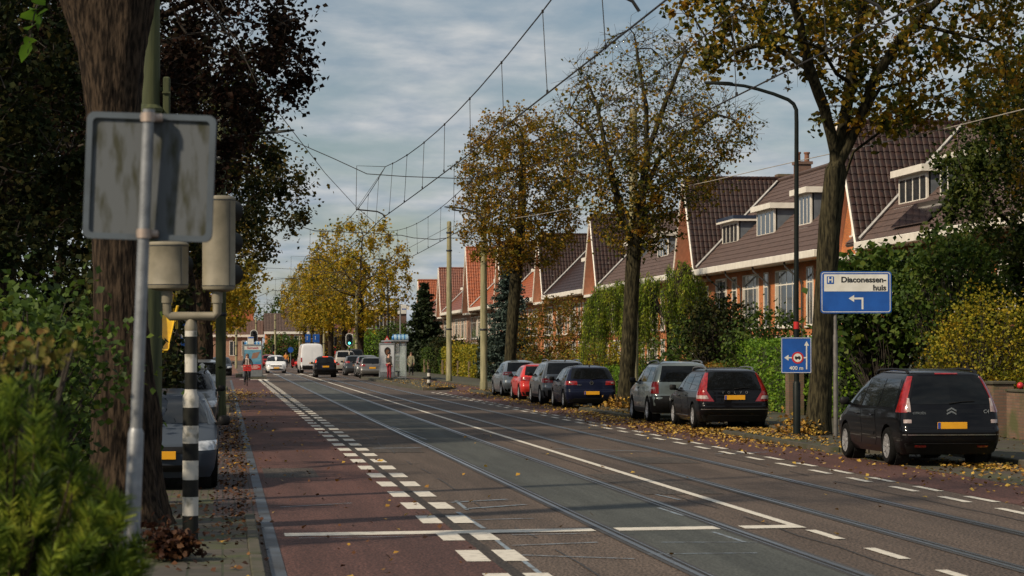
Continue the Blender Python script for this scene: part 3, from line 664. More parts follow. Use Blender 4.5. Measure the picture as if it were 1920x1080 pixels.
for p_, r_, z_ in zip(pts, rad, zz):
    wob = 1 + .045 * np.sin(5 * th + 1.2 * np.sin(z_ * 1.1)) + .03 * np.sin(11 * th + 2 * np.sin(z_ * 1.7) + 1) + .022 * np.sin(19 * th + 3 * np.sin(z_ * 2.3)) + .07 * np.exp(-((z_ - 1.2) / .3) ** 2) * np.cos(th - .2) ** 3 + .22 * np.exp(-z_ / .35) * np.abs(np.sin(2.5 * th + .6))
    wob = wob + rg.normal(size=44) * .010
    ring.append(np.stack([p_[0] + r_ * wob * np.cos(th), p_[1] + min(r_, .33 + .1 * max(0, 1 - z_)) * wob * np.sin(th), np.full(44, z_)], 1))
V = np.vstack(ring); i = np.arange(len(pts) - 1)[:, None] * 44; j = np.arange(44)[None]; j2 = (j + 1) % 44
np_mesh('trunk', V, np.stack([i + j, i + j2, i + 44 + j2, i + 44 + j], 2).reshape(-1, 4), M_BARK, old, True)
lch = [(np.array(resample([np.array(q) - np.array(base) for q in l_], .25)), None) for l_ in limbs]
V, F = tubes_np([(q, np.linspace(.21, .10, len(q))) for q, _ in lch], 18); np_mesh('limbs', V, F, M_BARK, old, True)
rg = np.random.default_rng(77); sp_ = [np.array(P(*q)) - np.array(base) for q in ((112, -80, 23), (88, -30, 22.5), (66, 20, 22), (58, 60, 22), (52, 100, 22))]
V, F = tubes_np([(np.array(sp_), np.linspace(.012, .004, 5))], 5); spr = np_mesh('hanging_spray', V, F, M_TWIG, old, True)
V, F = leaf_quads(np.array([np.array(P(x_, y_, 22)) - np.array(base) for x_, y_ in ((62, 18), (76, 42), (55, 32), (58, 52), (55, 78), (50, 98), (72, 6), (80, 24))]), .16, rg, droop=.6, w=.4, near=True); np_mesh('spray_leaves', V, F, L_HEDGE, spr)
def dome_tree(name, label, base, trunk_h, c, r_, leaf, size, n, seed, r_base=.3, natt=900, **kw):
    rg = np.random.default_rng(seed); attr = ellipsoid_pts(natt, np.array(c), r_, rg, .55, kw.pop('zmin', 3.0)); keep = kw.pop('keep', None)
    if keep: attr = np.array([q for q in attr if keep(*pix(q))])
    trunk = [np.array(base, float), np.array((base[0] + .1, base[1], trunk_h * .5)), np.array((base[0], base[1], trunk_h)), np.array((c[0], c[1], c[2]))]
    return make_tree(name, label, 'tree', base, [trunk], attr, r_base, leaf, size, n, seed + 1, step=kw.pop('step', .5), infl=kw.pop('infl', 3.2), kill=kw.pop('kill', .75), r_tip=.011, spread=kw.pop('spread', .38), maxn=2500, twigs=.3, **kw)
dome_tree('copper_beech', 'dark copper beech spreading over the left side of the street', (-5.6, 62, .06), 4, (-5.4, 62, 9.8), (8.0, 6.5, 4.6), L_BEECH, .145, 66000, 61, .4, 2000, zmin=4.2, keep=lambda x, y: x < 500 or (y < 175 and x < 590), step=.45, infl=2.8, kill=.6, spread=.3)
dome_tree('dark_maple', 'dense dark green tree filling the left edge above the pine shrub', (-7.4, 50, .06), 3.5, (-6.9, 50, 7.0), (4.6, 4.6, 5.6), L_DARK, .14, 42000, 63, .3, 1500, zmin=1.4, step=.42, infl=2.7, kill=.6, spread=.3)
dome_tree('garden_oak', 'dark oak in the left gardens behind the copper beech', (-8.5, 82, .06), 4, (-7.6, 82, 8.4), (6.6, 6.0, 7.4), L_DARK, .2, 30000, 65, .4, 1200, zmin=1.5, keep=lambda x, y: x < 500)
dome_tree('lime_tree', 'left hand lime with green and bronze leaves hanging over the street lamp', (-.85, 96, .05), 4.2, (-1.0, 96, 9.0), (4.6, 4.6, 4.2), leaf_mat('bronze_leaf', [(0.02, 0.03, 0.008), (0.05, 0.055, 0.012), (0.10, 0.08, 0.013), (0.17, 0.10, 0.014)], trans=.35), .16, 20000, 67, .3, 1000, zmin=4.8, keep=lambda x, y: x < 505 or y > 290)
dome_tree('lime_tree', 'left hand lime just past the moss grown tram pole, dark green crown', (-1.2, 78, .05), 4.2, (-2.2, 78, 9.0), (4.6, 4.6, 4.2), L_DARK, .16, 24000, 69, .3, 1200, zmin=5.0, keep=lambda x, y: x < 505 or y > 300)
dome_tree('lime_tree', 'yellow lime tree on the left behind the twin beige signal heads', (-1.0, 150, .05), 4, (-1.0, 150, 6.6), (3.4, 4.6, 3.6), L_GOLD, .24, 6500, 71, .3, 700, zmin=3.6)
dome_tree('lime_tree', 'amber lime tree on the left, farthest from the camera', (-1.6, 236, .05), 4, (-.6, 236, 7.2), (3.8, 4.6, 4.2), L_GOLD, .28, 5500, 73, .3, 600, zmin=3.6)
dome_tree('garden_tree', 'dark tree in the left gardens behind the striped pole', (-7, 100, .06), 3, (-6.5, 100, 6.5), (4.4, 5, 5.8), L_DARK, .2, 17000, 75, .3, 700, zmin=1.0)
dome_tree('garden_tree', 'green tree in the left gardens near the far crossing', (-8, 170, .06), 3, (-6.6, 170, 4.4), (4.4, 6, 4.4), L_GREEN, .26, 6000, 77, .3, 600, zmin=.5)
# ---- right edge: big dark green garden tree
dome_tree('garden_tree', 'big dark green tree behind the black people carrier at the right edge', (21.6, 63, .08), 2.6, (22.0, 63, 5.6), (2.9, 3.2, 4.9), leaf_mat('deep_green_leaf', [(0.015, 0.028, 0.008), (0.03, 0.05, 0.010), (0.055, 0.075, 0.013), (0.10, 0.11, 0.016)], trans=.32, spec=.2), .125, 46000, 81, .3, 1700, zmin=1.2, step=.4, infl=2.6, kill=.55, spread=.3)
dome_tree('garden_tree', 'tall dark tree with ochre leaf tips rising at the right border', (21.0, 58, .08), 3.5, (21.3, 58.5, 9.0), (2.2, 2.6, 4.2), L_LIME, .125, 12000, 83, .25, 900, zmin=4.4, step=.4, infl=2.6, kill=.55, spread=.25)
for k, (X, Y, h, lab) in enumerate(((3.5, 500, 13, 'grey green tree on the skyline behind the far brick row, above the billboard'), (-6, 490, 11, 'grey green tree on the skyline left of the street'), (14, 520, 13, 'distant tree behind the far brick row, right of the street end'))):
    dome_tree('distant_tree', lab, (X, Y, 0), 4, (X, Y, h * .62), (6, 5, h * .42), L_GREEN, .5, 2600, 90 + 3 * k, .4, 400, step=.9, infl=5, kill=1.4, spread=.7)
# ---- shrubs and hedges
def shrub(name, label, cat, base, c, r_, leaf, size, n, seed, clumps=60, cs=.22, stems=True, w=.42, droop=.2, shell=.55, zmin=.12, group=None, near=False):
    rg = np.random.default_rng(seed); base = np.array(base, float); o = thing(name, label, cat, tuple(base), 0, group)
    K = ellipsoid_pts(clumps, np.array(c) - base, r_, rg, shell, zmin); k = len(K)
    if stems:
        ch = []
        for q in K:
            m = q * np.array([.55, .55, .6]) + rg.normal(size=3) * .08; m[2] = abs(m[2]); ch.append((np.array([[q[0] * .08, q[1] * .08, 0], m, q]), np.array([.03, .016, .006])))
        V, F = tubes_np(ch, 5); np_mesh('stems', V, F, M_TWIG, o, True)
    sz = rg.uniform(.6, 1.4, k); ids = rg.choice(k, n, p=sz ** 2 / (sz ** 2).sum())
    C = K[ids] + rg.normal(size=(n, 3)) * (cs * sz[ids])[:, None] * np.array([1, 1, .8]); C[:, 2] = np.maximum(C[:, 2], .05)
    V, F = leaf_quads(C, size, rg, droop=droop, w=w, near=near); np_mesh('foliage', V, F, leaf, o); return o
def hedge(label, x0, x1, y0, y1, z1, leaf, size, dens, seed, z0=.1, name='hedge'):
    rg = np.random.default_rng(seed); o = thing(name, label, 'hedge', ((x0 + x1) / 2, (y0 + y1) / 2, z0))
    dx, dy, h = (x1 - x0) / 2, (y1 - y0) / 2, z1 - z0; pts = []
    for (ax, A) in (('x', 2 * dy * h), ('X', 2 * dy * h), ('y', 2 * dx * h), ('Y', 2 * dx * h), ('z', 4 * dx * dy)):
        m = int(A * dens); u, v = rg.uniform(-1, 1, m), rg.uniform(0, 1, m)
        if ax in 'xX': q = np.stack([np.full(m, -dx if ax == 'x' else dx), u * dy, v * h], 1)
        elif ax in 'yY': q = np.stack([u * dx, np.full(m, -dy if ax == 'y' else dy), v * h], 1)
        else: q = np.stack([u * dx, (v * 2 - 1) * dy, np.full(m, h)], 1)
        pts.append(q)
    C = np.vstack(pts); ph = rg.uniform(0, 6, 3)
    C += (np.sin(C[:, [1, 2, 0]] * 2.3 + ph) + np.sin(C[:, [2, 0, 1]] * 4.1 + ph)) * .05 + rg.normal(size=C.shape) * .06; C[:, 2] = np.clip(C[:, 2], .02, None)
    V, F = leaf_quads(C, size, rg, droop=.25, w=.46); np_mesh('foliage', V, F, leaf, o)
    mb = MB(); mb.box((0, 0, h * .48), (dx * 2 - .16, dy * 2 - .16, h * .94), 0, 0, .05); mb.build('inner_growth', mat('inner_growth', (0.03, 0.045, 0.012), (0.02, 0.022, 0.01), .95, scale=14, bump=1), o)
    return o
def willow(label, base, c, r_, n_str, seed, leaf=None):
    rg = np.random.default_rng(seed); base = np.array(base, float); c = np.array(c) - base; o = thing('weeping_willow', label, 'tree', tuple(base))
    chains = [(np.array([[0, 0, 0], [.1, 0, c[2] * .5], [0, .1, c[2]]]), np.array([.14, .11, .08]))]; C = []
    for k in range(n_str):
        if k % 13 == 0: ca = rg.uniform(0, 2 * math.pi); ct = rg.uniform(.15, 1) ** .6; cl_ = rg.uniform(.38, 1.0); cz = rg.uniform(.78, 1.12)
        a = ca + rg.normal() * .10; t = min(1.08, max(.05, ct + rg.normal() * .06)); el = math.sqrt(max(.02, 1 - t * t * .9))
        p = c + np.array([math.cos(a) * t * r_[0], math.sin(a) * t * r_[1], el * r_[2] * cz]); L = rg.uniform(.75, 1.05) * cl_ * (p[2] - .5) * (.4 + .6 * t)
        if k < 40: chains.append((np.array([c * np.array([1, 1, .9]), (c + p) / 2 + np.array([0, 0, .35]), p]), np.array([.05, .03, .012])))
        s = np.linspace(0, 1, 9); q = p + np.stack([np.sin(s * 3 + a) * .07 + math.cos(a) * s * .18, np.cos(s * 2.5 + a) * .07 + math.sin(a) * s * .18, -s * L], 1)
        chains.append((q, np.full(9, .005))); m = int(L * 24); i = rg.uniform(0, 8, m); j = i.astype(int); C.append(q[j] + (q[j + 1] - q[j]) * (i - j)[:, None] + rg.normal(size=(m, 3)) * .045)
    V, F = tubes_np(chains[:1], 10); np_mesh('trunk', V, F, M_BARK2, o, True); V, F = tubes_np(chains[1:], 4); np_mesh('branches', V, F, M_TWIG, o, True)
    V, F = leaf_quads(np.vstack(C), .12, rg, droop=.85, w=.16); np_mesh('crown', V, F, leaf or L_WILLOW, o); return o
def conifer(name, label, base, h, r_, leaf, seed, whorls=26, per=11, size=.16, gap=1.0):
    rg = np.random.default_rng(seed); o = thing(name, label, 'tree', base); ch = [(np.array([[0, 0, 0], [.03, 0, h * .5], [0, 0, h]]), np.array([.13, .08, .012]))]; C = []
    for w in range(whorls):
        z = .25 + (h - .35) * w / whorls; R_ = r_ * (1 - w / whorls) ** .8 + .1
        for k in range(per):
            a = rg.uniform(0, 6.283); L = R_ * rg.uniform(.65, 1.12); s = np.linspace(0, 1, 6); q = np.stack([np.cos(a) * L * s, np.sin(a) * L * s, z + rg.uniform(-.1, .1) - L * .28 * s + L * .16 * s ** 2.5], 1); ch.append((q, .012 * (1.1 - s)))
            m = int(30 * L * gap) + 8; i = rg.uniform(.6, 4.999, m); j = i.astype(int); C.append(q[j] + (q[j + 1] - q[j]) * (i - j)[:, None] + rg.normal(size=(m, 3)) * np.array([.1, .1, .06]))
    V, F = tubes_np(ch[:1], 8); np_mesh('trunk', V, F, M_BARK, o, True); V, F = tubes_np(ch[1:], 4); np_mesh('branches', V, F, M_TWIG, o, True)
    V, F = leaf_quads(np.vstack(C), size, rg, droop=.3, w=.3); np_mesh('needles', V, F, leaf, o); return o
def xy(px, D): q = P(px, 656, D); return q.x, q.y
x, y = xy(1165, 107); willow('bright green weeping willow behind the dark blue hatchback', (x, y, .08), (x, y, 3.6), (1.6, 1.7, 1.5), 420, 101)
x, y = xy(1252, 97); willow('dark weeping willow with a rounded top behind the grey off-road car', (x, y, .08), (x, y, 3.5), (1.75, 1.8, 2.0), 560, 102)
x, y = xy(955, 148); conifer('blue_spruce', 'blue grey spruce behind the two tram poles', (x, y, .08), 7.7, 2.3, L_SPRUCE, 103, 26, 13, .2, 1.2)
x, y = xy(795, 212); conifer('yew_tree', 'dark yew behind the tram shelter', (x, y, .08), 8.0, 2.5, L_YEW, 104, 26, 14, .26, 1.6)
x, y = xy(1060, 125)
rg = np.random.default_rng(105)
make_tree('japanese_maple', 'low spreading maple with orange brown leaves in front of the brick house', 'tree', (x, y, .08), [[np.array((x, y, .08)), np.array((x - .1, y, .9)), np.array((x - .2, y, 1.6))]], ellipsoid_pts(700, np.array((x - .1, y, 2.6)), (2.7, 2.5, 2.2), rg, .5, .7), .13, L_BROWN, .125, 8000, 106, step=.3, infl=2, kill=.45, spread=.22, twigs=.6, leaf_r=.02, trunk_r=.03)
SH = [  (1790, 62, 3.3, (1.3, 1.2, 1.7), L_GREEN, .13, 5200, 'leafy bush with light tips left of the big dark green tree', 'garden_shrub'),
    # px, depth, centre z, radii, leaf, size, n, label, name
    (1085, 100, 1.0, (1.5, 1.5, 1.0), L_BROWN, .1, 3200, 'amber shrub behind the red hatchback', 'garden_shrub'),
    (1020, 104, .95, (.8, .8, .9), L_HEDGE, .1, 2200, 'fresh green shrub above the roof of the grey crossover', 'garden_shrub'),
    (975, 108, .9, (1.0, 1.0, .9), L_SPRUCE, .1, 2200, 'grey green shrub above the silver car', 'garden_shrub'),
    (990, 103, .55, (.5, .5, .5), L_YGREEN, .09, 900, 'small yellow shrub between the silver car and the red hatchback', 'garden_shrub'),
    (1130, 92, 1.15, (1.3, 1.3, 1.15), L_YGREEN, .1, 3200, 'olive yellow shrub left of the leaning lime trunk', 'garden_shrub'),
    (1140, 84, .7, (.7, 2.0, .75), L_GREEN, .1, 2600, 'low clipped green bush right of the dark blue hatchback', 'garden_shrub'),
    (1330, 76, 1.5, (1.5, 1.3, 1.4), L_GREEN, .15, 3600, 'broad laurel with long shiny leaves above the grey off-road car', 'laurel_shrub'),
    (1345, 84, 2.5, (1.1, 1.2, 1.3), L_DARK, .13, 3600, 'dark evergreen bush between the willow and the lamp post', 'evergreen_shrub'),
    (1440, 80, 1.9, (1.5, 1.2, 1.4), L_GREEN, .12, 3600, 'loose green shrub in front of the white house windows', 'garden_shrub'),
    (1230, 78, .9, (1.0, 1.0, .85), L_GREEN, .1, 2600, 'variegated green bush right of the leaning lime trunk', 'garden_shrub'),
    (1660, 64, 3.2, (1.5, 1.3, 1.5), L_GREEN, .2, 4200, 'large leaved rhododendron behind the blue hospital sign', 'rhododendron'),
    (1610, 60, 1.55, (.55, .5, .85), leaf_mat('ruddy_leaf', [(0.12, 0.10, 0.02), (0.22, 0.11, 0.03), (0.28, 0.20, 0.04), (0.14, 0.14, 0.03)]), .08, 900, 'spindly reddish shrub above the bonnet of the black people carrier', 'garden_shrub'),
    (1850, 55, 1.75, (1.15, 1.1, 1.5), L_YGREEN, .075, 8000, 'golden cypress shrub behind the black people carrier', 'golden_shrub'),
    (1780, 57, 1.6, (.55, .5, .8), L_YGREEN, .075, 2200, 'small golden shrub next to the big golden one', 'golden_shrub'),
    (870, 148, 1.25, (1.0, 1.6, 1.2), L_YGREEN, .14, 3200, 'sunlit yellow green shrub behind the two tram poles', 'garden_shrub'),
    (700, 240, 2.0, (2.6, 2.0, 2.0), L_HEDGE, .22, 3200, 'round light green bush behind the grey parked cars', 'garden_shrub'),
    (740, 200, 2.6, (1.6, 1.6, 1.6), L_GREEN, .2, 2600, 'green bush behind the roof of the tram shelter', 'garden_shrub'),
    (800, 150, 1.4, (1.6, 1.8, 1.2), L_YEW, .16, 3800, 'low dark evergreen beside the pedestrian', 'evergreen_shrub'),
    (845, 140, 1.7, (1.3, 1.4, 1.1), L_DARK, .15, 3000, 'dark shrub behind the nearer tram pole', 'evergreen_shrub'),
    (530, 345, 2.0, (3.2, 3, 2.0), L_GREEN, .3, 2600, 'green bushes at the end of the street behind the white car', 'garden_shrub'),
    (610, 350, 2.4, (4.0, 3, 2.4), L_BROWN, .3, 2600, 'russet bushes behind the grey van', 'garden_shrub'),
    (70, 29, 1.3, (.95, 1.2, 1.2), L_GREEN, .085, 5600, 'ivy green bush left of the thick trunk', 'garden_shrub'),
    (20, 24, 1.8, (1.0, 1.0, .8), L_GREEN, .09, 3200, 'bright leaved bush at the left border above the pine', 'garden_shrub'),
    (290, 60, 1.1, (.9, 1.6, 1.1), L_GREEN, .12, 2600, 'green bush behind the parked cars on the left', 'garden_shrub'),
    (332, 72, .9, (.35, .4, .4), L_YGREEN, .1, 500, 'small yellow bush beside the blue and white striped pole', 'garden_shrub'),
    (285, 48, 2.4, (.75, 2, 1.8), L_DARK, .13, 3200, 'dark bush behind the yellow slide', 'evergreen_shrub'),
    (205, 36, 2.0, (.55, 1.6, 1.9), L_DARK, .12, 3000, 'dark ivy bush hidden behind the thick trunk', 'evergreen_shrub'),
]
for k, (px, D, zc, rr, lf, sz, n, lab, nm) in enumerate(SH):
    if px > 650:                              # these grow behind the garden line, X about 17.7
        D2 = max(D, 80800 / (px - 419) * (1 + .03 * ((k * 7) % 5 - 1.5) / 3)); f = D2 / D; D = D2; zc = max(2 + (zc - 2) * f, .3); rr = tuple(q * f for q in rr); sz *= f ** .6
    x, y = xy(px, D); shrub(nm, lab, 'shrub', (x, y, .08), (x, y, zc), rr, lf, sz, n, 200 + k, clumps=int(40 + 18 * rr[0] * rr[2] * 4), cs=.16 + .05 * rr[0])
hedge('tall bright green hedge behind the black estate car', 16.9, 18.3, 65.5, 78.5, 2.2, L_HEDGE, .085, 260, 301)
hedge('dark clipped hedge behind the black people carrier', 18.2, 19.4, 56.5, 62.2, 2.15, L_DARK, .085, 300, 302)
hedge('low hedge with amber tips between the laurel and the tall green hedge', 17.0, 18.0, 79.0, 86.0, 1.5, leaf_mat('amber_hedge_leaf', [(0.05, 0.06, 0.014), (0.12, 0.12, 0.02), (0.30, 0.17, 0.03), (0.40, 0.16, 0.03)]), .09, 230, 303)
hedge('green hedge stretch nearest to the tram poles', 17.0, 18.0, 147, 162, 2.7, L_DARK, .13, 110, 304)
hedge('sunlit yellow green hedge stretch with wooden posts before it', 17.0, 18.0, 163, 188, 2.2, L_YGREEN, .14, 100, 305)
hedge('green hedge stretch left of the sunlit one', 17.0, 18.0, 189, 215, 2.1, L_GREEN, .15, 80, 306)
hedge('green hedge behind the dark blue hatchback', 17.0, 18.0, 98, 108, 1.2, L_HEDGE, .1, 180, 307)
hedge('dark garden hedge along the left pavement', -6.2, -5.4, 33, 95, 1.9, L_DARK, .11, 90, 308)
# ---- the near pine shrub, needles in bottle brush shoots
def pine_shrub():
    rg = np.random.default_rng(400); b = np.array((-.95, 10.4, .09)); o = thing('pine_shrub', 'bushy mountain pine in the lower left corner in front of the grey sign post', 'shrub', tuple(b))
    ch = []; V_, F_ = [], []; o_ = 0
    K = np.vstack([ellipsoid_pts(330, np.array((-.06, 0, .86)), (.62, .6, .88), rg, .8, .05), ellipsoid_pts(170, np.array((.22, -.1, .66)), (.42, .4, .66), rg, .8, .05)])
    for n_, q in enumerate(K):
        d = q - np.array([0, 0, .45]); d = d / (np.linalg.norm(d) + 1e-6) + np.array([0, 0, .6]) + rg.normal(size=3) * .3; d /= np.linalg.norm(d); L = rg.uniform(.12, .24); s0 = q - d * L * .5; s1 = q + d * L * .5
        if n_ % 3 == 0: ch.append((np.array([[q[0] * .1, q[1] * .1, 0.02], q * np.array([.5, .5, .45]), s0, s1]), np.array([.012, .007, .004, .003])))
        else: ch.append((np.array([s0 - d * .05, s0, s1]), np.array([.004, .004, .003])))
        m = 125; t = rg.uniform(0, 1, m); c = s0 + (s1 - s0) * t[:, None]; rd = rg.normal(size=(m, 3)); rd -= d * (rd @ d)[:, None]; rd /= np.linalg.norm(rd, axis=1)[:, None]
        nd = rd * .85 + d * .7; nd /= np.linalg.norm(nd, axis=1)[:, None]; ln = rg.uniform(.045, .085, m)[:, None]; sd = np.cross(nd, rg.normal(size=(m, 3))); sd /= np.linalg.norm(sd, axis=1)[:, None]; wd = .0034
        V_.append(np.stack([c - sd * wd, c + sd * wd, c + nd * ln + sd * wd * .4, c + nd * ln - sd * wd * .4], 1).reshape(-1, 3)); F_.append((np.arange(m) * 4)[:, None] + np.array([0, 1, 2, 3]) + o_); o_ += m * 4
    V, F = tubes_np(ch, 5); np_mesh('branches', V, F, M_BARK, o, True); np_mesh('needles', np.vstack(V_), np.vstack(F_), L_PINE, o); return o
pine_shrub()
shrub('garden_shrub', 'leaf sprays turning yellow and red above the pine shrub', 'shrub', (-1.12, 11.3, .09), (-1.02, 11.3, 1.97), (.42, .3, .1), leaf_mat('turning_leaf', [(0.07, 0.09, 0.018), (0.13, 0.13, 0.025), (0.18, 0.13, 0.03), (0.17, 0.08, 0.03)]), .045, 420, 401, clumps=26, cs=.05, near=True)
shrub('brown_fern', 'withered rust brown plants at the foot of the striped signal pole', 'plant', (-.45, 22.3, .09), (-.45, 22.3, .12), (.24, .7, .13), leaf_mat('withered_leaf', [(0.016, 0.008, 0.006), (0.035, 0.014, 0.009), (0.06, 0.024, 0.012), (0.11, 0.05, 0.02)]), .055, 1300, 402, clumps=40, cs=.09, near=True)
for k, (X, Y, r_, lab) in enumerate(((13.0, 53.6, .5, 'heap of brown leaves and suckers round the foot of the forked lime'), (12.95, 78.6, .42, 'heap of brown suckers at the foot of the half bare lime'), (12.45, 107.5, .45, 'heap of brown leaves at the foot of the russet lime'))):
    shrub('leaf_heap', lab, 'leaves', (X, Y, .1), (X, Y, .16), (r_, r_ * 1.3, .2), M_FALLEN, .1, 500, 410 + k, clumps=40, cs=.13, stems=False, zmin=-.1)
# ================================================================== VEHICLES
def paint(name, c, rough=0.28, metal=0.0, coat=.7, spec=.3): return mat('paint_' + name, c, tuple(x * .93 for x in c), rough, metal, scale=2, coat=coat, spec=spec)
M_TYRE = mat('tyre_rubber', (0.010, 0.010, 0.010), (0.006, 0.006, 0.006), .9, scale=20, spec=.1)
M_RIM = mat('alloy', (0.52, 0.52, 0.53), (0.40, 0.40, 0.41), .38, .6)
M_RIMD = mat('dark_alloy', (0.12, 0.12, 0.125), None, .4, .7)
M_BLACKP = mat('black_plastic', (0.011, 0.011, 0.012), (0.008, 0.008, 0.008), .55, scale=9, spec=.2)
M_WELL = mat('wheel_well', (0.008, 0.008, 0.008), None, .95)
M_CGLASS = glass_mat('car_glass', (0.005, 0.006, 0.007), .04, .30)
M_TAIL = mat('tail_lamp', (0.30, 0.012, 0.010), (0.17, 0.006, 0.006), .15, coat=1.0, scale=14)
M_TAILW = mat('tail_lamp_clear', (0.48, 0.42, 0.40), (0.30, 0.2, 0.18), .2, coat=1.0, scale=14)
M_HEAD = mat('head_lamp', (0.62, 0.64, 0.66), (0.28, 0.30, 0.32), .12, .2, coat=1.0, scale=11)
M_PLATE = mat('number_plate', (0.75, 0.36, 0.015), (0.68, 0.32, 0.012), .45)
M_PLATEB = mat('plate_band', (0.02, 0.06, 0.30), None, .45)
M_CHROME = mat('chrome', (0.6, 0.61, 0.62), (0.45, 0.46, 0.47), .15, .95)
M_RAIL = mat('roof_rail_grey', (0.20, 0.21, 0.22), None, .4, .6)
def _smooth(tab, z, s=0.022):
    zs = np.array([t[0] for t in tab], float); ys = np.array([t[1] for t in tab], float); z = np.asarray(z, float)
    k = np.array([-1.6, -.8, 0, .8, 1.6]) * s; w = np.array([.1, .24, .32, .24, .1])
    return sum(wi * np.interp(z + ki, zs, ys) for wi, ki in zip(w, k))
class Shell:
    """body of a car given as plan outlines stacked in height (local frame: +Y forward, ground z=0)"""
    def __init__(s, rear, front, width, rr=.16, rf=.34, bowr=.05, bowf=.16, L=4.3, barrel=.05): s.t = (rear, front, width); s.rr, s.rf, s.bowr, s.bowf, s.L, s.barrel = rr, rf, bowr, bowf, L, barrel; s.c = {}
    def half(s, z): return s.hd(z)[0]
    def hd(s, z):
        k = int(round(z * 1000))
        if k not in s.c:
            h = s._half(k / 1000.0); d = np.concatenate([[0], np.cumsum(np.linalg.norm(np.diff(h, axis=0), axis=1))]); s.c[k] = (h, d)
        return s.c[k]
    def _half(s, z):
        yr, yf, w = (float(_smooth(t, z)) for t in s.t); ln = max(yf - yr, .1)
        rr = min(s.rr, w * .42, ln * .2); rf = min(s.rf, w * .6, ln * .25); br = min(s.bowr, ln * .06); bf = min(s.bowf, ln * .08); p = []
        for k in range(7): x = (w - rr) * k / 7; p.append((x, yr + br * (x / w) ** 2))
        y0 = yr + br * ((w - rr) / w) ** 2
        for k in range(7): a = math.pi / 2 * k / 6; p.append((w - rr + rr * math.sin(a), y0 + rr - rr * math.cos(a)))
        ya = y0 + rr; y1 = yf - bf * ((w - rf) / w) ** 2; yb = y1 - rf
        for k in range(1, 18): p.append((w, ya + (yb - ya) * k / 18))
        for k in range(7): a = math.pi / 2 * k / 6; p.append((w - rf + rf * math.cos(a), yb + rf * math.sin(a)))
        for k in range(6, -1, -1): x = (w - rf) * k / 7; p.append((x, yf - bf * (x / w) ** 2))
        p = np.array(p); t = p[:, 1] / (s.L / 2); p[:, 0] *= 1 - s.barrel * t * t; return p
    def mesh(s, zs):
        rows = []
        for z in zs:
            h = s.half(z); full = [(x, y, z) for x, y in h] + [(-x, y, z) for x, y in h[::-1][1:-1]]; rows.append(full)
        mb = MB(); mb.grid(rows, 0, True); n = len(rows[0]); mb.f.append(tuple(range(n - 1, -1, -1))); mb.m.append(0)
        top = [((len(rows) - 1) * n + k) for k in range(n)]; mb.f.append(tuple(top)); mb.m.append(0); return mb
    def q(s, kind, v, z):
        h, d = s.hd(z)
        if kind == 'x': return float(np.interp(v, h[:14, 0], d[:14]))
        if kind == 'y': return float(np.interp(v, h[:, 1] + np.arange(len(h)) * 1e-7, d))
        return float(np.interp(v, h[::-1][:14, 0], d[::-1][:14]))
    def atn(s, q, z):
        h, d = s.hd(z); tot = d[-1]; e = .012
        f = lambda hh, dd, q_: np.array([np.interp(q_, dd, hh[:, 0]), np.interp(q_, dd, hh[:, 1]), 0.0])
        a = f(h, d, q); a[2] = z; t1 = f(h, d, min(q + e, tot)) - f(h, d, max(q - e, 0)); r0 = q / tot
        (h1, d1), (h2, d2) = s.hd(z + e), s.hd(z - e); t2 = f(h1, d1, r0 * d1[-1]) - f(h2, d2, r0 * d2[-1]); t2[2] = 2 * e
        n = np.cross(t1, t2); n /= np.linalg.norm(n) + 1e-9; return a, n
    def at(s, q, z, off=0.0):
        a, n = s.atn(q, z); return a + n * off
    def patch(s, mb, corners, off=.006, nu=6, nv=5, sides=(1,), skirt=.02, mi=0):
        """corners bottom-left, bottom-right, top-right, top-left as (kind, value, z), going rear centre -> side -> front centre"""
        qs = [s.q(k, v, z) for k, v, z in corners]; zz = [c[2] for c in corners]
        for sg in sides:
            out, inn = [], []
            for j in range(nv + 1):
                v = j / nv; ro, ri = [], []
                for i in range(nu + 1):
                    u = i / nu; q = (qs[0] * (1 - u) + qs[1] * u) * (1 - v) + (qs[3] * (1 - u) + qs[2] * u) * v; z = (zz[0] * (1 - u) + zz[1] * u) * (1 - v) + (zz[3] * (1 - u) + zz[2] * u) * v
                    a_, n_ = s.atn(q, z); a = a_ + n_ * off; b = a_ + n_ * (off - skirt); ro.append((a[0] * sg, a[1], a[2])); ri.append((b[0] * sg, b[1], b[2]))
                out.append(ro); inn.append(ri)
            if sg < 0: out = [r_[::-1] for r_ in out]; inn = [r_[::-1] for r_ in inn]
            mb.grid(out, mi)
            rim_o = out[0] + [r_[-1] for r_ in out[1:]] + out[-1][-2::-1] + [r_[0] for r_ in out[-2:0:-1]]; rim_i = inn[0] + [r_[-1] for r_ in inn[1:]] + inn[-1][-2::-1] + [r_[0] for r_ in inn[-2:0:-1]]
            o = len(mb.v); n = len(rim_o); mb.v += rim_o + rim_i; mb.f += [(o + k, o + n + k, o + n + (k + 1) % n, o + (k + 1) % n) for k in range(n)]; mb.m += [mi] * n
        return mb
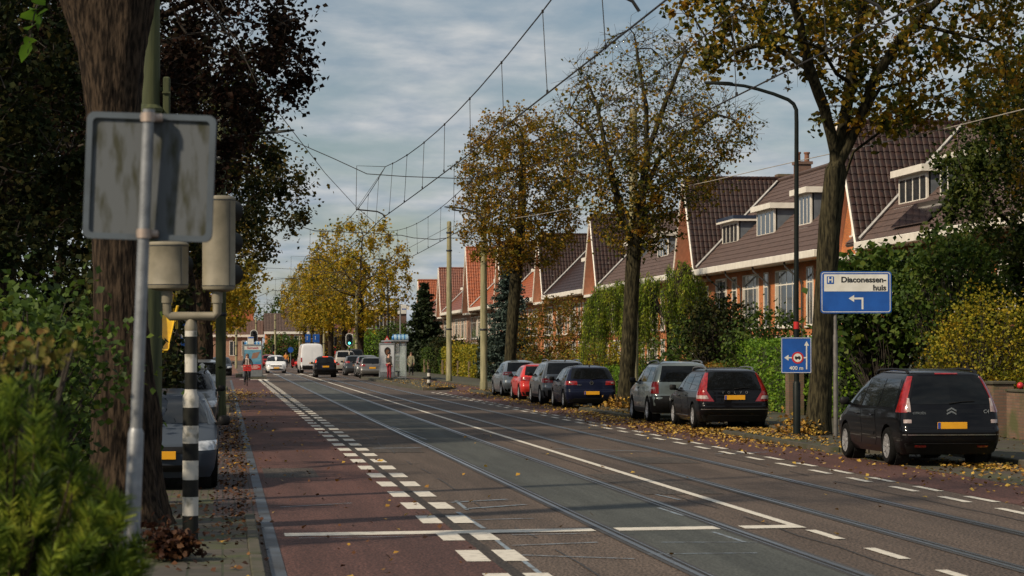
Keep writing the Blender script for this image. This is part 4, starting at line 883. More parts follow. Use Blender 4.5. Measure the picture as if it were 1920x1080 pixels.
def make_wheel(parent, c, r_, side, rim, w=.2, spokes=10):
    M = Matrix.Translation(c) @ Matrix.Rotation(R(90) * side, 4, 'Y')
    mb = MB(); h = w / 2; mb.lathe([(r_ * .62, -h), (r_ * .9, -h), (r_ * .98, -h * .75), (r_, -h * .3), (r_, h * .3), (r_ * .98, h * .75), (r_ * .9, h), (r_ * .66, h), (r_ * .64, h * .4)], 28, 0, M)
    wh = mb.build('wheel', M_TYRE, parent, 40)
    mb = MB(); rr = r_ * .66; mb.lathe([(rr, h * .55), (rr, h * .93), (rr * .93, h * .97), (rr * .90, h * .6)], 28, 0, M, True); mb.lathe([(rr * .92, h * .3), (rr * .92, h * .42), (.004, h * .42)], 24, 1, M)
    for k in range(spokes):
        a = 2 * math.pi * k / spokes; M2 = M @ Matrix.Rotation(a, 4, 'Z')
        vs = [M2 @ Vector(p) for p in ((.02, -.030, h * .5), (rr * .95, -.024, h * .5), (rr * .95, .024, h * .5), (.02, .030, h * .5), (.02, -.026, h * .82), (rr * .95, -.019, h * .95), (rr * .95, .019, h * .95), (.02, .026, h * .82))]
        mb.add(vs, [(0, 3, 2, 1), (4, 5, 6, 7), (0, 1, 5, 4), (1, 2, 6, 5), (2, 3, 7, 6), (3, 0, 4, 7)])
    mb.lathe([(rr * .22, h * .4), (rr * .22, h * .9), (rr * .12, h * .96), (.002, h * .97)], 14, 0, M)
    mb.build('rim', [rim, M_WELL], wh, 40)
def make_car(name, label, cat, loc, rz, sp, group='cars parked along the street', pm=None):
    o = thing(name, label, cat, loc, rz, group); L, H = sp['L'], sp['H']
    sh = Shell(sp['rear'], sp['front'], sp['width'], sp.get('rr', .16), sp.get('rf', .34), sp.get('bowr', .05), sp.get('bowf', .16), L, sp.get('barrel', .05))
    zb = sp.get('zb', .2); zs = sorted(set(np.round(np.concatenate([np.linspace(zb, H - .1, 46), np.linspace(H - .1, H - .002, 9), np.linspace(sp.get('hood0', .68), sp.get('hood1', 1.0), 18)]), 4)))
    body = sh.mesh(zs).build('body', pm, o, 32)
    W = float(max(t[1] for t in sp['width'])); ra = sp['wr'] + .055
    cut = MB()
    for y in sp['axles']:
        for sg in (1, -1): cut.lathe([(ra, -.2), (ra, .22)], 32, 0, Matrix.Translation((sg * (W - .10), y, sp['wr'])) @ Matrix.Rotation(R(90) * sg, 4, 'Y'))
    co = cut.build('cutter', M_WELL); md = body.modifiers.new('b', 'BOOLEAN'); md.operation = 'DIFFERENCE'; md.object = co; md.solver = 'EXACT'; co.parent = o
    baked(body); bpy.data.objects.remove(co); body.data.materials.clear(); body.data.materials.append(pm)
    body.data.set_sharp_from_angle(angle=R(32))
    # dark liners inside the arches
    for y in sp['axles']:
        for sg in (1, -1): mb = MB(); mb.lathe([(ra - .005, -.02), (ra - .005, .2), (ra - .015, .2), (ra - .015, -.015), (.01, -.015)], 24, 0, Matrix.Translation((sg * (W - .30), y, sp['wr'])) @ Matrix.Rotation(R(90) * sg, 4, 'Y')); mb.build('wheel_arch_liner', M_WELL, o, 40)
    for y in sp['axles']:
        for sg in (1, -1): make_wheel(o, (sg * (W - .115), y, sp['wr']), sp['wr'], sg, sp.get('rim', M_RIM), sp.get('ww', .2), sp.get('spokes', 10))
    def part(nm, m, corners, sides=(1, -1), off=.006, nu=6, nv=5, skirt=.02, parent=None):
        mb = MB(); cs = corners if isinstance(corners[0], list) else [corners]
        for c in cs: sh.patch(mb, c, off, nu, nv, sides, skirt)
        return mb.build(nm, m, parent or o, 40)
    for nm, m, c, kw in sp.get('parts', []):
        if isinstance(m, str): m = {'paint': pm, 'glass': M_CGLASS, 'tail': M_TAIL, 'clear': M_TAILW, 'head': M_HEAD, 'black': M_BLACKP, 'chrome': M_CHROME}[m]
        kw = dict(kw); each = kw.pop('each', False)
        if each:
            for sg in (1, -1): part(nm, m, c, (sg,), **kw)
        else: part(nm, m, c, **kw)
    # doors with handles
    for (y0, y1, z0, z1) in sp.get('doors', []):
        for sg in (1, -1):
            d = part('door', pm, [('y', y0, z0), ('y', y1, z0), ('y', y1, z1), ('y', y0, z1)], (sg,), .005, 6, 6, .02); a = sh.at(sh.q('y', y0 + .16, z1 - .09), z1 - .09, .02)
            mb = MB(); mb.box((a[0] * sg, a[1], a[2]), (.03, .17, .028), 0, 0, .01); mb.build('handle', sp.get('handle', pm), d)
    # mirrors
    my, mz = sp.get('mirror', (.62, .98)); a = sh.at(sh.q('y', my, mz), mz, 0)
    for sg in (1, -1):
        mb = MB(); mb.box((sg * (a[0] + .115), my + .02, mz + .06), (.17, .11, .14), 0, 0, .03); mb.box((sg * (a[0] + .02), my + .03, mz + .01), (.1, .06, .05)); mb.build('wing_mirror', sp.get('mirror_mat', M_BLACKP), o, 50)
    # plates
    for where in ('rear', 'front'):
        if where + '_plate' not in sp: continue
        z = sp[where + '_plate']; xo = sp.get('plate_x', 0); a = sh.at(sh.q('x' if where == 'rear' else 'f', .1, z), z, .012); sgn = -1 if where == 'rear' else 1
        mb = MB(); mb.box((xo, a[1] + sgn * .012, z), (.52, .02, .115), 0, 0, .004); pl = mb.build('number_plate', M_PLATE, o)
        mb = MB(); mb.box((xo - .235 * (1 if where == 'rear' else -1), a[1] + sgn * .0235, z), (.045, .006, .105)); mb.build('plate_band', M_PLATEB, pl)
    if 'rails' in sp:
        y0, y1, x, z, hh, m = sp['rails']
        for sg in (1, -1):
            mb = MB(); mb.tube([(sg * x, y0, z - .02), (sg * x, y0 + .09, z + hh * .7), (sg * x, y0 + .22, z + hh), (sg * x, (y0 + y1) / 2, z + hh + .012), (sg * x, y1 - .25, z + hh - .005), (sg * x, y1 - .08, z + hh * .5), (sg * x, y1, z - .03)], [.03, .026, .02, .02, .02, .024, .028], 8); mb.build('roof_rail', m, o, 60)
    if 'wiper' in sp:
        z, x = sp['wiper']; mb = MB()
        p = [sh.at(sh.q('x', abs(xx), zz), zz, .02) * np.array([math.copysign(1, xx) if xx else 1, 1, 1]) for xx, zz in ((-.02, z), (x * .5, z + .03), (x, z + .035))]; mb.tube(p, [.014, .011, .007], 6); mb.build('wiper', M_BLACKP, o)
    if 'antenna' in sp:
        y, z = sp['antenna']; mb = MB(); mb.prism([(-.09, 0), (.06, 0), (-.05, .06), (-.075, .06)], .03, Matrix.Translation((.015, y, z)) @ Matrix.Rotation(R(90), 4, 'Z') @ Matrix.Rotation(R(90), 4, 'X')); mb.build('antenna_fin', sp.get('antenna_mat', M_BLACKP), o)
    return o, sh
def rear_glass(x0, z0, x1, z1): return [('x', 0, z0), ('x', x0, z0), ('x', x1, z1), ('x', 0, z1)]
def wins(rows, zb0, zt0, zb1=None, zt1=None):
    """side windows: (bottom rear y, bottom front y, top front y, top rear y)"""
    return [[('y', a, zb0), ('y', b, zb0), ('y', c, zt0), ('y', d, zt0)] for a, b, c, d in rows]
M_SGLASS = glass_mat('side_glass', (0.012, 0.015, 0.016), .03, .6)
def side_w(sp, rows, z0, z1):
    for r_ in rows: sp['parts'].append(('window', M_SGLASS, [('y', r_[0], z0), ('y', r_[1], z0), ('y', r_[2], z1), ('y', r_[3], z1)], dict(each=True)))
# --- people carrier (black, nearest)
MPV = dict(L=4.59, H=1.66, zb=.2, wr=.325, axles=(-1.36, 1.37), ww=.21, hood0=.7, hood1=1.02, spokes=9,
    rear=[(.15, -2.05), (.3, -2.17), (.42, -2.28), (.62, -2.30), (.66, -2.25), (.95, -2.20), (1.1, -2.16), (1.35, -2.05), (1.52, -1.96), (1.60, -1.90), (1.64, -1.55), (1.66, -.9)],
    front=[(.15, 2.1), (.35, 2.26), (.6, 2.29), (.72, 2.22), (.8, 2.02), (.88, 1.82), (.95, 1.66), (1.15, 1.30), (1.4, .80), (1.54, .45), (1.61, .12), (1.66, -.4)],
    width=[(.15, .80), (.3, .885), (.5, .91), (.8, .915), (.95, .90), (1.0, .885), (1.3, .79), (1.5, .70), (1.58, .64), (1.62, .56), (1.65, .42), (1.66, .25)],
    rr=.17, rf=.4, mirror=(1.05, 1.0), rear_plate=.70, rails=(-1.7, .25, .60, 1.59, .05, M_BLACKP), wiper=(1.07, .42), doors=[(-.62, .28, .32, .93), (.31, 1.12, .32, .93)], parts=[])
side_w(MPV, [(-1.72, -.82, -.82, -1.62), (-.76, .22, .15, -.76), (.28, 1.22, .50, .21)], 1.0, 1.48)
MPV['parts'] += [('rear_window', 'glass', rear_glass(.70, 1.06, .55, 1.53), dict(nu=8, nv=6)), ('windscreen', 'glass', [('f', .72, 1.02), ('f', 0, 1.02), ('f', 0, 1.52), ('f', .56, 1.52)], {}),
    ('tail_lamp', 'tail', [[('x', .76, .92), ('y', -1.86, .92), ('y', -1.88, 1.12), ('x', .74, 1.12)], [('x', .74, 1.12), ('y', -1.88, 1.12), ('y', -1.80, 1.53), ('x', .585, 1.53)]], dict(each=True, off=.010)),
    ('lamp_lens', 'clear', [('x', .70, .93), ('x', .77, .93), ('x', .735, 1.16), ('x', .705, 1.16)], dict(each=True, off=.013)),
    ('bumper', 'black', [('x', 0, .22), ('y', -1.78, .24), ('y', -1.8, .40), ('x', 0, .40)], dict(off=.012)), ('bumper_strip', 'chrome', [('x', 0, .535), ('x', .84, .535), ('x', .84, .552), ('x', 0, .552)], dict(off=.016)),
    ('reflector', 'tail', [('x', .45, .335), ('x', .64, .335), ('x', .64, .365), ('x', .45, .365)], dict(each=True, off=.018)), ('side_moulding', 'black', [('y', -.62, .50), ('y', 1.0, .50), ('y', 1.0, .545), ('y', -.62, .545)], dict(off=.018, each=True)),
    ('brake_light', 'tail', [('x', 0, 1.565), ('x', .2, 1.565), ('x', .2, 1.585), ('x', 0, 1.585)], dict(off=.012)), ('head_lamp', 'head', [('y', 1.72, .68), ('f', .42, .66), ('f', .48, .78), ('y', 1.72, .80)], dict(each=True)), ('reversing_lamp', 'clear', [('x', .70, .74), ('x', .82, .74), ('x', .82, .80), ('x', .70, .80)], dict(each=True, off=.012))]
# --- estate (black)
EST = dict(L=4.82, H=1.54, zb=.19, wr=.32, axles=(-1.44, 1.37), hood0=.68, hood1=.98, spokes=5,
    rear=[(.15, -2.2), (.3, -2.3), (.45, -2.40), (.60, -2.41), (.64, -2.36), (.95, -2.32), (1.05, -2.28), (1.25, -2.16), (1.42, -2.05), (1.48, -1.98), (1.52, -1.6), (1.54, -.8)],
    front=[(.15, 2.2), (.35, 2.38), (.6, 2.40), (.70, 2.34), (.78, 2.1), (.86, 1.6), (.93, 1.25), (1.15, .85), (1.36, .42), (1.45, .15), (1.50, -.15), (1.54, -.6)],
    width=[(.15, .82), (.3, .90), (.5, .925), (.8, .93), (.92, .915), (.97, .89), (1.2, .80), (1.38, .71), (1.46, .64), (1.50, .54), (1.53, .4), (1.54, .25)],
    rr=.2, mirror=(.78, .95), rear_plate=.80, rails=(-1.7, .1, .60, 1.485, .06, M_RAIL), wiper=(1.0, .36), doors=[(-.78, .12, .30, .90), (.15, 1.05, .30, .90)], parts=[], rim=M_RIM)
side_w(EST, [(-1.90, -.95, -.95, -1.78), (-.88, .06, -.06, -.88), (.12, .98, .28, 0)], .98, 1.37)
EST['parts'] += [('rear_window', 'glass', rear_glass(.70, 1.0, .57, 1.43), dict(nu=8, nv=6)), ('windscreen', 'glass', [('f', .72, .98), ('f', 0, .98), ('f', 0, 1.43), ('f', .55, 1.43)], {}),
    ('tail_lamp', 'tail', [[('x', .52, .70), ('y', -1.93, .72), ('y', -1.98, .96), ('x', .70, .96)], [('x', .70, .96), ('y', -2.0, .96), ('y', -1.88, 1.41), ('x', .60, 1.41)]], dict(each=True, off=.012)),
    ('lamp_lens', 'clear', [('x', .66, .76), ('y', -2.0, .77), ('y', -2.02, .85), ('x', .70, .85)], dict(each=True, off=.016)), ('bumper', 'black', [('x', 0, .21), ('y', -1.85, .23), ('y', -1.87, .36), ('x', 0, .36)], dict(off=.012)),
    ('bumper_strip', 'chrome', [('x', 0, .50), ('x', .84, .50), ('x', .84, .515), ('x', 0, .515)], dict(off=.015)), ('side_moulding', 'chrome', [('y', -.78, .305), ('y', 1.0, .305), ('y', 1.0, .33), ('y', -.78, .33)], dict(off=.016, each=True)),
    ('window_trim', 'chrome', [('y', -1.93, .955), ('y', 1.0, .955), ('y', 1.0, .967), ('y', -1.93, .967)], dict(off=.009, each=True)), ('head_lamp', 'head', [('y', 1.8, .64), ('f', .45, .62), ('f', .5, .74), ('y', 1.8, .76)], dict(each=True))]
# --- off-road car (grey green)
SUV = dict(L=4.33, H=1.68, zb=.26, wr=.345, axles=(-1.30, 1.33), ww=.22, hood0=.82, hood1=1.10, spokes=5,
    rear=[(.2, -1.95), (.4, -2.1), (.5, -2.16), (.70, -2.16), (.74, -2.08), (1.05, -2.07), (1.15, -2.05), (1.4, -1.93), (1.56, -1.83), (1.62, -1.74), (1.66, -1.4), (1.68, -.8)],
    front=[(.2, 2.0), (.45, 2.14), (.75, 2.15), (.85, 2.08), (.93, 1.8), (1.0, 1.4), (1.06, 1.15), (1.3, .75), (1.5, .42), (1.58, .2), (1.64, -.1), (1.68, -.5)],
    width=[(.2, .84), (.35, .89), (.6, .915), (.9, .905), (1.02, .89), (1.08, .865), (1.3, .79), (1.5, .71), (1.6, .64), (1.64, .54), (1.67, .4), (1.68, .25)],
    rr=.22, mirror=(.66, 1.08), rails=(-1.5, .1, .60, 1.62, .06, M_RAIL), wiper=(1.14, .38), doors=[(-.85, .0, .42, 1.03), (.03, .92, .42, 1.03)], parts=[])
side_w(SUV, [(-1.68, -.98, -.98, -1.52), (-.92, -.02, -.08, -.92), (.04, .88, .36, -.02)], 1.11, 1.52)
SUV['parts'] += [('rear_window', 'glass', rear_glass(.68, 1.12, .56, 1.55), dict(nu=8, nv=6)), ('windscreen', 'glass', [('f', .72, 1.12), ('f', 0, 1.12), ('f', 0, 1.55), ('f', .56, 1.55)], {}),
    ('tail_lamp', 'tail', [('x', .70, .80), ('y', -1.72, .80), ('y', -1.74, 1.12), ('x', .70, 1.12)], dict(each=True, off=.014)), ('lamp_lens', 'clear', [('x', .80, .92), ('y', -1.78, .92), ('y', -1.78, .98), ('x', .80, .98)], dict(each=True, off=.018)),
    ('bumper', 'black', [('x', 0, .28), ('y', -1.66, .30), ('y', -1.68, .72), ('x', 0, .74)], dict(off=.02)), ('sill_cladding', 'black', [('y', -.9, .28), ('y', .94, .28), ('y', .94, .40), ('y', -.9, .40)], dict(off=.014, each=True)),
    ('head_lamp', 'head', [('y', 1.65, .74), ('f', .45, .72), ('f', .5, .86), ('y', 1.65, .88)], dict(each=True))]
# --- hatchback (dark blue), also silver, red, small black and grey ones
def hatch(L=4.26, H=1.46, W=.90, **kw):
    k = H / 1.46; h = L / 2
    d = dict(L=L, H=H, zb=.18, wr=.315, axles=(-h * .62, h * .61), hood0=.66 * k, hood1=.98 * k, spokes=8,
        rear=[(.15, -h + .18), (.3, -h + .08), (.45 * k, -h + .01), (.58 * k, -h), (.63 * k, -h + .05), (.9 * k, -h + .09), (.98 * k, -h + .13), (1.2 * k, -h + .30), (1.36 * k, -h + .42), (1.41 * k, -h + .52), (1.445 * k, -h + .9), (H, -h + 1.4)],
        front=[(.15, h - .15), (.35, h - .02), (.58 * k, h), (.68 * k, h - .06), (.76 * k, h - .3), (.85 * k, h - .7), (.92 * k, h - .98), (1.1 * k, h - 1.3), (1.3 * k, h - 1.7), (1.38 * k, h - 1.95), (1.43 * k, h - 2.3), (H, h - 2.7)],
        width=[(.15, W - .1), (.3, W - .03), (.5, W - .002), (.75 * k, W), (.88 * k, W - .012), (.93 * k, W - .03), (1.15 * k, W - .12), (1.32 * k, W - .20), (1.39 * k, W - .27), (1.43 * k, W - .38), (1.455 * k, W - .52), (H, W - .65)],
        rr=.2, mirror=(h - 1.4, .93 * k), rear_plate=.53 * k if kw.get('low_plate') else .72 * k, wiper=(.98 * k, .34), doors=[(-h * .42, .02, .28, .86 * k), (.05, h * .46, .28, .86 * k)], parts=[])
    side_w(d, [(-h + .66, -h * .44 - .02, -h * .44 - .06, -h + .82), (-h * .42, .0, -.06, -h * .42), (.06, h * .45, h * .12, -.0)], .94 * k, 1.31 * k)
    wx = W - .16
    d['parts'] += [('rear_window', 'glass', rear_glass(wx - .04, 1.0 * k, wx - .14, 1.36 * k), dict(nu=8, nv=6)), ('windscreen', 'glass', [('f', wx, .96 * k), ('f', 0, .96 * k), ('f', 0, 1.36 * k), ('f', wx - .14, 1.36 * k)], dict(nu=7)),
        ('bumper', 'black', [('x', 0, .2), ('y', -h + .5, .22), ('y', -h + .5, .33), ('x', 0, .36)], dict(off=.012)), ('head_lamp', 'head', [('y', h - .55, .60 * k), ('f', W * .52, .58 * k), ('f', W * .56, .71 * k), ('y', h - .62, .73 * k)], dict(each=True, off=.01)),
        ('grille', 'black', [('f', W * .5, .55 * k), ('f', 0, .55 * k), ('f', 0, .64 * k), ('f', W * .54, .64 * k)], dict(off=.01)), ('lower_grille', 'black', [('f', W * .62, .27), ('f', 0, .27), ('f', 0, .36), ('f', W * .62, .36)], dict(off=.01))]
    tl = kw.get('tail', (.50, .74, .87))
    d['parts'] += [('tail_lamp', 'tail', [('x', W - (.17 if kw.get('tall') else .42), tl[1] * k), ('y', -h + (.42 if not kw.get('tall') else .3), tl[1] * k), ('y', -h + (.42 if not kw.get('tall') else .42), tl[2] * k), ('x', W - (.16 if kw.get('tall') else .40), tl[2] * k)], dict(each=True, off=.012)),
        ('lamp_lens', 'clear', [('x', W - .22, (tl[1] + .05) * k), ('x', W - .13, (tl[1] + .05) * k), ('x', W - .13, (tl[1] + .08) * k), ('x', W - .22, (tl[1] + .08) * k)], dict(each=True, off=.016))]
    for q in ('antenna', 'rails', 'front_plate', 'rim', 'mirror_mat', 'spokes', 'rear_plate', 'wr', 'zb', 'ww'):
        if q in kw: d[q] = kw[q]
    return d
GOLF = hatch(4.26, 1.46, .895, low_plate=True, antenna=(-1.35, 1.43), tail=(0, .80, .93))
BLACK, NAVY = paint('black', (0.004, 0.004, 0.005), coat=.45, spec=.08), paint('navy', (0.008, 0.011, 0.028), .25, coat=.25, spec=.1)
c1 = (11.62 + .93)
car, sh = make_car('people_carrier', 'black people carrier with roof rails, nearest car on the right', 'car', (12.33, 42.35, 0.01), R(.4), MPV, pm=BLACK)
mb = MB()
for dz in (0, .055):
    a = sh.at(sh.q('x', .01, .93), .93, .012); y = a[1] - .006
    for sg in (1, -1): mb.add([(0, y, .955 + dz), (0, y, .925 + dz), (sg * .085, y, .88 + dz), (sg * .085, y, .91 + dz)], [(0, 1, 2, 3) if sg < 0 else (3, 2, 1, 0)]); 
mb.build('chevron_emblem', M_CHROME, car)
a = sh.at(sh.q('x', .55, .93), .93, .014); text('lettering', 'C4', .085, M_CHROME, car, Matrix.Translation((.62, a[1] - .0, .935)) @ FACE_CAM, .004, bold=.002)
text('lettering', 'CITROËN', .055, M_CHROME, car, Matrix.Translation((-.56, a[1] - .0, .91)) @ FACE_CAM, .004, bold=.001)
car, sh = make_car('estate_car', 'black estate car with tall red tail lamps in front of the bright hedge', 'car', (12.72, 61.75, 0.01), R(-.5), EST, pm=BLACK)
a = sh.at(sh.q('x', .2, .90), .90, .012)
for k, ch in enumerate('VOLVO'): text('lettering', ch, .085, M_CHROME, car, Matrix.Translation((-.30 + .15 * k, a[1] - .002, .925)) @ FACE_CAM, .004, bold=.002)
make_car('off_road_car', 'grey green off-road car with black bumper and roof rails', 'car', (12.47, 66.6 + .25, 0.01), R(-.5), SUV, pm=paint('sage', (0.20, 0.235, 0.225), .3, .45))
car, sh = make_car('hatchback', 'dark blue hatchback with a round badge behind the grey crossover', 'car', (12.40, 83.2, 0.01), R(0), GOLF, pm=NAVY)
a = sh.at(sh.q('x', .02, .86), .86, .012); mb = MB(); mb.lathe([(.055, 0), (.062, .012), (.05, .012), (.048, 0)], 20, 0, Matrix.Translation((0, a[1], .87)) @ Matrix.Rotation(R(90), 4, 'X')); mb.build('round_badge', M_CHROME, car)
text('lettering', 'VW', .06, M_CHROME, car, Matrix.Translation((0, a[1] - .006, .87)) @ FACE_CAM, .003); text('lettering', 'GOLF', .06, M_CHROME, car, Matrix.Translation((-.42, a[1] - .004, .80)) @ FACE_CAM, .003, bold=.001)
CROSS = hatch(4.35, 1.62, .90, tail=(0, .72, .86), wr=.34, zb=.26, rails=(-1.4, .2, .58, 1.57, .055, M_RAIL), rear_plate=.75, antenna=(-1.5, 1.58))
CROSS['parts'] += [('bumper', 'black', [('x', 0, .3), ('y', -1.62, .32), ('y', -1.62, .52), ('x', 0, .55)], dict(off=.018)), ('sill_cladding', 'black', [('y', -.95, .29), ('y', .95, .29), ('y', .95, .38), ('y', -.95, .38)], dict(off=.014, each=True))]
make_car('crossover', 'grey crossover with roof rails between the red hatchback and the dark blue one', 'car', (12.36, 89.0, 0.01), 0, CROSS, pm=paint('mid_grey', (0.16, 0.175, 0.19), .3, .5))
make_car('hatchback', 'small red hatchback between the silver car and the grey crossover', 'car', (12.42, 96.4, 0.01), 0, hatch(3.85, 1.44, .82, tail=(0, .78, .93), rear_plate=.55), pm=paint('red', (0.55, 0.035, 0.028), .3))
make_car('hatchback', 'small silver car with high red tail lamps at the foot of the russet lime', 'car', (12.6, 104.4, 0.01), R(2), hatch(3.9, 1.55, .83, tail=(0, .85, .99), rear_plate=.6), pm=paint('silver', (0.38, 0.42, 0.44), .32, .5))
# left side, facing the camera
XS = hatch(4.2, 1.40, .855, front_plate=.50, rear_plate=.7)
make_car('hatchback', 'grey blue hatchback facing the camera behind the striped signal pole', 'car', (-.92, 36.6, 0.01), R(180), XS, pm=paint('steel_blue', (0.050, 0.062, 0.080), .4, 0, coat=.06, spec=.10))
make_car('crossover', 'dark grey car with a leaf covered roof behind the grey blue hatchback on the left', 'car', (-1.0, 59.6, 0.01), R(180), hatch(4.3, 1.58, .88, rails=(-1.4, .2, .58, 1.53, .05, M_RAIL)), pm=paint('slate', (0.07, 0.08, 0.09), .3, .4))
make_car('estate_car', 'light blue grey car behind the mossy pole on the left, third from the camera', 'car', (-.80, 93.4, 0.01), R(180), hatch(4.5, 1.62, .90), pm=paint('pale_blue', (0.25, 0.29, 0.33), .3, .4))
make_car('hatchback', 'black car far down the left bay with only its front corner in view', 'car', (-.2, 190, 0.01), R(180), hatch(4.2, 1.46, .88), pm=BLACK)
# moving traffic
LOG = hatch(4.25, 1.53, .87, front_plate=.45)
x, y = xy(518, 207); make_car('saloon_car', 'white car driving towards the camera beside the billboard', 'car', (x, y + 2, 0.01), R(180), LOG, 'cars driving on the street', paint('white', (0.80, 0.80, 0.80), .35))
PAN = hatch(3.65, 1.55, .83, tail=(0, .98, 1.24), tall=True, rear_plate=.78)
x, y = xy(610.5, 175); car, sh = make_car('hatchback', 'black hatchback driving away with its brake lights on', 'car', (x, y + 1.8, 0.01), 0, PAN, 'cars driving on the street', BLACK)
lit = emit_mat('brake_lamp_lit', (1.0, 0.08, 0.015), 1.3, (.4, .02, .01))
mb = MB(); sh.patch(mb, [('x', 0, 1.47), ('x', .2, 1.47), ('x', .2, 1.495), ('x', 0, 1.495)], .02, 4, 2, (1, -1)); mb.build('brake_light', lit, car)
for sg in (1, -1): mb = MB(); sh.patch(mb, [('x', .67, 1.06), ('x', .73, 1.06), ('x', .69, 1.24), ('x', .64, 1.24)], .018, 4, 4, (sg,)); mb.build('brake_light', lit, car)
# van
VAN = dict(L=5.9, H=2.55, zb=.3, wr=.35, axles=(-1.75, 1.85), ww=.22, hood0=.9, hood1=1.3, spokes=6, barrel=.02, bowr=.03, rr=.1,
    rear=[(.2, -2.8), (.45, -2.92), (.6, -2.95), (.66, -2.9), (1.2, -2.88), (2.2, -2.78), (2.42, -2.74), (2.5, -2.6), (2.55, -2.1)],
    front=[(.2, 2.7), (.5, 2.9), (.8, 2.9), (1.0, 2.75), (1.15, 2.4), (1.25, 2.15), (1.6, 1.85), (2.0, 1.45), (2.3, 1.05), (2.45, .8), (2.55, .2)],
    width=[(.2, .92), (.5, .98), (1.2, 1.0), (2.1, .93), (2.35, .86), (2.46, .76), (2.52, .6), (2.55, .3)], mirror=(1.9, 1.45), rear_plate=.86, doors=[(.75, 1.75, .5, 1.3)], parts=[])
side_w(VAN, [(.85, 1.8, 1.45, .9)], 1.35, 1.95)
VAN['parts'] += [('rear_door', 'paint', [('x', .02, .72), ('x', .84, .72), ('x', .74, 2.25), ('x', .02, 2.25)], dict(each=True, off=.014, nv=8)), ('windscreen', 'glass', [('f', .8, 1.32), ('f', 0, 1.32), ('f', 0, 2.1), ('f', .7, 2.1)], {}),
    ('tail_lamp', 'tail', [('x', .86, .95), ('y', -2.8, .95), ('y', -2.78, 1.32), ('x', .85, 1.32)], dict(each=True, off=.012)), ('bumper', 'black', [('x', 0, .34), ('y', -2.6, .36), ('y', -2.6, .66), ('x', 0, .66)], dict(off=.03)), ('head_lamp', 'head', [('y', 2.3, .85), ('f', .55, .85), ('f', .6, 1.05), ('y', 2.3, 1.08)], dict(each=True))]
x, y = xy(584, 206); make_car('delivery_van', 'grey white delivery van driving away in the right lane', 'van', (x, y + 2.9, 0.01), R(1.5), VAN, 'cars driving on the street', paint('van_grey', (0.66, 0.67, 0.69), .4))
# parked beyond the shelter
x, y = xy(696, 168); make_car('hatchback', 'metallic grey car parked just beyond the shelter, its left lamp showing', 'car', (x + .15, y + 2.2, .01), R(-2), hatch(4.3, 1.5, .88, tail=(0, .82, .95)), pm=paint('warm_grey', (0.17, 0.165, 0.16), .3, .5))
x, y = xy(690, 178); make_car('estate_car', 'pale grey estate parked second beyond the shelter', 'car', (x + .05, y + 2.4, .01), R(-1), hatch(4.6, 1.6, .9, tail=(0, .85, 1.25), tall=True), pm=paint('cool_grey', (0.22, 0.23, 0.235), .3, .5))
x, y = xy(668, 187); make_car('hatchback', 'dark grey car parked beside the traffic light with the green lamp', 'car', (x, y + 2.2, .01), 0, hatch(4.3, 1.58, .89, tail=(0, .9, 1.03)), pm=paint('charcoal', (0.05, 0.055, 0.06), .3, .4))
x, y = xy(648, 212); make_car('pickup_van', 'beige flat fronted light van far behind the green traffic light', 'van', (x, y + 2.2, .01), 0, hatch(4.6, 1.95, .95, tail=(0, .5, .62)), pm=paint('beige', (0.38, 0.36, 0.33), .45))
x, y = xy(665, 225); make_car('van', 'dark van parked behind the beige light van', 'van', (x, y + 2.2, .01), 0, hatch(4.8, 2.1, .95), pm=paint('dark_van', (0.03, 0.035, 0.045), .4))
x, y = xy(503, 272); make_car('hatchback', 'small red car far behind the white car', 'car', (x, y, .01), 0, hatch(3.9, 1.46, .85), pm=paint('deep_red', (0.3, 0.02, 0.02), .35))
# ================================================================== HOUSES
M_BRICK = brick_mat('house_brick', (0.60, 0.19, 0.052), (0.47, 0.135, 0.038), (0.32, 0.20, 0.11))
M_BRICKP = brick_mat('pale_brick', (0.42, 0.22, 0.14), (0.33, 0.16, 0.10), (0.34, 0.28, 0.22))
M_BRICKD = brick_mat('dark_brick', (0.20, 0.10, 0.07), (0.14, 0.075, 0.055), (0.15, 0.12, 0.10))
M_WALLB = brick_mat('garden_brick', (0.20, 0.115, 0.075), (0.15, 0.085, 0.06), (0.12, 0.10, 0.075), moss=(0.08, 0.08, 0.03))
M_TILE_D = mat('glazed_tile_dark', (0.044, 0.020, 0.014), (0.016, 0.010, 0.010), .42, scale=5, detail=4, spec=.3, lo=.3, hi=.7)
M_TILE_B = mat('roof_tile_brown', (0.105, 0.066, 0.054), (0.062, 0.040, 0.034), .7, scale=3.5, detail=6, lo=.3, hi=.7)
M_TILE_R = mat('roof_tile_red', (0.36, 0.092, 0.026), (0.18, 0.048, 0.018), .5, scale=4, detail=5, lo=.3, hi=.7)
M_TILE_RB = mat('roof_tile_russet', (0.22, 0.072, 0.040), (0.11, 0.042, 0.030), .5, scale=4, detail=5, lo=.3, hi=.7)
M_WHITE = mat('white_woodwork', (0.78, 0.74, 0.66), (0.66, 0.62, 0.55), .5, scale=3, detail=6)
M_SOFFIT = mat('soffit_boards', (0.55, 0.30, 0.20), (0.46, 0.245, 0.165), .7, scale=8, stretch=(1, 1, .2))
M_ZINC = mat('zinc', (0.17, 0.19, 0.215), (0.12, 0.135, 0.155), .55, .3, scale=3)
M_LEAD = mat('lead_flashing', (0.45, 0.44, 0.42), (0.32, 0.32, 0.31), .6, scale=4)
M_NAVYW = mat('navy_fascia', (0.02, 0.03, 0.06), None, .4)
M_HGLASS = glass_mat('window_glass', (0.03, 0.035, 0.04), .06, .55)
M_CURTAIN = mat('curtain', (0.45, 0.42, 0.36), (0.32, 0.30, 0.26), .8, scale=9, stretch=(1, 6, .3))
M_PIPE = mat('drain_pipe', (0.05, 0.05, 0.05), None, .5)
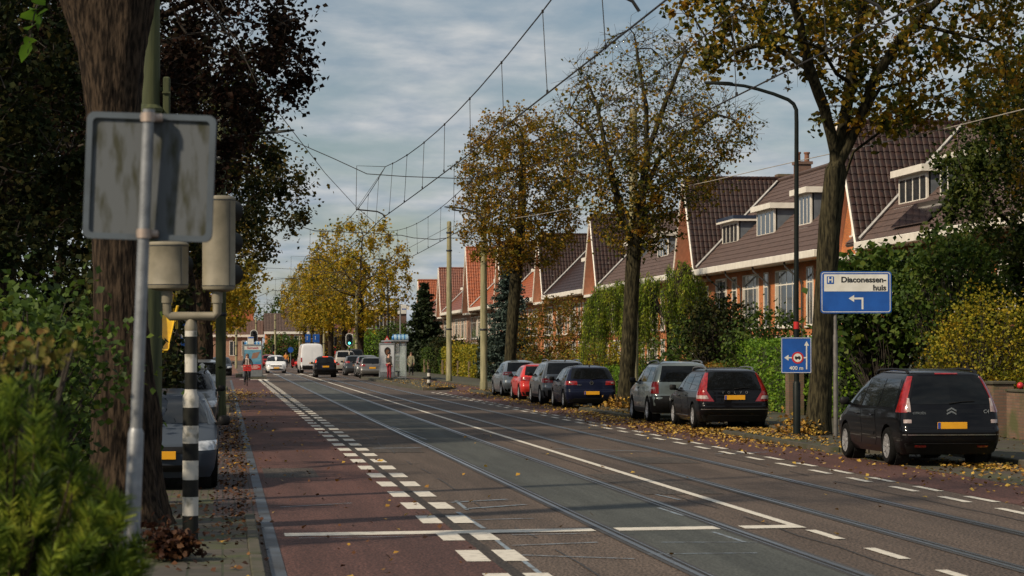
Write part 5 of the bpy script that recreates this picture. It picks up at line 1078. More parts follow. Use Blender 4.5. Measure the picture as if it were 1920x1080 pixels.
M_SOLAR = mat('solar_cells', (0.010, 0.012, 0.020), None, .12, coat=1)
def tiles(mb, o, u, v, nu, nv, amp=.032, step=.022, seg=5, mi=0):
    """pantiled slope: o corner at the eave, u along the eave, v up the slope; one wave per tile, a step per course"""
    o, u, v = np.array(o, float), np.array(u, float), np.array(v, float); n = np.cross(u, v); n /= np.linalg.norm(n); ku = nu * seg
    a = np.arange(ku + 1) / seg; wav = amp * (np.abs(np.sin(a * math.pi)) ** .7 - .5); rows = []
    for j in range(nv):
        for f, h in ((0.0, step), (1.0, 0.0)):
            rows.append([tuple(o + u * (i / ku) + v * ((j + f * .999) / nv) + n * (wav[i] + h)) for i in range(ku + 1)])
    return mb.grid(rows, mi)
def quad_slab(mb, a, b, c, d, t, mi=0):
    """thick flat panel under a, b, c, d (ccw seen from outside)"""
    a, b, c, d = (np.array(q, float) for q in (a, b, c, d)); n = np.cross(b - a, d - a); n /= np.linalg.norm(n)
    vs = [a, b, c, d] + [q - n * t for q in (a, b, c, d)]; return mb.add(vs, [(0, 1, 2, 3), (7, 6, 5, 4), (0, 4, 5, 1), (1, 5, 6, 2), (2, 6, 7, 3), (3, 7, 4, 0)], mi)
def window_x(parent, x, y0, y1, z0, z1, cols=2, transom=None, curtain=True, depth=.10, fr=.07, name='window', arch=False):
    """window in a wall facing -X: white frame standing 3 mm proud of the wall, glass set back"""
    mb = MB(); xa, xb = x - .030, x + depth
    mb.box2((xa, y0, z0), (xb, y0 + fr, z1)); mb.box2((xa, y1 - fr, z0), (xb, y1, z1)); mb.box2((xa + .003, y0 + fr, z0), (xb, y1 - fr, z0 + fr)); mb.box2((xa + .003, y0 + fr, z1 - fr), (xb, y1 - fr, z1))
    for k in range(1, cols): y = y0 + (y1 - y0) * k / cols; mb.box2((xa + .006, y - fr * .42, z0 + fr), (xb - .002, y + fr * .42, z1 - fr))
    if transom:
        z = z0 + (z1 - z0) * transom; ys = [y0 + (y1 - y0) * k / cols for k in range(cols + 1)]
        for a, b in zip(ys[:-1], ys[1:]): mb.box2((xa + .010, a + fr * .42, z - fr * .4), (xb - .004, b - fr * .42, z + fr * .4))
    w = mb.build(name, M_WHITE, parent)
    g = MB(); g.box2((x - .016, y0 + fr * .5, z0 + fr * .5), (x - .008, y1 - fr * .5, z1 - fr * .5)); g.build('pane', M_HGLASS, w)
    s = MB(); s.box2((x - .10, y0 - .06, z0 - .07), (x + .06, y1 + .06, z0 - .004)); s.build('sill', M_WHITE, w)
    if curtain:
        wd = (y1 - y0) * .14
        for a, b in ((y0 + fr, y0 + fr + wd), (y1 - fr - wd, y1 - fr)): c = MB(); c.box2((x - .019, a, z0 + fr), (x - .0165, b, z1 - fr)); c.build('curtain', M_CURTAIN, w)
    return w
X0, XF, XR, ZE, ZR = 23.35, 24.05, 28.2, 5.72, 10.62         # gutter front, facade, ridge; eave and ridge heights
def slope_z(x): return ZE + .28 + (x - X0) * (ZR - ZE - .28) / (XR - X0)
def dormer(parent, y0, y1, z0, z1, cols, fascia, xf=None):
    """flat roofed dormer on the street slope"""
    xf = xf if xf is not None else X0 + (z0 - ZE - .28) * (XR - X0) / (ZR - ZE - .28) + .12; xb = X0 + (z1 + .12 - ZE - .28) * (XR - X0) / (ZR - ZE - .28) + .3
    mb = MB(); mb.box2((xf + .05, y0, z0 - .35), (xb, y1, z1)); d = mb.build('dormer', M_ZINC, parent)
    mb = MB(); mb.box2((xf - .28, y0 - .22, z1 + .003), (xb + .1, y1 + .22, z1 + .25)); r_ = mb.build('dormer_roof', fascia, d)
    if fascia is M_NAVYW: mb = MB(); mb.box2((xf - .29, y0 - .23, z1 - .02), (xb, y1 + .23, z1 + .07)); mb.build('fascia', M_WHITE, d)
    window_x(d, xf, y0, y1, z0, z1, cols, None, False, .12, .125)
    mb = MB(); mb.box2((xf - .20, y0 - .15, z0 - .16), (xf - .02, y1 + .15, z0 - .075)); mb.build('flashing', M_LEAD, d)
def chimney(parent, x, y, z0, z1, w=.9, d=.7, pots=2, mt=None):
    mb = MB(); mb.box2((x - w / 2, y - d / 2, z0), (x + w / 2, y + d / 2, z1)); mb.box2((x - w / 2 - .07, y - d / 2 - .07, z1 + .002), (x + w / 2 + .07, y + d / 2 + .07, z1 + .14)); c = mb.build('chimney', mt or M_BRICKD, parent)
    for k in range(pots): mb = MB(); mb.lathe([(.13, 0), (.12, .38), (.16, .4), (.16, .48), (.1, .48)], 10, 0, Matrix.Translation((x + (k - (pots - 1) / 2) * .45, y, z1 + .145))); mb.build('chimney_pot', mat('chimney_pot', (0.22, 0.10, 0.06), None, .8), c)
def house(label, yg, y_near, tile_g, tile_m, brick, dorm, wins, half=2.9, chims=(), apex=None, solar=None, pipes=(), name='brick_house'):
    """a terraced house: roof with the ridge along the street, one steep cross gable at its far end (centre yg)"""
    o = thing(name, label, 'house', (0, 0, 0), 0, 'terraced brick houses on the right'); za = apex or 10.75; y_far = yg + half + .3
    foot = ZE - .10; xt = X0 - .12
    # walls
    mb = MB(); mb.box2((XF, y_near, 0), (XF + .3, y_far, ZE + .1)); mb.box2((XF + .3, y_near, 0), (33, y_near + .3, ZE)); mb.box2((XF + .3, y_far - .3, 0), (33, y_far, ZE)); mb.box2((32.7, y_near + .3, 0), (33, y_far - .3, ZE))
    mb.add([(XF - .02, yg - half + .25, foot + .15), (XF - .02, yg + half - .25, foot + .15), (XF - .02, yg, za - .45), (XF + .28, yg - half + .25, foot + .15), (XF + .28, yg + half - .25, foot + .15), (XF + .28, yg, za - .45)], [(0, 2, 1), (3, 4, 5), (0, 1, 4, 3), (1, 2, 5, 4), (2, 0, 3, 5)])
    mb.build('wall', brick, o)
    # main roof
    rf = MB(); ye = yg - half * .2; sl = math.hypot(XR - X0, ZR - ZE - .28)
    tiles(rf, (X0 + .02, ye, ZE + .28), (0, y_near - ye, 0), (XR - X0, 0, ZR - ZE - .28), int((ye - y_near) / .24), int(sl / .34), .026, .026, 4)
    quad_slab(rf, (X0, ye, ZE + .24), (X0, y_near, ZE + .24), (XR, y_near, ZR - .04), (XR, ye, ZR - .04), .12); quad_slab(rf, (33.4, y_near, ZE - .1), (33.4, y_far, ZE - .1), (XR, y_far, ZR), (XR, y_near, ZR), .12)
    rf.tube([(XR, y_near, ZR + .05), (XR, y_far, ZR + .05)], .11, 8); roof = rf.build('roof', tile_m, o)
    # cross gable
    g = MB(); hg = math.hypot(half, za - foot); n_u = int((XR - xt) / .215); n_v = int(hg / .33)
    tiles(g, (xt, yg - half, foot), (XR + .3 - xt, 0, 0), (0, half, za - foot), n_u, n_v, .045, .03, 6)
    tiles(g, (XR + .3, yg + half, foot), (xt - XR - .3, 0, 0), (0, -half, za - foot), n_u, n_v, .035, .03, 3)
    for k in range(n_u): g.lathe([(.09, 0), (.105, .2)], 7, 0, Matrix.Translation((xt + k * .215, yg, za + .02)) @ Matrix.Rotation(R(90), 4, 'Y'))
    gr = g.build('gable_roof', tile_g, o)
    s = MB(); quad_slab(s, (xt, yg - half + .05, foot - .05), (XR, yg - half + .05, foot - .05), (XR, yg, za - .07), (xt, yg, za - .07), .07); quad_slab(s, (XR, yg + half - .05, foot - .05), (xt, yg + half - .05, foot - .05), (xt, yg, za - .07), (XR, yg, za - .07), .07); s.build('soffit', M_SOFFIT, gr)
    b = MB()
    for sg in (1, -1): b.tube([(xt - .03, yg + sg * half, foot - .03), (xt - .03, yg, za - .02)], .055, 4)
    b.build('bargeboard', M_WHITE, gr)
    fl = MB(); vx = lambda z: X0 + (z - ZE - .28) * (XR - X0) / (ZR - ZE - .28)
    pts = [(vx(z) - .03, yg - half * (za - z) / (za - foot) - .06, z + .09) for z in np.linspace(ZE + .3, ZR - .1, 8)]; fl.tube(pts, .07, 5); fl.build('valley_flashing', M_LEAD, o)
    # gutter and eaves board
    q = MB(); q.box2((X0 - .25, y_near, ZE - .05), (X0 + .05, yg - half + .1, ZE + .25), 0, .02); q.box2((X0 + .05, y_near, ZE - .048), (XF, yg - half + .1, ZE + .05)); q.box2((X0 - .1, yg - half + .1, foot - .22), (XF, yg + half, foot - .06)); q.build('gutter', M_WHITE, o)
    for (a, b_, c, d, f) in dorm: dormer(o, a, b_, c, d, 4 if b_ - a > 2.6 else 3, f)
    for w in wins: window_x(o, XF - .004, *w)
    # gable windows
    window_x(o, XF - .024, yg - half + 1.05, yg - half + 1.75, 6.2, 7.5, 1, None, False); window_x(o, XF - .024, yg - .9, yg + .9, 6.4, 7.9, 2, .7)
    window_x(o, XF - .004, yg - half + .5, yg + half - .5, 3.1, 5.2, 4, .72); window_x(o, XF - .004, yg - half + .5, yg + half - .5, .8, 2.7, 4, .72)
    for c in chims: chimney(o, *c)
    for y in pipes: p = MB(); p.tube([(X0 - .1, y, ZE - .03), (X0 - .05, y, ZE - .25), (XF - .08, y - .15, ZE - .85), (XF - .08, y - .15, .2)], .045, 7); p.build('drain_pipe', M_PIPE, o, 60)
    if solar:
        y0, y1, z0, z1 = solar; x_ = lambda z: vx(z) - .10
        p = MB(); quad_slab(p, (x_(z0), y1, z0 + .1), (x_(z0), y0, z0 + .1), (x_(z1), y0, z1 + .1), (x_(z1), y1, z1 + .1), .05); p.build('solar_panel', M_SOLAR, o)
    return o
Yh = lambda px, x: (lambda D: (D - x * .1185) / .993)(x * .9998 / .9929 * FPX / (px - 419))
def band(spans, z0, z1, tr): return [(a, b, z0, z1, c, tr) for a, b, c in spans]
def spans(y0, y1):
    out = []; y = y1
    while y > y0 + 2:
        out.append((max(y - 3.3, y0), y, 4)); y -= 4.3
        if y > y0 + 1.6: out.append((y - 1.2, y, 2)); y -= 2.1
    return out
s2 = [(114.2, 116.8, 3), (111.9, 113.0, 1), (107.2, 110.6, 3), (105.2, 106.2, 1), (99.6, 103.9, 4), (97.0, 98.2, 2)]
house('brown tiled house behind the forked lime, with the solar panel', 89.9, 60.5, M_TILE_D, M_TILE_B, M_BRICK, [(83.4, 87.0, 7.28, 8.35, M_WHITE), (78.2, 81.8, 7.28, 8.45, M_WHITE), (70, 73, 7.28, 8.35, M_WHITE)],
      band(spans(61, 86), 3.2, 5.3, .7) + band(spans(61, 86), .8, 2.7, .7), chims=[(28.3, 76, 9.8, 11.9)], solar=(79.3, 83.6, 6.25, 7.1), pipes=(84.5,), apex=10.7)
house('brown tiled house in mid row with three dormers, one navy edged', 121.0, 93.2, M_TILE_D, M_TILE_B, M_BRICK, [(114.6, 118.2, 7.15, 8.25, M_NAVYW), (107.0, 110.6, 7.2, 8.4, M_WHITE), (100.6, 103.2, 7.3, 8.7, M_WHITE)],
      band(s2, 3.0, 5.45, .74) + band(s2, .8, 2.6, .7), chims=[(28.4, 116.8, 9.8, 11.15, .7, .8), (28.9, 122.6, 9.7, 10.95, .8, .7, 0, M_WALLB)], pipes=(115.2, 110.9, 105.0, 98.9), apex=10.75)
house('brown tiled house half hidden by the leaning lime and the willow', 152.6, 124.4, M_TILE_D, M_TILE_B, M_BRICK, [(143, 146.2, 7.1, 8.3, M_WHITE), (133.4, 136.6, 7.2, 8.4, M_WHITE)], band(spans(125, 149), 3.1, 5.3, .72) + band(spans(125, 149), .8, 2.6, .7), chims=[(28.3, 139, 9.8, 11.7)], pipes=(147, 141), apex=10.6)
house('slate coloured house behind the russet lime with one small dormer', 178.4, 156.0, M_TILE_D, M_TILE_D, M_BRICK, [(160.5, 163, 7.0, 8.0, M_WHITE)], band(spans(157, 174), 3.1, 5.2, .72) + band(spans(157, 174), .8, 2.6, .7), apex=10.6, pipes=(172,))
house('house with a dark glazed gable roof behind the blue spruce', 205.0, 181.7, M_TILE_D, M_TILE_R, M_BRICK, [(188, 191, 7.1, 8.2, M_WHITE)], band(spans(182.5, 201), 3.1, 5.2, .72) + band(spans(182.5, 201), .8, 2.6, .7), apex=11.2)
house('house with the bright orange red gable roof between the two tram poles', 232.4, 208.3, M_TILE_R, M_TILE_R, M_BRICKP, [(216, 219, 7.2, 8.2, M_WHITE)], band(spans(209, 229), 3.1, 5.2, .72) + band(spans(209, 229), .8, 2.6, .7), half=3.3, apex=11.9)
house('house with the russet gable roof left of the farther tram pole', 262.0, 236.0, M_TILE_RB, M_TILE_RB, M_BRICKP, [(247, 250, 7.2, 8.2, M_WHITE)], band(spans(237, 258), 3.1, 5.2, .72) + band(spans(237, 258), .8, 2.6, .7), half=2.8, apex=10.9)
house('last red roofed house of the row, behind the dark yew', 290.0, 265.2, M_TILE_R, M_TILE_RB, M_BRICKP, [], band(spans(266, 286), 3.1, 5.2, .72) + band(spans(266, 286), .8, 2.6, .7), half=2.8, apex=10.4)
# ---- buildings facing the camera at the end of the street
def facing_house(name, label, x0, x1, y, z_eave, z_ridge, brick, tile, rows, white_band=True, flat=False, group=None):
    o = thing(name, label, 'house', (0, 0, 0), 0, group); mb = MB(); mb.box2((x0, y, 0), (x1, y + 10, z_eave)); mb.build('wall', brick, o)
    if flat: mb = MB(); mb.box2((x0 - .2, y - .2, z_eave + .003), (x1 + .2, y + 10.2, z_eave + .35)); mb.build('roof', M_ZINC, o)
    else:
        mb = MB(); tiles(mb, (x0 - .3, y - .4, z_eave + .1), (x1 - x0 + .6, 0, 0), (0, 5, z_ridge - z_eave), int((x1 - x0) / .5), 14, .05, .04, 3); quad_slab(mb, (x1 + .3, y + 10.4, z_eave), (x0 - .3, y + 10.4, z_eave), (x0 - .3, y + 5, z_ridge), (x1 + .3, y + 5, z_ridge), .2)
        mb.add([(x0, y, z_eave), (x0, y + 10, z_eave), (x0, y + 4.6, z_ridge - .05), (x1, y, z_eave), (x1, y + 10, z_eave), (x1, y + 4.6, z_ridge - .05)], [(0, 2, 1), (3, 4, 5)]); mb.build('roof', tile, o)
        x = x0 + 4
        while x < x1 - 2: chimney(o, x, y + 4.8, z_ridge - .5, z_ridge + .9, 1.0, .7, 2); x += 11
    if white_band: mb = MB(); mb.box2((x0 - .3, y - .55, z_eave - .32), (x1 + .3, y - .003, z_eave + .12)); mb.build('gutter', M_WHITE, o)
    for z0, z1, step, ww, arch in rows:
        x = x0 + .9
        while x + ww < x1 - .3:
            mb = MB(); mb.box2((x, y - .05, z0), (x + .1, y + .05, z1)); mb.box2((x + ww - .1, y - .05, z0), (x + ww, y + .05, z1)); mb.box2((x + .1, y - .047, z1 - .12), (x + ww - .1, y + .05, z1)); mb.box2((x + .1, y - .047, z0), (x + ww - .1, y + .05, z0 + .1)); mb.box2((x + ww / 2 - .05, y - .044, z0 + .1), (x + ww / 2 + .05, y + .05, z1 - .12))
            w = mb.build('window', M_WHITE, o); mb = MB(); mb.box2((x + .06, y - .02, z0 + .05), (x + ww - .06, y - .01, z1 - .05)); mb.build('pane', M_HGLASS, w); x += step
    return o
facing_house('brick_row', 'low brick row with a white gutter at the street end, behind the billboard', -9, 7.2, 452, 4.7, 7.4, M_BRICKP, mat('roof_tile_umber', (0.15, 0.08, 0.055), (0.10, 0.055, 0.04), .7, scale=3), [(.9, 3.7, 2.3, 1.5, 0)])
facing_house('brick_row', 'brown roofed row with white windows behind the white car and van', 7.6, 18.5, 440, 5.2, 8.6, M_BRICK, mat('roof_tile_sepia', (0.10, 0.065, 0.05), (0.07, 0.045, 0.036), .7, scale=3), [(3.2, 4.6, 2.1, 1.4, 0), (.8, 2.4, 2.1, 1.4, 0)])
facing_house('brick_row', 'low dark roofed row behind the trunks of the golden limes', 19, 32, 446, 4.8, 7.8, M_BRICKD, M_TILE_RB, [(.9, 3.6, 2.4, 1.5, 0)])
facing_house('brick_house', 'red roofed house with a pale band behind the far brick row', -16, 5.5, 470, 6.6, 10.2, M_BRICKP, M_TILE_R, [(5.0, 6.6, 2.6, 1.8, 0)])
facing_house('brick_house', 'red brick house behind the far tram shelter at the left of the street end', -20, -1.6, 330, 6.0, 9.5, M_BRICK, M_TILE_RB, [(3.4, 5.0, 3.1, 1.6, 0), (.8, 2.6, 3.1, 1.6, 0)])
facing_house('brick_building', 'dark brick building with white framed upright windows behind the tallest golden lime', 16.5, 22.6, 300, 7.3, 0, M_BRICKD, M_ZINC, [(4.6, 6.7, 1.35, 1.0, 1), (.9, 3.0, 1.5, 1.0, 1)], True, True)
facing_house('brick_house', 'brick house behind the dark trees on the left', -20, -10.5, 74, 6.0, 10.5, M_BRICKD, M_TILE_D, [(3.4, 5.0, 2.6, 1.5, 0), (.8, 2.6, 2.6, 1.5, 0)])
# ================================================================== STREET FURNITURE, WIRES, PEOPLE
M_GALV = mat('galvanised_steel', (0.30, 0.315, 0.33), (0.19, 0.20, 0.215), .5, .55, scale=9, detail=8, bump=.1)
M_SIGNBACK = mat('stained_sign_back', (0.098, 0.110, 0.120), (0.034, 0.036, 0.020), .7, .1, scale=7, detail=13, stretch=(2.2, 1, .6), lo=.36, hi=.52)
M_SIGNRIM = mat('sign_rim', (0.10, 0.125, 0.15), (0.075, 0.09, 0.105), .5, .3, scale=6)
M_BEIGE = mat('signal_beige', (0.225, 0.20, 0.145), (0.165, 0.148, 0.105), .6, scale=7, detail=8, bump=.05)
M_BLK = mat('pole_black', (0.010, 0.010, 0.011), (0.016, 0.017, 0.013), .6, scale=7, spec=.2)
M_WHT = mat('pole_white', (0.52, 0.50, 0.45), (0.10, 0.10, 0.07), .7, scale=7, detail=11, lo=.30, hi=.47)
M_POLE = mat('tram_pole_paint', (0.32, 0.29, 0.165), (0.17, 0.165, 0.09), .8, scale=3, detail=9, stretch=(3, 3, .35), bump=.2)
M_POLEG = mat('mossy_pole', (0.072, 0.082, 0.030), (0.028, 0.038, 0.014), .8, scale=3, detail=9, stretch=(4, 4, .3), bump=.2)
M_LAMP = mat('lamp_post_green', (0.010, 0.014, 0.013), (0.006, 0.009, 0.008), .5, scale=5, spec=.2)
M_WIRE = mat('wire', (0.025, 0.022, 0.02), None, .6)
M_WIREL = mat('pale_cable', (0.40, 0.37, 0.33), None, .6)
M_BLUE = mat('sign_blue', (0.010, 0.085, 0.36), (0.008, 0.065, 0.28), .4, scale=3)
M_SWHITE = mat('sign_white', (0.66, 0.65, 0.60), (0.56, 0.55, 0.50), .5, scale=5)
M_SBLACK = mat('sign_black', (0.012, 0.012, 0.012), None, .5)
M_SRED = mat('sign_red', (0.50, 0.02, 0.02), None, .45)
M_ALU = mat('shelter_aluminium', (0.42, 0.44, 0.45), (0.34, 0.35, 0.36), .35, .7)
M_DGREY = mat('dark_grey_metal', (0.03, 0.033, 0.036), None, .45, .3)
M_GLS = clear_glass('shelter_glass', (.62, .72, .70), .28)
M_WOODP = mat('post_wood', (0.24, 0.17, 0.10), (0.14, 0.10, 0.06), .85, scale=6, stretch=(1, 1, .2))
def rrect(w, h, r_, n=5):
    p = []
    for cx_, cy_2, a0 in ((w / 2 - r_, -h / 2 + r_, -90), (w / 2 - r_, h / 2 - r_, 0), (-w / 2 + r_, h / 2 - r_, 90), (-w / 2 + r_, -h / 2 + r_, 180)):
        for k in range(n + 1): a = R(a0 + 90 * k / n); p.append((cx_ + r_ * math.cos(a), cy_2 + r_ * math.sin(a)))
    return p
def face(mb, poly, y, t, mi=0, dx=0, dz=0):           # a flat shape in the XZ plane, front at y, t thick behind it
    return mb.prism([(a + dx, b + dz) for a, b in poly], t, Matrix.Translation((0, y + t, 0)) @ FACE_CAM, mi)
def disc(r_, n=28): return [(r_ * math.cos(2 * math.pi * k / n), r_ * math.sin(2 * math.pi * k / n)) for k in range(n)]
def ground_at(px, D, z=0.0): q = P(px, 656, D); return Vector((q.x, q.y, z))
# ---- grey sign seen from behind, near left
Dn = 11.5; top = P(279, 205, Dn); low = P(262, 640, Dn); foot = P(252, 1040, Dn); d = (low - top); g0 = top + d * ((top.z) / (-d.z)); g0.z = .05
o = thing('road_sign', 'grey stained road sign seen from behind on a galvanised post, nearest thing on the left', 'sign', tuple(g0), -YAW); Mi = o.matrix_basis.inverted() if False else (Matrix.Translation(g0) @ Matrix.Rotation(-YAW, 4, 'Z')).inverted()
sleeve = top + (g0 - top) * ((top.z - P(258, 812, Dn).z) / (top.z - g0.z))
mb = MB(); mb.tube([Mi @ top, Mi @ sleeve], .0285, 18); mb.build('post', M_GALV, o, 50)
mb = MB(); mb.tube([Mi @ (sleeve + Vector((0, 0, .025))), Mi @ sleeve, Mi @ g0], [.0285, .038, .041], 18); mb.build('sleeve', M_GALV, o, 40)
c = Mi @ P(281, 332, Dn + .075); mb = MB(); w_, h_ = .605, .595
tl = Matrix.Translation(c) @ Matrix.Rotation(R(2.0), 4, 'Y')
mb.prism(rrect(w_, h_, .03), .004, tl @ FACE_CAM); pn = mb.build('sign_panel', M_SIGNBACK, o)
mb = MB(); op, ip = rrect(w_ + .012, h_ + .012, .036), rrect(w_ - .045, h_ - .045, .022); n = len(op); Mr = tl @ Matrix.Translation((0, .002, 0)) @ FACE_CAM
mb.add([Mr @ Vector((a, b, zz)) for zz, pp in ((-.012, op), (.022, op), (.022, ip), (-.0, ip)) for a, b in pp], [(k * n + i, k * n + (i + 1) % n, (k + 1) * n + (i + 1) % n, (k + 1) * n + i) for k in range(3) for i in range(n)]); mb.build('rim', M_SIGNRIM, o)
for py in (220, 438):
    q = Mi @ P(270 + (332 - py) * .035 + 4, py, Dn); mb = MB(); mb.tube([q + Vector((0, 0, -.022)), q + Vector((0, 0, .022))], .035, 16); mb.box((q.x + .012, q.y + .032, q.z), (.105, .04, .036), 0, 0, .006); mb.build('bracket', mat('pinkish_clamp', (0.42, 0.34, 0.29), None, .5, .5), o, 50)
# ---- striped signal pole with two beige heads seen from behind
D = 24.2; b = ground_at(358, D, .09); o = thing('traffic_signal', 'black and white striped signal pole with two beige heads seen from behind', 'traffic light', tuple(b), -YAW)
zp = lambda py: P(358, py, D).z - .09
ys = [1030, 960, 930, 877, 840, 785, 748, 704, 665, 622, 615]
mb = MB(); stripes = [(1032, 963, 0, 17), (963, 930, 1, 17), (930, 897, 0, 15), (897, 863, 1, 15), (863, 830, 0, 15), (830, 797, 1, 15), (797, 764, 0, 14.6), (764, 731, 1, 14.4), (731, 698, 0, 12), (698, 664, 1, 11.5), (664, 631, 0, 11.5), (631, 619, 1, 11.3)]
mb.lathe([(.075, 0), (.078, zp(768)), (.0775, zp(746)), (.060, zp(732)), (.059, zp(619))], 24, 0) if False else None
stripes = [(1032, 966, 0), (966, 931, 1), (931, 899, 0), (899, 863, 1), (863, 831, 0), (831, 798, 1), (798, 764, 0), (764, 730, 1), (730, 698, 0), (698, 664, 1), (664, 631, 0), (631, 620, 1)]
for a, c_, m_ in stripes:
    ra = .080 if a > 735 else .061; rb = .080 if c_ > 735 else .061
    if a > 735 > c_: mb.lathe([(ra, zp(a)), (ra, zp(744)), (rb, zp(736)), (rb, zp(c_))], 24, m_)
    else: mb.lathe([(ra, zp(a)), (rb, zp(c_))], 24, m_)
mb.build('pole', [M_BLK, M_WHT], o, 40)
mb = MB(); mb.lathe([(.063, zp(620)), (.064, zp(612)), (.05, zp(604)), (.03, zp(598))], 18); k = D / FPX
xl, xr = (320 - 365) * k, (414 - 365) * k; za = zp(593)
mb.tube([(xl, 0, zp(548)), (xl, 0, za + .03), (xl + .03, 0, za), (xr - .03, 0, za), (xr, 0, za + .03), (xr, 0, zp(548))], .044, 14); mb.tube([(xl, 0, zp(568)), (xl, 0, zp(545))], .055, 14); mb.tube([(xr, 0, zp(568)), (xr, 0, zp(545))], .055, 14); mb.build('bracket', M_BEIGE, o, 45)
def back_head(x, y0, y1, half, lens):
    z0, z1 = zp(y0), zp(y1); mb = MB(); prof = [(half * .5, z0 + .0), (half * .93, z0 + .022), (half, z0 + .05), (half, z0 + .055), (half * .985, z0 + .06), (half * .985, z1 - .05), (half, z1 - .045), (half, z1 - .03), (half * .9, z1 - .008), (half * .4, z1)]
    M_ = Matrix.Translation((x, .02, 0)) @ Matrix.Diagonal((1, .82, 1, 1)); mb.lathe(prof, 28, 0, M_); h = mb.build('signal_head', M_BEIGE, o, 35)
    for za_ in (z0 + .058, z1 - .048): sm = MB(); sm.lathe([(half * .99, za_ - .005), (half * 1.006, za_ - .004), (half * 1.006, za_ + .004), (half * .99, za_ + .005)], 28, 0, M_, True); sm.build('seam', M_DGREY, h)
    sm = MB(); sm.box((x + half * .72, .02 - half * .57, (z0 + z1) / 2), (.006, .012, z1 - z0 - .13)); sm.build('hinge_line', M_DGREY, h)
    for j in range(lens): zz = z0 + (z1 - z0) * (j + .5) / lens; mb = MB(); mb.lathe([(.09, 0), (.10, .22), (.105, .22), (.095, 0)], 18, 0, Matrix.Translation((x + half * .12, half * .55, zz + .02)) @ Matrix.Rotation(R(-30), 4, 'Z') @ Matrix.Rotation(R(-90), 4, 'X')); mb.build('lens_hood', M_BLK, h, 40)
back_head(xl + .005, 545, 452, 39 * k, 1); back_head(xr + .012, 547, 366, 31.5 * k, 3)
# ---- tram poles
def tram_pole(label, b, top_z, r0, r1, m, collar=None, box=None):
    o = thing('tram_pole', label, 'pole', tuple(b), 0, 'poles carrying the tram wires'); h = top_z - b.z; mb = MB()
    if collar: mb.lathe([(r0 * 1.28, 0), (r0 * 1.28, collar - .05), (r0 * 1.36, collar - .04), (r0 * 1.36, collar), (r0, collar + .05), (r1, h), (r1 * .6, h + .04)], 20)
    else: mb.lathe([(r0 * 1.15, 0), (r0 * 1.12, .35), (r0, .4), (r0, h * .5), (r1, h), (r1 * .6, h + .05)], 18)
    mb.build('shaft', m, o, 40)
    mb = MB()
    for z in (h - .7, h - 1.8, h * .32): mb.lathe([(r0 * 1.06, z), (r0 * 1.12, z + .02), (r0 * 1.12, z + .08), (r0 * 1.06, z + .1)], 16)
    mb.build('clamp_band', M_DGREY, o, 40)
    return o
b = ground_at(279, 31.5, .05); tp = tram_pole('mossy green tram pole with a collar right behind the thick trunk', b, 9.2, .135, .115, M_POLEG, P(279, 203, 31.5).z - .05)
mb = MB(); z = P(310, 180, 31.5).z - .05; mb.box((.215, .02, z), (.10, .16, .52), 0, 0, .02); mb.box((.215, -.0, z + .05), (.108, .17, .02)); mb.box((.13, 0, z + .1), (.1, .05, .05)); mb.build('switch_box', M_POLEG, tp)
b = ground_at(414, 70, .01); tp_l = tram_pole('mossy tram pole standing between the parked cars on the left', b, 9.3, .15, .11, M_POLEG)
pole_defs = [(1188, 84, 205, 'tram pole rising through the half bare lime'), (907, 115, 384, 'pale green tram pole with a street lamp arm, nearest to the silver car'), (842, 148, 416, 'pale green tram pole between the shelter and the lamp arm pole'), (668.5, 228, 540, 'thin far tram pole in front of the tallest golden lime'), (607.5, 300, 560, 'far tram pole behind the van and the black hatchback')]
poles = []
for px, D, ty, lab in pole_defs:
    b = ground_at(px, D, .1); poles.append((tram_pole(lab, b, P(px, ty, D).z, .165 if px > 700 else .14, .135 if px > 700 else .12, M_POLE), b, P(px, ty, D).z))
for px, D, ty, lab in ((516, 290, 590, 'far tram pole left of the white car roof'), (480, 300, 596, 'far tram pole above the billboard'), (443, 260, 618, 'far tram pole beside the left amber lime'), (562, 330, 630, 'short far pole behind the white car'), (591, 340, 625, 'far leaning pole left of the blue boards')):
    b = ground_at(px, D, .0); tram_pole(lab, b, P(px, ty, D).z, .13, .11, M_POLE)
# ---- street lamps
def lamp_head(mb, tip, back):
    t, b_ = Vector(tip), Vector(back); d_ = (b_ - t); L = d_.length; d_.normalize(); s_ = d_.cross(Vector((0, 0, 1))).normalized(); u_ = s_.cross(d_)
    rows = []
    for f, w_, h_ in ((0, .05, .02), (.06, .10, .045), (.5, .15, .06), (.85, .13, .07), (1, .06, .06)):
        c_ = t + d_ * L * f; rows.append([c_ + s_ * w_ - u_ * h_ * .35, c_ + s_ * w_ * .7 + u_ * h_ * .6, c_ - s_ * w_ * .7 + u_ * h_ * .6, c_ - s_ * w_ - u_ * h_ * .35])
    mb.grid([r_ for r_ in rows], 0, True); o_ = len(mb.v); mb.f += [tuple(o_ - 4 + k for k in range(4)), tuple(o_ - 20 + k for k in (3, 2, 1, 0))]; mb.m += [0, 0]
def lamp(label, px, D, pts, tip, back, base=True, bands=True):
    b = ground_at(px, D, .1); o = thing('street_lamp', label, 'street lamp', tuple(b)); L_ = [P(x, y, D) - b for x, y in pts]
    mb = MB(); mb.tube([(0, 0, 0), (0, 0, 1.15), (0, 0, 1.2)], [.085, .085, .06], 14); mb.tube([(0, 0, 1.2), (0, 0, 3.2)] + L_, [.06, .056] + [.048 - .016 * k / len(L_) for k in range(len(L_))], 12); mb.build('post', M_LAMP, o, 40)
    mb = MB(); lamp_head(mb, P(*tip, D) - b, P(*back, D) - b); mb.build('lamp_head', M_LAMP, o, 50); return o, b
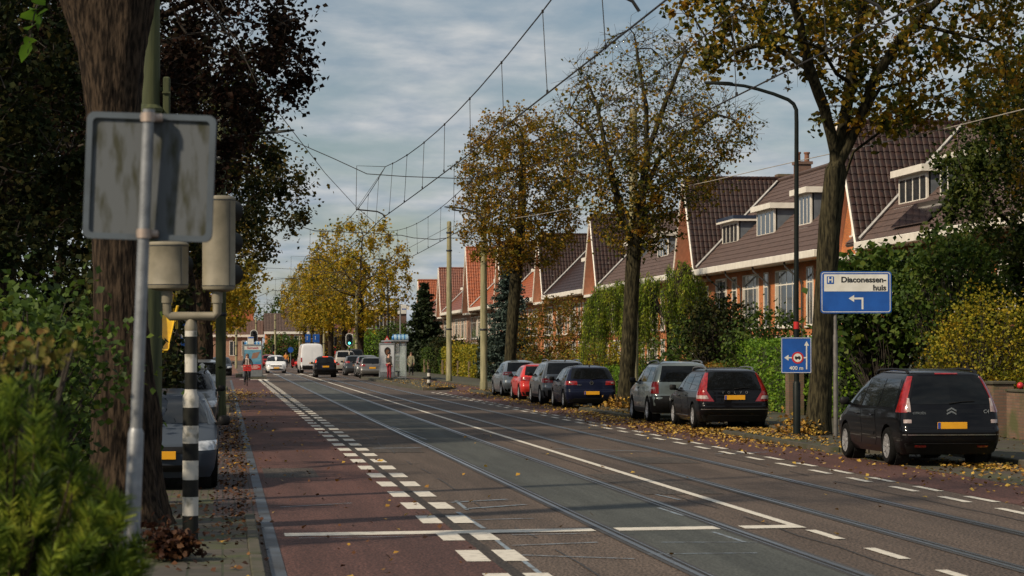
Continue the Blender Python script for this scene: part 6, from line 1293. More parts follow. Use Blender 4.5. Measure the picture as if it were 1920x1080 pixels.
lp, lb = lamp('dark green street lamp with a long curved arm carrying the small blue sign', 1493.5, 53.6, [(1493.5, 230), (1493, 206), (1488, 195), (1478, 187), (1450, 176), (1420, 167), (1395, 161), (1366, 158)], (1320, 155), (1374, 158))
mb = MB(); mb.lathe([(.066, 0), (.066, .16)], 14, 0, Matrix.Translation((0, 0, P(1493, 610, 53.6).z - .18))); mb.build('red_band', M_SRED, lp)
lamp('far street lamp with the warning triangle on its post', 727.5, 187, [(727.5, 545), (727, 525), (724, 515), (716, 508), (706, 503), (700, 502)], (689, 501), (702, 502))
b = poles[1][1]; mb = MB(); D = 115; mb.tube([P(907, 424, D) - b, P(905, 415, D) - b, P(898, 404, D) - b, P(885, 396, D) - b, P(868, 391, D) - b, P(852, 389, D) - b], .045, 8); ar = mb.build('lamp_arm', M_LAMP, poles[1][0], 50)
mb = MB(); lamp_head(mb, P(833, 388, D) - b, P(853, 390, D) - b); mb.build('lamp_head', M_LAMP, ar, 50)
b = ground_at(414, 70, .01); D = 70; mb = MB(); mb.tube([P(414, 262, D) - b, P(440, 254, D) - b, P(480, 249, D) - b, P(520, 248, D) - b], .045, 8); ar = mb.build('lamp_arm', M_LAMP, tp_l, 50)
mb = MB(); lamp_head(mb, P(552, 244, D) - b, P(517, 248, D) - b); mb.build('lamp_head', M_LAMP, ar, 50)
# ---- overhead wires
def wire(mb, a, b_, sag=0.0, r_=.012, n=10): mb.tube([Vector(a).lerp(Vector(b_), k / n) - Vector((0, 0, sag * 4 * (k / n) * (1 - k / n))) for k in range(n + 1)], r_, 5)
def catenary(label, X, sup):
    o = thing('tram_catenary', label, 'overhead line', (X, 0, 0)); zc = 6.02; zm = 7.62
    c_ = MB(); m_ = MB()
    for a, b_ in zip(sup[:-1], sup[1:]):
        st_ = .12 if sup.index(a) % 2 else -.12; wire(c_, (st_, a, zc), (-st_, b_, zc), .05, .013); sg_ = .55 * ((b_ - a) / 45) ** 2; wire(m_, (0, a, zm), (0, b_, zm), sg_, .012)
        y = a + 3.2
        while y < b_ - 1.5:
            f = (y - a) / (b_ - a); dr = MB(); x = st_ * (1 - 2 * f); zz = zm - sg_ * 4 * f * (1 - f); dr.tube([(0, y, zz), (x, y, zc - .04)], .007, 5); dr.box((x, y, zc), (.03, .06, .05)); dr.box((0, y, zz), (.03, .06, .05)); dr.build('dropper', M_WIRE, o); y += 5.6
    for a in sup: s_ = MB(); s_.tube([(-.9, a, zc + .28), (-.25, a, zc + .22), (-.08, a, zc + .14), (0, a, zc + .02)], .022, 7); s_.tube([(-.9, a, zc + .28), (-.88, a, zm + .02), (0, a, zm)], .010, 5); s_.tube([(-.9, a, zc + .28), (0, a, zm)], .007, 5); s_.build('steady_arm', M_WIRE, o)
    c_.build('contact_wire', M_WIRE, o); m_.build('carrier_wire', M_WIRE, o); return o
SUP = [-14, 28.4, 74, 114, 146, 190, 228, 270, 300]
catenary('overhead tram line over the left track with its hanging droppers', 4.92, SUP)
catenary('overhead tram line over the right track with its hanging droppers', 7.92, SUP)
def span(label, pts, r_=.011, m=None, cat='wire', name='span_wire', sag=0.0):
    o = MB()
    for a, b_ in zip(pts[:-1], pts[1:]): wire(o, a, b_, sag, r_, 8)
    x = o.build(name, m or M_WIRE); return tag(x, label, cat)
Dl = 72
span('cross wire over both tracks between the half bare lime and the mossy left pole', [P(415, 190, 70), P(526, 254, Dl), P(625, 297, Dl), P(688, 326, Dl), P(760, 331, Dl), P(873, 335, Dl), P(960, 320, 73), P(1190, 262, 77)], .013)
span('cross wire at the pale tram pole with the lamp arm, second from the camera', [P(470, 395, 112), P(590, 433, 114), P(612, 434, 114), P(700, 437, 114), P(732, 441, 114), P(752, 441, 114), P(775, 446, 114), P(815, 449, 114), P(838, 446, 114), P(880, 447, 114), P(907, 420, 115)], .018)
span('thin cross wire between the farther tram pole and the left trees', [P(505, 525, 146), P(560, 520, 146), P(700, 500, 147), P(842, 425, 148)], .013)
span('dark feeder cable curving down from the upper left behind the grey sign', [P(385, 0, 33), P(440, 85, 42), P(480, 143, 52), P(520, 208, 64), P(552, 250, 76), P(610, 325, 94), P(668, 388, 114), P(735, 445, 146)], .013)
span('pale cable sagging from the right border across the roofs to the far left', [P(1935, 201, 47), P(1760, 244, 54), P(1600, 279, 60), P(1500, 301, 66), P(1330, 340, 76), P(1200, 366, 86), P(1000, 404, 104), P(845, 425, 132)], .012, M_WIREL)
span('slack cable high in the left trees beside the feeder cable', [P(378, -10, 34), P(420, 40, 36), P(455, 100, 40), P(482, 160, 46)], .008, M_WIREL)
span('cross wires far down the street between the last pole and the far trees', [P(440, 575, 228), P(510, 545, 228), P(545, 545, 228), P(668, 545, 228)], .022)
span('two wires of the farthest cross span left of the golden limes', [P(440, 500, 190), P(560, 505, 190), P(728, 520, 187)], .016)
# ---- blue signs
def text_on(body, size, m, parent, x, z, y, align='CENTER', sx=1, bold=0): return text('lettering', body, size, m, parent, Matrix.Translation((x, y, z)) @ FACE_CAM, .002, align, bold, sx)
D = 52.6; b = ground_at(1567, D, .1); o = thing('direction_sign', 'blue hospital direction sign on a grey post right of the forked lime', 'sign', tuple(b), -R(9))
s = D / FPX; zc = P(1567, 548, D).z - .1; W_, H_ = 1.54, .915; xc = (1605 - 1567) * s
mb = MB(); mb.tube([(0, .06, 0), (0, .06, zc - .95), (0, .06, zc - .9), (0, .06, zc + .3)], [.052, .052, .04, .04], 14); mb.build('post', mat('grey_post', (0.16, 0.15, 0.14), (0.10, 0.095, 0.085), .6, .3, scale=6), o, 40)
mb = MB(); face(mb, rrect(W_, H_, .07), -.012, .02, 0, xc, zc); pn = mb.build('sign_panel', M_BLUE, o)
mb = MB(); op, ip = rrect(W_ - .05, H_ - .05, .055), rrect(W_ - .078, H_ - .078, .045); n = len(op); mb.add([(a + xc, -.0155, c_ + zc) for a, c_ in op] + [(a + xc, -.0155, c_ + zc) for a, c_ in ip], [(i, (i + 1) % n, n + (i + 1) % n, n + i) for i in range(n)]); mb.build('border_line', M_SWHITE, pn)
mb = MB(); face(mb, rrect(1.38, .37, .01), -.016, .003, 0, xc, zc + .205); mb.build('white_field', M_SWHITE, pn)
mb = MB(); face(mb, rrect(.155, .165, .01), -.020, .003, 0, xc - .555, zc + .265); mb.build('hospital_square', M_BLUE, pn)
text_on('H', .165, M_SWHITE, pn, xc - .555, zc + .265, -.022, 'CENTER', 1, .006)
text_on('Diaconessen-', .17, M_SBLACK, pn, xc + .655, zc + .27, -.019, 'RIGHT', 1.06, .005); text_on('huis', .17, M_SBLACK, pn, xc + .655, zc + .095, -.019, 'RIGHT', 1.06, .005)
ax, az = xc + .12, zc - .14
mb = MB(); face(mb, [(-.02, -.23), (.02, -.23), (.02, .025), (-.18, .025), (-.18, .08), (-.30, .005), (-.18, -.07), (-.18, -.015), (-.02, -.015)], -.016, .003, 0, ax + .02, az); mb.build('arrow', M_SWHITE, pn)
mb = MB(); face(mb, [(-.06, -.006), (.06, -.006), (.06, .006), (-.06, .006)], -.0162, .003, 0, xc + .55, zc - .425); mb.build('maker_mark', M_SWHITE, pn)
D = 53.3; b = ground_at(1493.5, D, .1); o = thing('direction_sign', 'small square blue sign with arrows reading 400 m on the lamp post', 'sign', tuple(b + Vector((0, 0, 0))), -R(8)); o.location.y -= .12; s = D / FPX; zc = P(1490, 666, D).z - .1; W_, H_ = .665, .785; xc = -.035
mb = MB(); face(mb, rrect(W_, H_, .025), -.012, .02, 0, xc, zc); pn = mb.build('sign_panel', M_BLUE, o)
mb = MB(); mb.box((xc, .03, zc + .25), (.2, .05, .04)); mb.box((xc, .03, zc - .25), (.2, .05, .04)); mb.build('clamp', M_GALV, o)
mb = MB(); op, ip = rrect(W_ - .016, H_ - .016, .022), rrect(W_ - .038, H_ - .038, .016); n = len(op); mb.add([(a + xc, -.0155, c_ + zc) for a, c_ in op] + [(a + xc, -.0155, c_ + zc) for a, c_ in ip], [(i, (i + 1) % n, n + (i + 1) % n, n + i) for i in range(n)]); mb.build('border_line', M_SWHITE, pn)
mb = MB(); face(mb, [(-.014, -.31), (.014, -.31), (.014, .21), (.055, .21), (0, .31), (-.055, .21), (-.014, .21)], -.016, .003, 0, xc + .225, zc + .0); mb.build('arrow', M_SWHITE, pn)
mb = MB(); face(mb, [(-.265, 0), (-.17, -.065), (-.17, -.014), (.225, -.014), (.225, .014), (-.17, .014), (-.17, .065)], -.0165, .003, 0, xc - .0, zc - .055); mb.build('arrow', M_SWHITE, pn)
mb = MB(); face(mb, disc(.130), -.020, .003, 0, xc + .03, zc - .055); mb.build('prohibition_ring', M_SRED, pn); mb = MB(); face(mb, disc(.094), -.0235, .003, 0, xc + .03, zc - .055); mb.build('white_disc', M_SWHITE, pn)
mb = MB(); face(mb, [(-.062, -.03), (.062, -.03), (.062, .01), (.035, .035), (.014, .035), (.014, .015), (-.062, .03)], -.027, .003, 0, xc + .03, zc - .05); face(mb, disc(.016, 12), -.0275, .003, 0, xc - .005, zc - .082); face(mb, disc(.016, 12), -.0275, .003, 0, xc + .065, zc - .082); mb.build('lorry_symbol', M_SBLACK, pn)
text_on('400 m', .115, M_SWHITE, pn, xc + .0, zc - .285, -.018, 'CENTER', 1.05, .002)
# ---- striped bollard on the platform nose
b = ground_at(804.5, 124, .13); o = thing('bollard', 'short black and white striped bollard at the platform nose', 'bollard', tuple(b)); mb = MB()
for k in range(5): mb.lathe([(.095, k * .172), (.095, (k + 1) * .172)], 18, k % 2)
mb.lathe([(.095, .86), (.07, .885), (.01, .89)], 18, 0); mb.build('shaft', [M_BLK, M_WHT], o, 40)
# ---- tram shelter with poster
def person_flat(): pass
b = Vector((10.75, 153.5, .13)); o = thing('tram_shelter', 'glass tram shelter with a portrait poster and a row of blue bottles on its roof', 'shelter', tuple(b)); Ls, Ws = 10.5, .82
mb = MB()
for y in (.1, Ls / 2, Ls - .1): mb.box((Ws - .05, y, 1.2), (.09, .09, 2.4)); mb.box((.05, y, 1.2), (.07, .07, 2.4))
mb.box((Ws / 2, .06, .12), (Ws, .06, .08)); mb.box((Ws - .02, Ls / 2, .2), (.05, Ls, .06)); mb.box((Ws - .02, Ls / 2, 1.15), (.05, Ls, .05)); mb.build('frame', M_ALU, o)
mb = MB(); mb.box((Ws / 2, Ls / 2, 2.44), (Ws + .25, Ls + .3, .12), 0, 0, .03); rf = mb.build('roof', M_ALU, o)
mb = MB(); mb.box((Ws - .02, Ls / 2, 1.3), (.012, Ls - .3, 2.1)); mb.build('rear_glass', M_GLS, o); mb = MB(); mb.box((Ws * .72, .06, 1.25), (Ws * .5, .012, 2.1)); mb.build('end_glass', M_GLS, o)
mb = MB(); mb.box((Ws - .3, Ls / 2, .46), (.36, 5, .05)); mb.box((Ws - .3, Ls / 2 - 2, .22), (.05, .05, .44)); mb.box((Ws - .3, Ls / 2 + 2, .22), (.05, .05, .44)); mb.build('bench', M_DGREY, o)
M_BOT = mat('bottle_blue', (0.22, 0.45, 0.62), (0.45, 0.58, 0.66), .2, scale=5); M_BOTD = mat('bottle_deep_blue', (0.03, 0.18, 0.45), None, .25)
for k in range(12):
    bt = MB(); bt.lathe([(.09, 0), (.11, .02), (.11, .2), (.05, .27), (.04, .33), (.045, .36)], 12, 0, Matrix.Translation((-.02 + .08 * k, -.05, 2.505))); q = bt.build('bottle', M_BOT if k % 3 else M_BOTD, rf, 50)
mb = MB(); mb.box((-.42, .0, 1.2), (1.02, .16, 2.2), 0, 0, .03); ps = mb.build('poster_case', M_ALU, o); mb = MB(); mb.box((-.42, -.083, 1.32), (.86, .012, 1.7)); pp = mb.build('poster', mat('poster_white', (0.60, 0.62, 0.64), (0.42, 0.45, 0.48), .3, scale=2), ps)
mb = MB(); face(mb, [(.2 * math.cos(t) * (1 + .05 * math.sin(3 * t)), .27 * math.sin(t)) for t in np.linspace(0, 6.283, 24)[:-1]], -.0935, .003, 0, -.40, 1.78); mb.build('poster_hair', mat('poster_dark', (0.025, 0.018, 0.015), None, .4), pp)
mb = MB(); face(mb, [(.12 * math.cos(t), .17 * math.sin(t)) for t in np.linspace(0, 6.283, 24)[:-1]], -.097, .003, 0, -.40, 1.72); face(mb, [(-.05, -.32), (.05, -.32), (.05, -.12), (-.05, -.12)], -.0965, .003, 0, -.40, 1.72); mb.build('poster_face', mat('poster_brown', (0.16, 0.075, 0.04), None, .4), pp)
mb = MB(); face(mb, [(-.38, -.4), (.38, -.4), (.30, .1), (.08, .22), (0, .05), (-.08, .22), (-.30, .1)], -.0925, .003, 0, -.42, 1.22); mb.build('poster_shirt', mat('poster_shirt', (0.72, 0.73, 0.74), None, .4), pp)
mb = MB(); mb.box((-.42, -.084, .3), (.86, .008, .24)); mb.build('poster_foot', M_ALU, ps)
b = ground_at(750.5, 161, .13); o = thing('stop_sign', 'white tram stop sign box on a tall pole above the shelter', 'sign', tuple(b)); mb = MB(); zt = P(750, 570, 161).z - .13; mb.tube([(0, 0, 0), (0, 0, zt)], .05, 10); mb.build('post', M_ALU, o, 40)
mb = MB(); mb.box((.24, 0, zt - .35), (.34, .22, .62), 0, 0, .02); mb.box((0.03, 0, zt - .1), (.16, .05, .05)); mb.box((.03, 0, zt - .6), (.16, .05, .05)); bx = mb.build('sign_box', M_SWHITE, o); mb = MB(); mb.box((-.1, 0, zt - .55), (.14, .14, .22)); mb.build('side_box', M_SWHITE, o)
for x in (.14, .24, .34): mb = MB(); mb.box((x, -.113, zt - .34), (.07, .006, .09)); mb.build('line_mark', M_BLUE, bx)
# ---- advertising pillar on the left island
D = 168; b = ground_at(474, D, .13); o = thing('advertising_pillar', 'blue and red advertising pillar on the left island behind the cyclist', 'billboard', tuple(b)); mb = MB(); mb.box((0, 0, 1.12), (1.36, .3, 2.24), 0, 0, .03); pl_ = mb.build('case', mat('pillar_grey', (0.25, 0.27, 0.28), None, .4, .4), o)
M_AD = mat('advert_blue', (0.05, 0.20, 0.34), (0.16, 0.34, 0.44), .25, scale=3, stretch=(1, 1, 2)); mb = MB(); mb.box((0, -.153, 1.32), (1.16, .012, 1.62)); ad = mb.build('poster', M_AD, pl_)
mb = MB(); mb.box((0, -.1605, 2.0), (1.16, .006, .25)); mb.build('title_strip', M_SWHITE, ad); mb = MB(); mb.box((0, -.1605, .68), (1.16, .006, .36)); mb.build('price_strip', M_SRED, ad)
text_on('Sunweb', .24, mat('advert_red', (0.35, 0.02, 0.06), None, .4), ad, 0, 2.0, -.165, 'CENTER', 1.05, .006)
for zz, wd in ((.76, .5), (.68, .7), (.60, .4)): mb = MB(); mb.box((.12, -.1645, zz), (wd, .004, .035)); mb.build('small_print', M_SWHITE, ad)
mb = MB(); face(mb, [(-.3, -.3), (.1, -.25), (.3, .2), (.05, .15), (-.2, .1)], -.163, .003, 0, .2, 1.55); mb.build('picture_figure', mat('advert_skin', (0.30, 0.17, 0.12), None, .4), ad)
mb = MB(); mb.box((-.14, 0, 2.52), (.42, .2, .54), 0, 0, .02); sb_ = mb.build('top_sign', M_SWHITE, o); mb = MB(); mb.box((-.14, -.104, 2.72), (.38, .006, .10)); mb.build('top_band', M_BLUE, sb_)
for k, x in enumerate((-.5, -.4, .18, .3, .42, .52)): mb = MB(); mb.lathe([(.07, 0), (.075, .14), (.03, .2), (.03, .24)], 10, 0, Matrix.Translation((x, 0, 2.245))); mb.build('bottle', M_BOT if k % 2 else M_BOTD, o, 50)
# ---- traffic lights facing the camera
def signal(label, px, D, zc_py, lit=None, plate=True, red_pole=False, sc=1.0):
    b = ground_at(px, D, .1); o = thing('traffic_light', label, 'traffic light', tuple(b)); zc = P(px, zc_py, D).z - .1; hh = .55 * sc; mb = MB(); k = 0; z = 0
    while z < zc - hh: z2 = min(z + .3, zc - hh); mb.lathe([(.06, z), (.06, z2)], 14, k % 2); z = z2; k += 1
    mb.build('pole', [M_BLK, M_SRED if red_pole else M_WHT], o, 40)
    if plate:
        mb = MB(); face(mb, rrect(.64 * sc, 1.12 * sc, .31 * sc, 8), -.05, .02, 0, 0, zc); pb = mb.build('backing_board', M_SWHITE, o); mb = MB(); face(mb, rrect(.54 * sc, 1.02 * sc, .265 * sc, 8), -.054, .003, 0, 0, zc); mb.build('board_face', M_SBLACK, pb)
    mb = MB(); mb.box((0, 0, zc), (.3 * sc, .2, .9 * sc), 0, 0, .06); hd = mb.build('signal_head', M_SBLACK, o)
    for j, nm in enumerate(('green', 'amber', 'red')):
        zz = zc + (j - 1) * .29 * sc; mb = MB(); mb.lathe([(.005, 0), (.09, .0), (.105, -.012)], 18, 0, Matrix.Translation((0, -.106, zz)) @ Matrix.Rotation(R(90), 4, 'X')); on = nm == lit
        mb.build('lens', emit_mat('green_lamp', (0.12, 0.95, 0.80), 3.0) if on else mat('dark_lens', (0.02, 0.018, 0.016), None, .2), hd, 50)
        mb = MB(); mb.lathe([(.108, 0), (.108, .14), (.114, .14), (.114, 0)], 18, 0, Matrix.Translation((0, -.10, zz)) @ Matrix.Rotation(R(90), 4, 'X'), True); mb.build('lens_hood', M_SBLACK, hd, 50)
signal('traffic light with the green lamp lit among the parked cars', 655, 205, 637, 'green')
signal('narrow dark traffic light left of the lit one', 629, 222, 640, None, False, True, .95)
signal('unlit oval traffic light above the advertising pillar', 476, 205, 630.5, None)
signal('small low traffic light behind the white car', 513, 285, 652, None, False, True, .9)
b = ground_at(725.6, 186, .1); o = thing('warning_sign', 'red edged warning triangle above the shelter roof', 'sign', tuple(b)); zc = P(725, 637, 186).z - .1; mb = MB(); mb.tube([(0, .04, 0), (0, .04, zc + .2)], .035, 8); mb.build('post', M_GALV, o)
mb = MB(); face(mb, [(-.32, -.24), (.32, -.24), (0, .32)], -.02, .02, 0, 0, zc); tr = mb.build('triangle', M_SRED, o); mb = MB(); face(mb, [(-.2, -.175), (.2, -.175), (0, .175)], -.024, .003, 0, 0, zc); mb.build('white_field', M_SWHITE, tr); mb = MB(); face(mb, [(-.03, -.1), (.03, -.1), (.03, .06), (-.03, .06)], -.0275, .003, 0, 0, zc - .02); mb.build('symbol', M_SBLACK, tr)
b = ground_at(586, 250, .1); o = thing('direction_board', 'pair of blue direction boards rising behind the grey van', 'sign', tuple(b)); mb = MB(); zb_ = P(586, 642, 250).z - .1
for x in (-.45, .45): mb.tube([(x, .05, 0), (x, .05, zb_ + .8)], .05, 8)
mb.build('posts', M_GALV, o)
for x0, x1 in ((-.75, -.2), (.02, .72)): mb = MB(); mb.box(((x0 + x1) / 2, 0, zb_ + .42), (x1 - x0, .04, .86), 0, 0, .01); pn = mb.build('board', M_BLUE, o); mb = MB(); face(mb, [(-.02, -.2), (.02, -.2), (.02, .12), (.06, .12), (0, .22), (-.06, .12), (-.02, .12)], -.024, .003, 0, (x0 + x1) / 2 - .08, zb_ + .45); mb.build('arrow', M_SWHITE, pn)
b = ground_at(545, 300, 0); o = thing('round_sign', 'small round blue sign behind the white car', 'sign', tuple(b)); mb = MB(); zc = P(545, 656, 300).z; mb.tube([(0, .04, 0), (0, .04, zc)], .04, 8); mb.build('post', M_GALV, o); mb = MB(); face(mb, disc(.35), -.02, .02, 0, 0, zc); mb.build('disc', M_BLUE, o)
# ---- garden edge on the right: low walls, piers, wooden posts, railing
def wall(label, x, y0, y1, h, m=None, cap=True):
    o = thing('garden_wall', label, 'wall', (x, (y0 + y1) / 2, .1)); mb = MB(); mb.box((0, 0, h / 2), (.22, y1 - y0, h)); mb.build('brickwork', m or M_WALLB, o)
    if cap: mb = MB(); mb.box((0, 0, h + .03), (.28, y1 - y0 + .05, .055), 0, 0, .01); mb.build('coping', M_KERB, o)
wall('low brick wall behind the black people carrier at the right border', 16.9, 38, 50.6, 1.0, M_WALLB)
wall('brick wall stretch beside the forked lime', 16.9, 56.5, 60.6, .7)
for X, Y, h, lab in ((16.85, 51.2, 1.15, 'brick gate pier right of the black people carrier'), (16.6, 69.3, 1.75, 'tall brick pier between the forked lime and the lamp post'), (16.85, 55.8, 1.1, 'brick gate pier left of the black people carrier')):
    o = thing('gate_pier', lab, 'pier', (X, Y, .1)); mb = MB(); mb.box((0, 0, h / 2), (.45, .45, h)); mb.build('brickwork', M_WALLB, o); mb = MB(); mb.box((0, 0, h + .035), (.54, .54, .07), 0, 0, .015); mb.build('coping', M_KERB, o)
o = thing('iron_railing', 'low iron railing overgrown with yellow leaves left of the black people carrier', 'railing', (16.9, 54.0, .1)); mb = MB(); mb.box((0, 0, 1.0), (.04, 3.2, .04)); mb.box((0, 0, .25), (.04, 3.2, .04)); mb.build('rail', M_BLK, o)
mb = MB()
for k in range(17): mb.tube([(0, -1.5 + k * .188, .05), (0, -1.5 + k * .188, 1.12)], .011, 6)
mb.build('bars', M_BLK, o)
shrub('climbing_plant', 'yellow leaved climber hanging over the low iron railing', 'plant', (16.75, 54.0, .1), (16.75, 54.0, .6), (.2, 1.5, .42), L_GOLD, .1, 520, 501, clumps=40, cs=.1)
o = thing('garden_ball', 'small red ball shaped ornament above the wall at the right border', 'ornament', tuple(P(1913, 723, 51.5) - Vector((0, 0, .28)))); mb = MB(); mb.ball((0, 0, .28), .075, 12, 8); mb.build('ball', M_SRED, o, 60); mb = MB(); mb.tube([(0, 0, -.35), (0, 0, .24)], .012, 6); mb.build('stick', M_BLK, o)
for k, (px, D) in enumerate(((796, 172), (803, 168), (830, 160), (838, 156), (859, 148), (880, 141), (925, 118), (937, 113), (1000, 103))):
    D = 76900 / (px - 419); b = ground_at(px, D, .1); b.x = 16.85; q = MB(); q.box((0, 0, .55), (.16, .16, 1.1), 0, 0, .02); w = q.build('wooden_post', M_WOODP, None, None, tuple(b)); tag(w, 'weathered wooden garden post %s' % ('nearest to the pedestrian', 'second from the pedestrian', 'left of the farther tram pole', 'just behind the farther tram pole', 'left end of the sunlit hedge', 'right end of the sunlit hedge', 'left of the russet lime trunk', 'touching the russet lime trunk', 'hidden low behind the red hatchback')[k], 'post', 'wooden posts along the gardens')
# ---- left gardens: yellow slide, striped pole, board fence
D = 40; b = ground_at(306, D, .06); o = thing('slide', 'yellow plastic slide between the thick trunk and the striped signal pole', 'slide', tuple(b), R(15)); M_YEL = mat('yellow_plastic', (0.62, 0.40, 0.02), (0.55, 0.34, 0.015), .4)
hz = P(306, 588, D).z - .06; mb = MB(); rows = []
for f in np.linspace(0, 1, 12):
    z = hz - (hz - 1.95) * (f ** .9); x = .13 - .27 * f; y = .25 - .9 * f; w_ = 1 - .45 * f; rows.append([(x - .17 * w_, y, z + .14), (x - .15 * w_, y, z + .02), (x - .1 * w_, y, z - .02), (x + .1 * w_, y, z - .02), (x + .15 * w_, y, z + .02), (x + .17 * w_, y, z + .14)])
mb.grid(rows); mb.grid([[(p[0], p[1] + .02, p[2] - .03) for p in r_[::-1]] for r_ in rows]); mb.build('chute', M_YEL, o, 40)
for sx in (-.16, .20): mb = MB(); mb.tube([(sx + .1, .3, hz - .25), (sx + .1, .32, hz + .06), (sx + .12, .3, hz + .14)], .025, 8); mb.build('handle', M_YEL, o, 50)
mb = MB(); mb.box((.1, .75, (hz - .1) / 2), (.08, .08, hz - .1)); mb.box((.1, 1.3, (hz - .1) / 2), (.08, .08, hz - .1)); mb.box((.1, 1.0, hz - .12), (.5, .7, .06)); mb.build('tower', M_WOODP, o)
D = 66; b = ground_at(344, D, .06); o = thing('striped_pole', 'blue and white spirally striped pole behind the parked cars on the left', 'pole', tuple(b)); zt = P(344, 610, D).z; mb = MB(); nn = 40
for j in range(nn):
    for i in range(16):
        a0, a1 = 2 * math.pi * i / 16, 2 * math.pi * (i + 1) / 16; z0, z1 = zt * j / nn, zt * (j + 1) / nn; mb.add([(.075 * math.cos(a0), .075 * math.sin(a0), z0), (.075 * math.cos(a1), .075 * math.sin(a1), z0), (.075 * math.cos(a1), .075 * math.sin(a1), z1), (.075 * math.cos(a0), .075 * math.sin(a0), z1)], [(0, 1, 2, 3)], int((i + j * 1.6) / 8) % 2)
mb.build('shaft', [M_SWHITE, M_BLUE], o); mb = MB(); mb.ball((0, 0, zt + .06), .09, 10, 7); mb.build('knob', M_SWHITE, o, 60)
o = thing('board_fence', 'weathered board fence left of the thick trunk', 'fence', (-3.4, 27.5, .09)); mb = MB()
for k in range(16): mb.box((-1.2 + k * .16, random.uniform(-.01, .01), .62), (.14, .025, 1.24 + random.uniform(-.03, .03)))
mb.build('boards', M_WOODP, o); mb = MB(); mb.box((0, .04, .95), (2.6, .05, .08)); mb.box((0, .04, .3), (2.6, .05, .08)); mb.build('rail', M_WOODP, o)
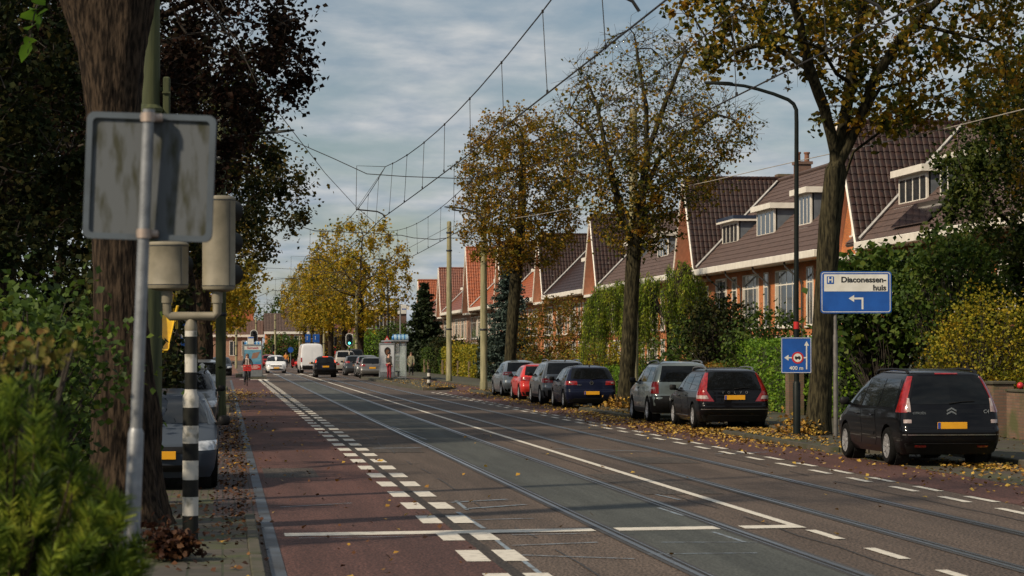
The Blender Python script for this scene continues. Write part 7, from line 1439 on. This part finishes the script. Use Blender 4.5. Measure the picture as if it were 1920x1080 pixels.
# ---- people
M_SKIN = mat('skin', (0.52, 0.30, 0.21), (0.45, 0.25, 0.18), .5)
def skin(name, V, E, rad, m, parent, lev=1):
    me = bpy.data.meshes.new(name); me.from_pydata([tuple(v) for v in V], E, []); ob = link(name, me, parent); md = ob.modifiers.new('s', 'SKIN'); md.use_smooth_shade = True
    for i, r_ in enumerate(rad): me.skin_vertices[0].data[i].radius = r_ if isinstance(r_, tuple) else (r_, r_)
    me.skin_vertices[0].data[0].use_root = True; sb = ob.modifiers.new('d', 'SUBSURF'); sb.levels = lev; sb.render_levels = lev; baked(ob); ob.data.materials.clear(); ob.data.materials.append(m); ob.data.polygons.foreach_set('use_smooth', [True] * len(ob.data.polygons)); return ob
def figure(name, label, loc, rz, J, top_m, leg_m, hair_m, shoe_m, long_coat=False, hair_long=False, group=None):
    """J: joints pelvis chest neck head, and left/right shoulder elbow wrist hip knee ankle toe (L, R)"""
    o = thing(name, label, 'person', tuple(loc), rz, group); V = []; E = []; Rd = []
    def add(p, r_, par=None): V.append(Vector(p)); Rd.append(r_); (E.append((par, len(V) - 1)) if par is not None else None); return len(V) - 1
    pe = add(J['pelvis'], (.15, .115)); mid = add(Vector(J['pelvis']).lerp(Vector(J['chest']), .5), (.135, .10), pe); ch = add(J['chest'], (.165, .115), mid); ne = add(J['neck'], .055, ch)
    hd = Vector(J['head']); ja = add(hd + Vector((0, .015, -.06)), (.062, .075), ne); cr = add(hd + Vector((0, 0, .03)), (.078, .095), ja); tp = add(hd + Vector((0, -.01, .10)), (.055, .07), cr)
    for s, sg in (('L', -1), ('R', 1)):
        sh_ = add(J['shoulder' + s], .062, ch); el = add(J['elbow' + s], .045, sh_); wr = add(J['wrist' + s], .03, el); w = Vector(J['wrist' + s]); dr = (w - Vector(J['elbow' + s])).normalized(); pa = add(w + dr * .055, (.036, .018), wr); side = Vector((sg, 0, 0)); fw = Vector((0, 1, 0))
        for k, ln in enumerate((.066, .074, .07, .055)): b0 = add(w + dr * .10 + fw * (.03 - .02 * k), .0095, pa); b1 = add(V[b0] + dr * ln * .5 - side * .008, .0085, b0); add(V[b1] + dr * ln * .35 - side * .022, .007, b1)
        t0 = add(w + dr * .045 + fw * .04, .011, pa); add(V[t0] + dr * .04 + fw * .022 - side * .01, .009, t0)
        hp = add(J['hip' + s], .088, pe); kn = add(J['knee' + s], .058, hp); an = add(J['ankle' + s], .04, kn); add(J['toe' + s], .034, an)
    body = skin('body', V, E, Rd, M_SKIN, o)
    mb = MB(); f_ = hd + Vector((0, .088, 0)); mb.ball(f_ + Vector((0, .018, -.01)), (.013, .02, .025), 8, 6)
    for sg in (-1, 1): mb.ball(hd + Vector((sg * .083, -.005, .01)), (.012, .02, .032), 8, 6)
    bm = bmesh.new(); bm.from_mesh(body.data); n0 = [bm.verts.new(v) for v in mb.v]
    for f in mb.f:
        try: bm.faces.new([n0[i] for i in f]).smooth = True
        except ValueError: pass
    bm.to_mesh(body.data); bm.free()
    for sg in (-1, 1): e = MB(); e.ball(hd + Vector((sg * .032, .078, .025)), (.012, .01, .008), 8, 6); e.build('eye', M_SBLACK, o, 60)
    e = MB(); e.ball(hd + Vector((0, .084, -.05)), (.026, .01, .007), 8, 6); e.build('mouth', mat('lips', (0.3, 0.08, 0.07), None, .5), o, 60)
    h = MB(); h.ball(hd + Vector((0, -.025, .055)), (.098, .108, .095), 14, 10)
    if hair_long: h.ball(hd + Vector((0, -.07, -.06)), (.095, .06, .15), 12, 8)
    h.build('hair', hair_m, o, 60)
    # clothes grown on the same joints
    Vc = [J['pelvis'], V[mid], J['chest'], Vector(J['neck']) - Vector((0, 0, .02))]; Rc = [(.175, .14), (.165, .125), (.19, .14), (.085, .08)]; Ec = [(0, 1), (1, 2), (2, 3)]
    for s in 'LR':
        i = len(Vc); Vc += [J['shoulder' + s], J['elbow' + s], J['wrist' + s]]; Rc += [.083, .065, .048]; Ec += [(2, i), (i, i + 1), (i + 1, i + 2)]
    if long_coat:
        for s in 'LR': i = len(Vc); Vc.append(Vector(J['hip' + s]).lerp(Vector(J['knee' + s]), .75)); Rc.append((.14, .14)); Ec.append((0, i))
    skin('coat', Vc, Ec, Rc, top_m, o)
    Vt = [J['pelvis']]; Rt = [(.155, .12)]; Et = []
    for s in 'LR': i = len(Vt); Vt += [J['hip' + s], J['knee' + s], J['ankle' + s]]; Rt += [.105, .075, .055]; Et += [(0, i), (i, i + 1), (i + 1, i + 2)]
    skin('trousers', Vt, Et, Rt, leg_m, o)
    for s in 'LR':
        m_ = MB(); a, t = Vector(J['ankle' + s]), Vector(J['toe' + s]); d_ = (t - a); c_ = a + d_ * .45 - Vector((0, 0, .02)); m_.ball(c_, (.05, .15, .055), 10, 7); m_.build('shoe', shoe_m, o, 60)
    return o
def standing(step=0.0, h=1.72, arm=.06):
    k = h / 1.72; J = dict(pelvis=(0, 0, .94), chest=(0, 0, 1.30), neck=(0, .0, 1.46), head=(0, .02, 1.58))
    for s, sg in (('L', -1), ('R', 1)):
        st = step * sg; J['shoulder' + s] = (sg * .18, 0, 1.38); J['elbow' + s] = (sg * .24, -st * .5 - .02, 1.12); J['wrist' + s] = (sg * .23, -st * .8 + arm, .88); J['hip' + s] = (sg * .09, 0, .88); J['knee' + s] = (sg * .10, st * .45 + .02, .48); J['ankle' + s] = (sg * .10, st * .8, .085); J['toe' + s] = (sg * .11, st * .8 + .16, .04)
    return {a: tuple(c * k for c in v) for a, v in J.items()}
cl = lambda n, c: mat('cloth_' + n, c, tuple(x * .7 for x in c), .85, scale=14)
HAIR_D = mat('hair_dark', (0.025, 0.016, 0.012), None, .6); HAIR_B = mat('hair_brown', (0.11, 0.05, 0.025), None, .6); SHOE = mat('shoe', (0.015, 0.014, 0.014), None, .5)
b = ground_at(729.5, 152.3, .13); figure('person', 'person in a dark coat and red trousers waiting in front of the shelter poster', b, R(-60), standing(.03, 1.78), cl('dark_coat', (0.05, 0.045, 0.04)), cl('red', (0.28, 0.02, 0.035)), HAIR_D, SHOE, False)
b = ground_at(771, 181, .10); figure('person', 'pedestrian in a long grey green coat walking past the shelter', b, R(170), standing(.22, 1.72), cl('olive_coat', (0.22, 0.21, 0.13)), cl('black', (0.02, 0.02, 0.025)), HAIR_B, SHOE, True)
b = ground_at(536.5, 262, .0); figure('person', 'person in an orange jacket standing far behind the white car', b, R(180), standing(.05, 1.75), cl('orange', (0.65, 0.25, 0.04)), cl('navy', (0.03, 0.035, 0.06)), HAIR_D, SHOE)
# cyclist and bicycle
b = ground_at(463.5, 133, .005); rzc = R(180)
J = dict(pelvis=(0, -.22, 1.02), chest=(0, -.06, 1.36), neck=(0, .0, 1.52), head=(0, .03, 1.645), shoulderL=(-.18, -.03, 1.44), shoulderR=(.18, -.03, 1.44), elbowL=(-.27, .14, 1.22), elbowR=(.27, .14, 1.22), wristL=(-.27, .34, 1.11), wristR=(.27, .34, 1.11),
         hipL=(-.10, -.2, .96), hipR=(.10, -.2, .96), kneeL=(-.13, .2, .78), kneeR=(.12, .16, .56), ankleL=(-.13, .12, .40), ankleR=(.13, .02, .18), toeL=(-.13, .28, .36), toeR=(.13, .18, .13))
cyc = figure('person', 'cyclist in dark clothes with a pale scarf riding towards the camera', b, rzc, J, cl('dark_jacket', (0.025, 0.026, 0.032)), cl('dark_jeans', (0.02, 0.022, 0.03)), HAIR_B, SHOE, False, True)
mb = MB(); mb.lathe([(.085, -.03), (.105, 0), (.10, .05), (.08, .07)], 16, 0, Matrix.Translation((0, .01, 1.475))); mb.prism([(-.10, 0), (-.02, .02), (-.03, -.40), (-.12, -.38)], .03, Matrix.Translation((0, .115, 1.50)) @ FACE_CAM); mb.prism([(.02, .02), (.10, 0), (.12, -.34), (.02, -.37)], .03, Matrix.Translation((0, .12, 1.50)) @ FACE_CAM); mb.build('scarf', cl('scarf', (0.52, 0.43, 0.38)), cyc, 50)
bk = thing('bicycle', 'dark town bicycle with a red crate, ridden by the cyclist', 'bicycle', tuple(b), rzc)
for y, nm in ((-.52, 'r'), (.56, 'f')):
    mb = MB(); mb.lathe([(.345, -.018), (.36, 0), (.345, .018), (.32, .014), (.32, -.014)], 32, 0, Matrix.Translation((0, y, .36)) @ Matrix.Rotation(R(90), 4, 'Y'), True); wh = mb.build('wheel', M_TYRE, bk, 50); mb = MB()
    for k in range(14): a = 2 * math.pi * k / 14; mb.tube([(0, y, .36), (0, y + .32 * math.cos(a), .36 + .32 * math.sin(a))], .003, 4)
    mb.build('spokes', M_GALV, wh)
mb = MB(); BB, ST, HT = (0, -.08, .30), (0, -.22, .86), (0, .40, .82)
for a, c_ in ((BB, ST), (BB, HT), ((0, -.2, .75), (0, .41, .78)), (BB, (.05, -.52, .36)), (BB, (-.05, -.52, .36)), (ST, (.05, -.52, .36)), (ST, (-.05, -.52, .36)), (HT, (.055, .56, .36)), (HT, (-.055, .56, .36)), (HT, (0, .36, 1.05)), (ST, (0, -.23, .93))): mb.tube([a, c_], .017, 8)
mb.build('frame', M_BLK, bk, 50); mb = MB(); mb.tube([(-.31, .28, 1.06), (-.25, .36, 1.08), (0, .38, 1.06), (.25, .36, 1.08), (.31, .28, 1.06)], .014, 8); mb.build('handlebar', M_GALV, bk, 50); mb = MB(); mb.ball((0, -.24, .945), (.09, .13, .035), 12, 7); mb.build('saddle', M_SBLACK, bk, 50)
mb = MB(); mb.tube([(.08, -.08, .30), (.10, -.02, .15)], .012, 6); mb.tube([(-.08, -.08, .30), (-.10, .06, .37)], .012, 6); mb.box((.13, .03, .125), (.09, .1, .025)); mb.box((-.13, .13, .345), (.09, .1, .025)); mb.build('crank', M_GALV, bk)
M_CRATE = mat('crate_red', (0.62, 0.035, 0.03), None, .45); mb = MB(); cx0, cy0, cz0 = 0, .62, .86
for zz in (.02, .1, .19, .29): mb.box((0, cy0 - .14, cz0 + zz), (.44, .015, .055)); mb.box((0, cy0 + .14, cz0 + zz), (.44, .015, .055)); mb.box((-.215, cy0, cz0 + zz), (.015, .265, .055)); mb.box((.215, cy0, cz0 + zz), (.015, .265, .055))
for sx in (-.2, 0, .2): mb.box((sx, cy0 + .128, cz0 + .15), (.03, .008, .32))
mb.box((0, cy0, cz0 - .012), (.44, .29, .015)); mb.build('crate', M_CRATE, bk); mb = MB(); mb.tube([(0, .5, .38), (.1, .62, .84)], .01, 6); mb.tube([(0, .5, .38), (-.1, .62, .84)], .01, 6); mb.build('carrier', M_BLK, bk)
# parked scooters far behind
for k, (px, lab) in enumerate(((553, 'red parked scooter far behind the white car'), (561, 'dark parked scooter beside the red one, left of the grey van'))):
    b = ground_at(px, 262 + k, .01); o = thing('scooter', lab, 'scooter', tuple(b), R(25), 'parked scooters'); pm_ = M_SRED if k == 0 else M_DGREY
    for y in (-.55, .6): mb = MB(); mb.lathe([(.12, -.05), (.22, -.05), (.24, 0), (.22, .05), (.12, .05)], 20, 0, Matrix.Translation((0, y, .24)) @ Matrix.Rotation(R(90), 4, 'Y')); mb.build('wheel', M_TYRE, o, 50)
    mb = MB(); mb.ball((0, -.4, .55), (.2, .42, .22), 12, 8); mb.box((0, .1, .28), (.32, .5, .08), 0, 0, .03); mb.ball((0, .5, .6), (.22, .12, .4), 12, 8); mb.build('body', pm_, o, 60); mb = MB(); mb.ball((0, -.4, .78), (.15, .38, .06), 12, 7); mb.build('seat', M_SBLACK, o, 60); mb = MB(); mb.tube([(-.33, .45, 1.02), (0, .5, 1.05), (.33, .45, 1.02)], .02, 7); mb.build('handlebar', M_SBLACK, o, 50)
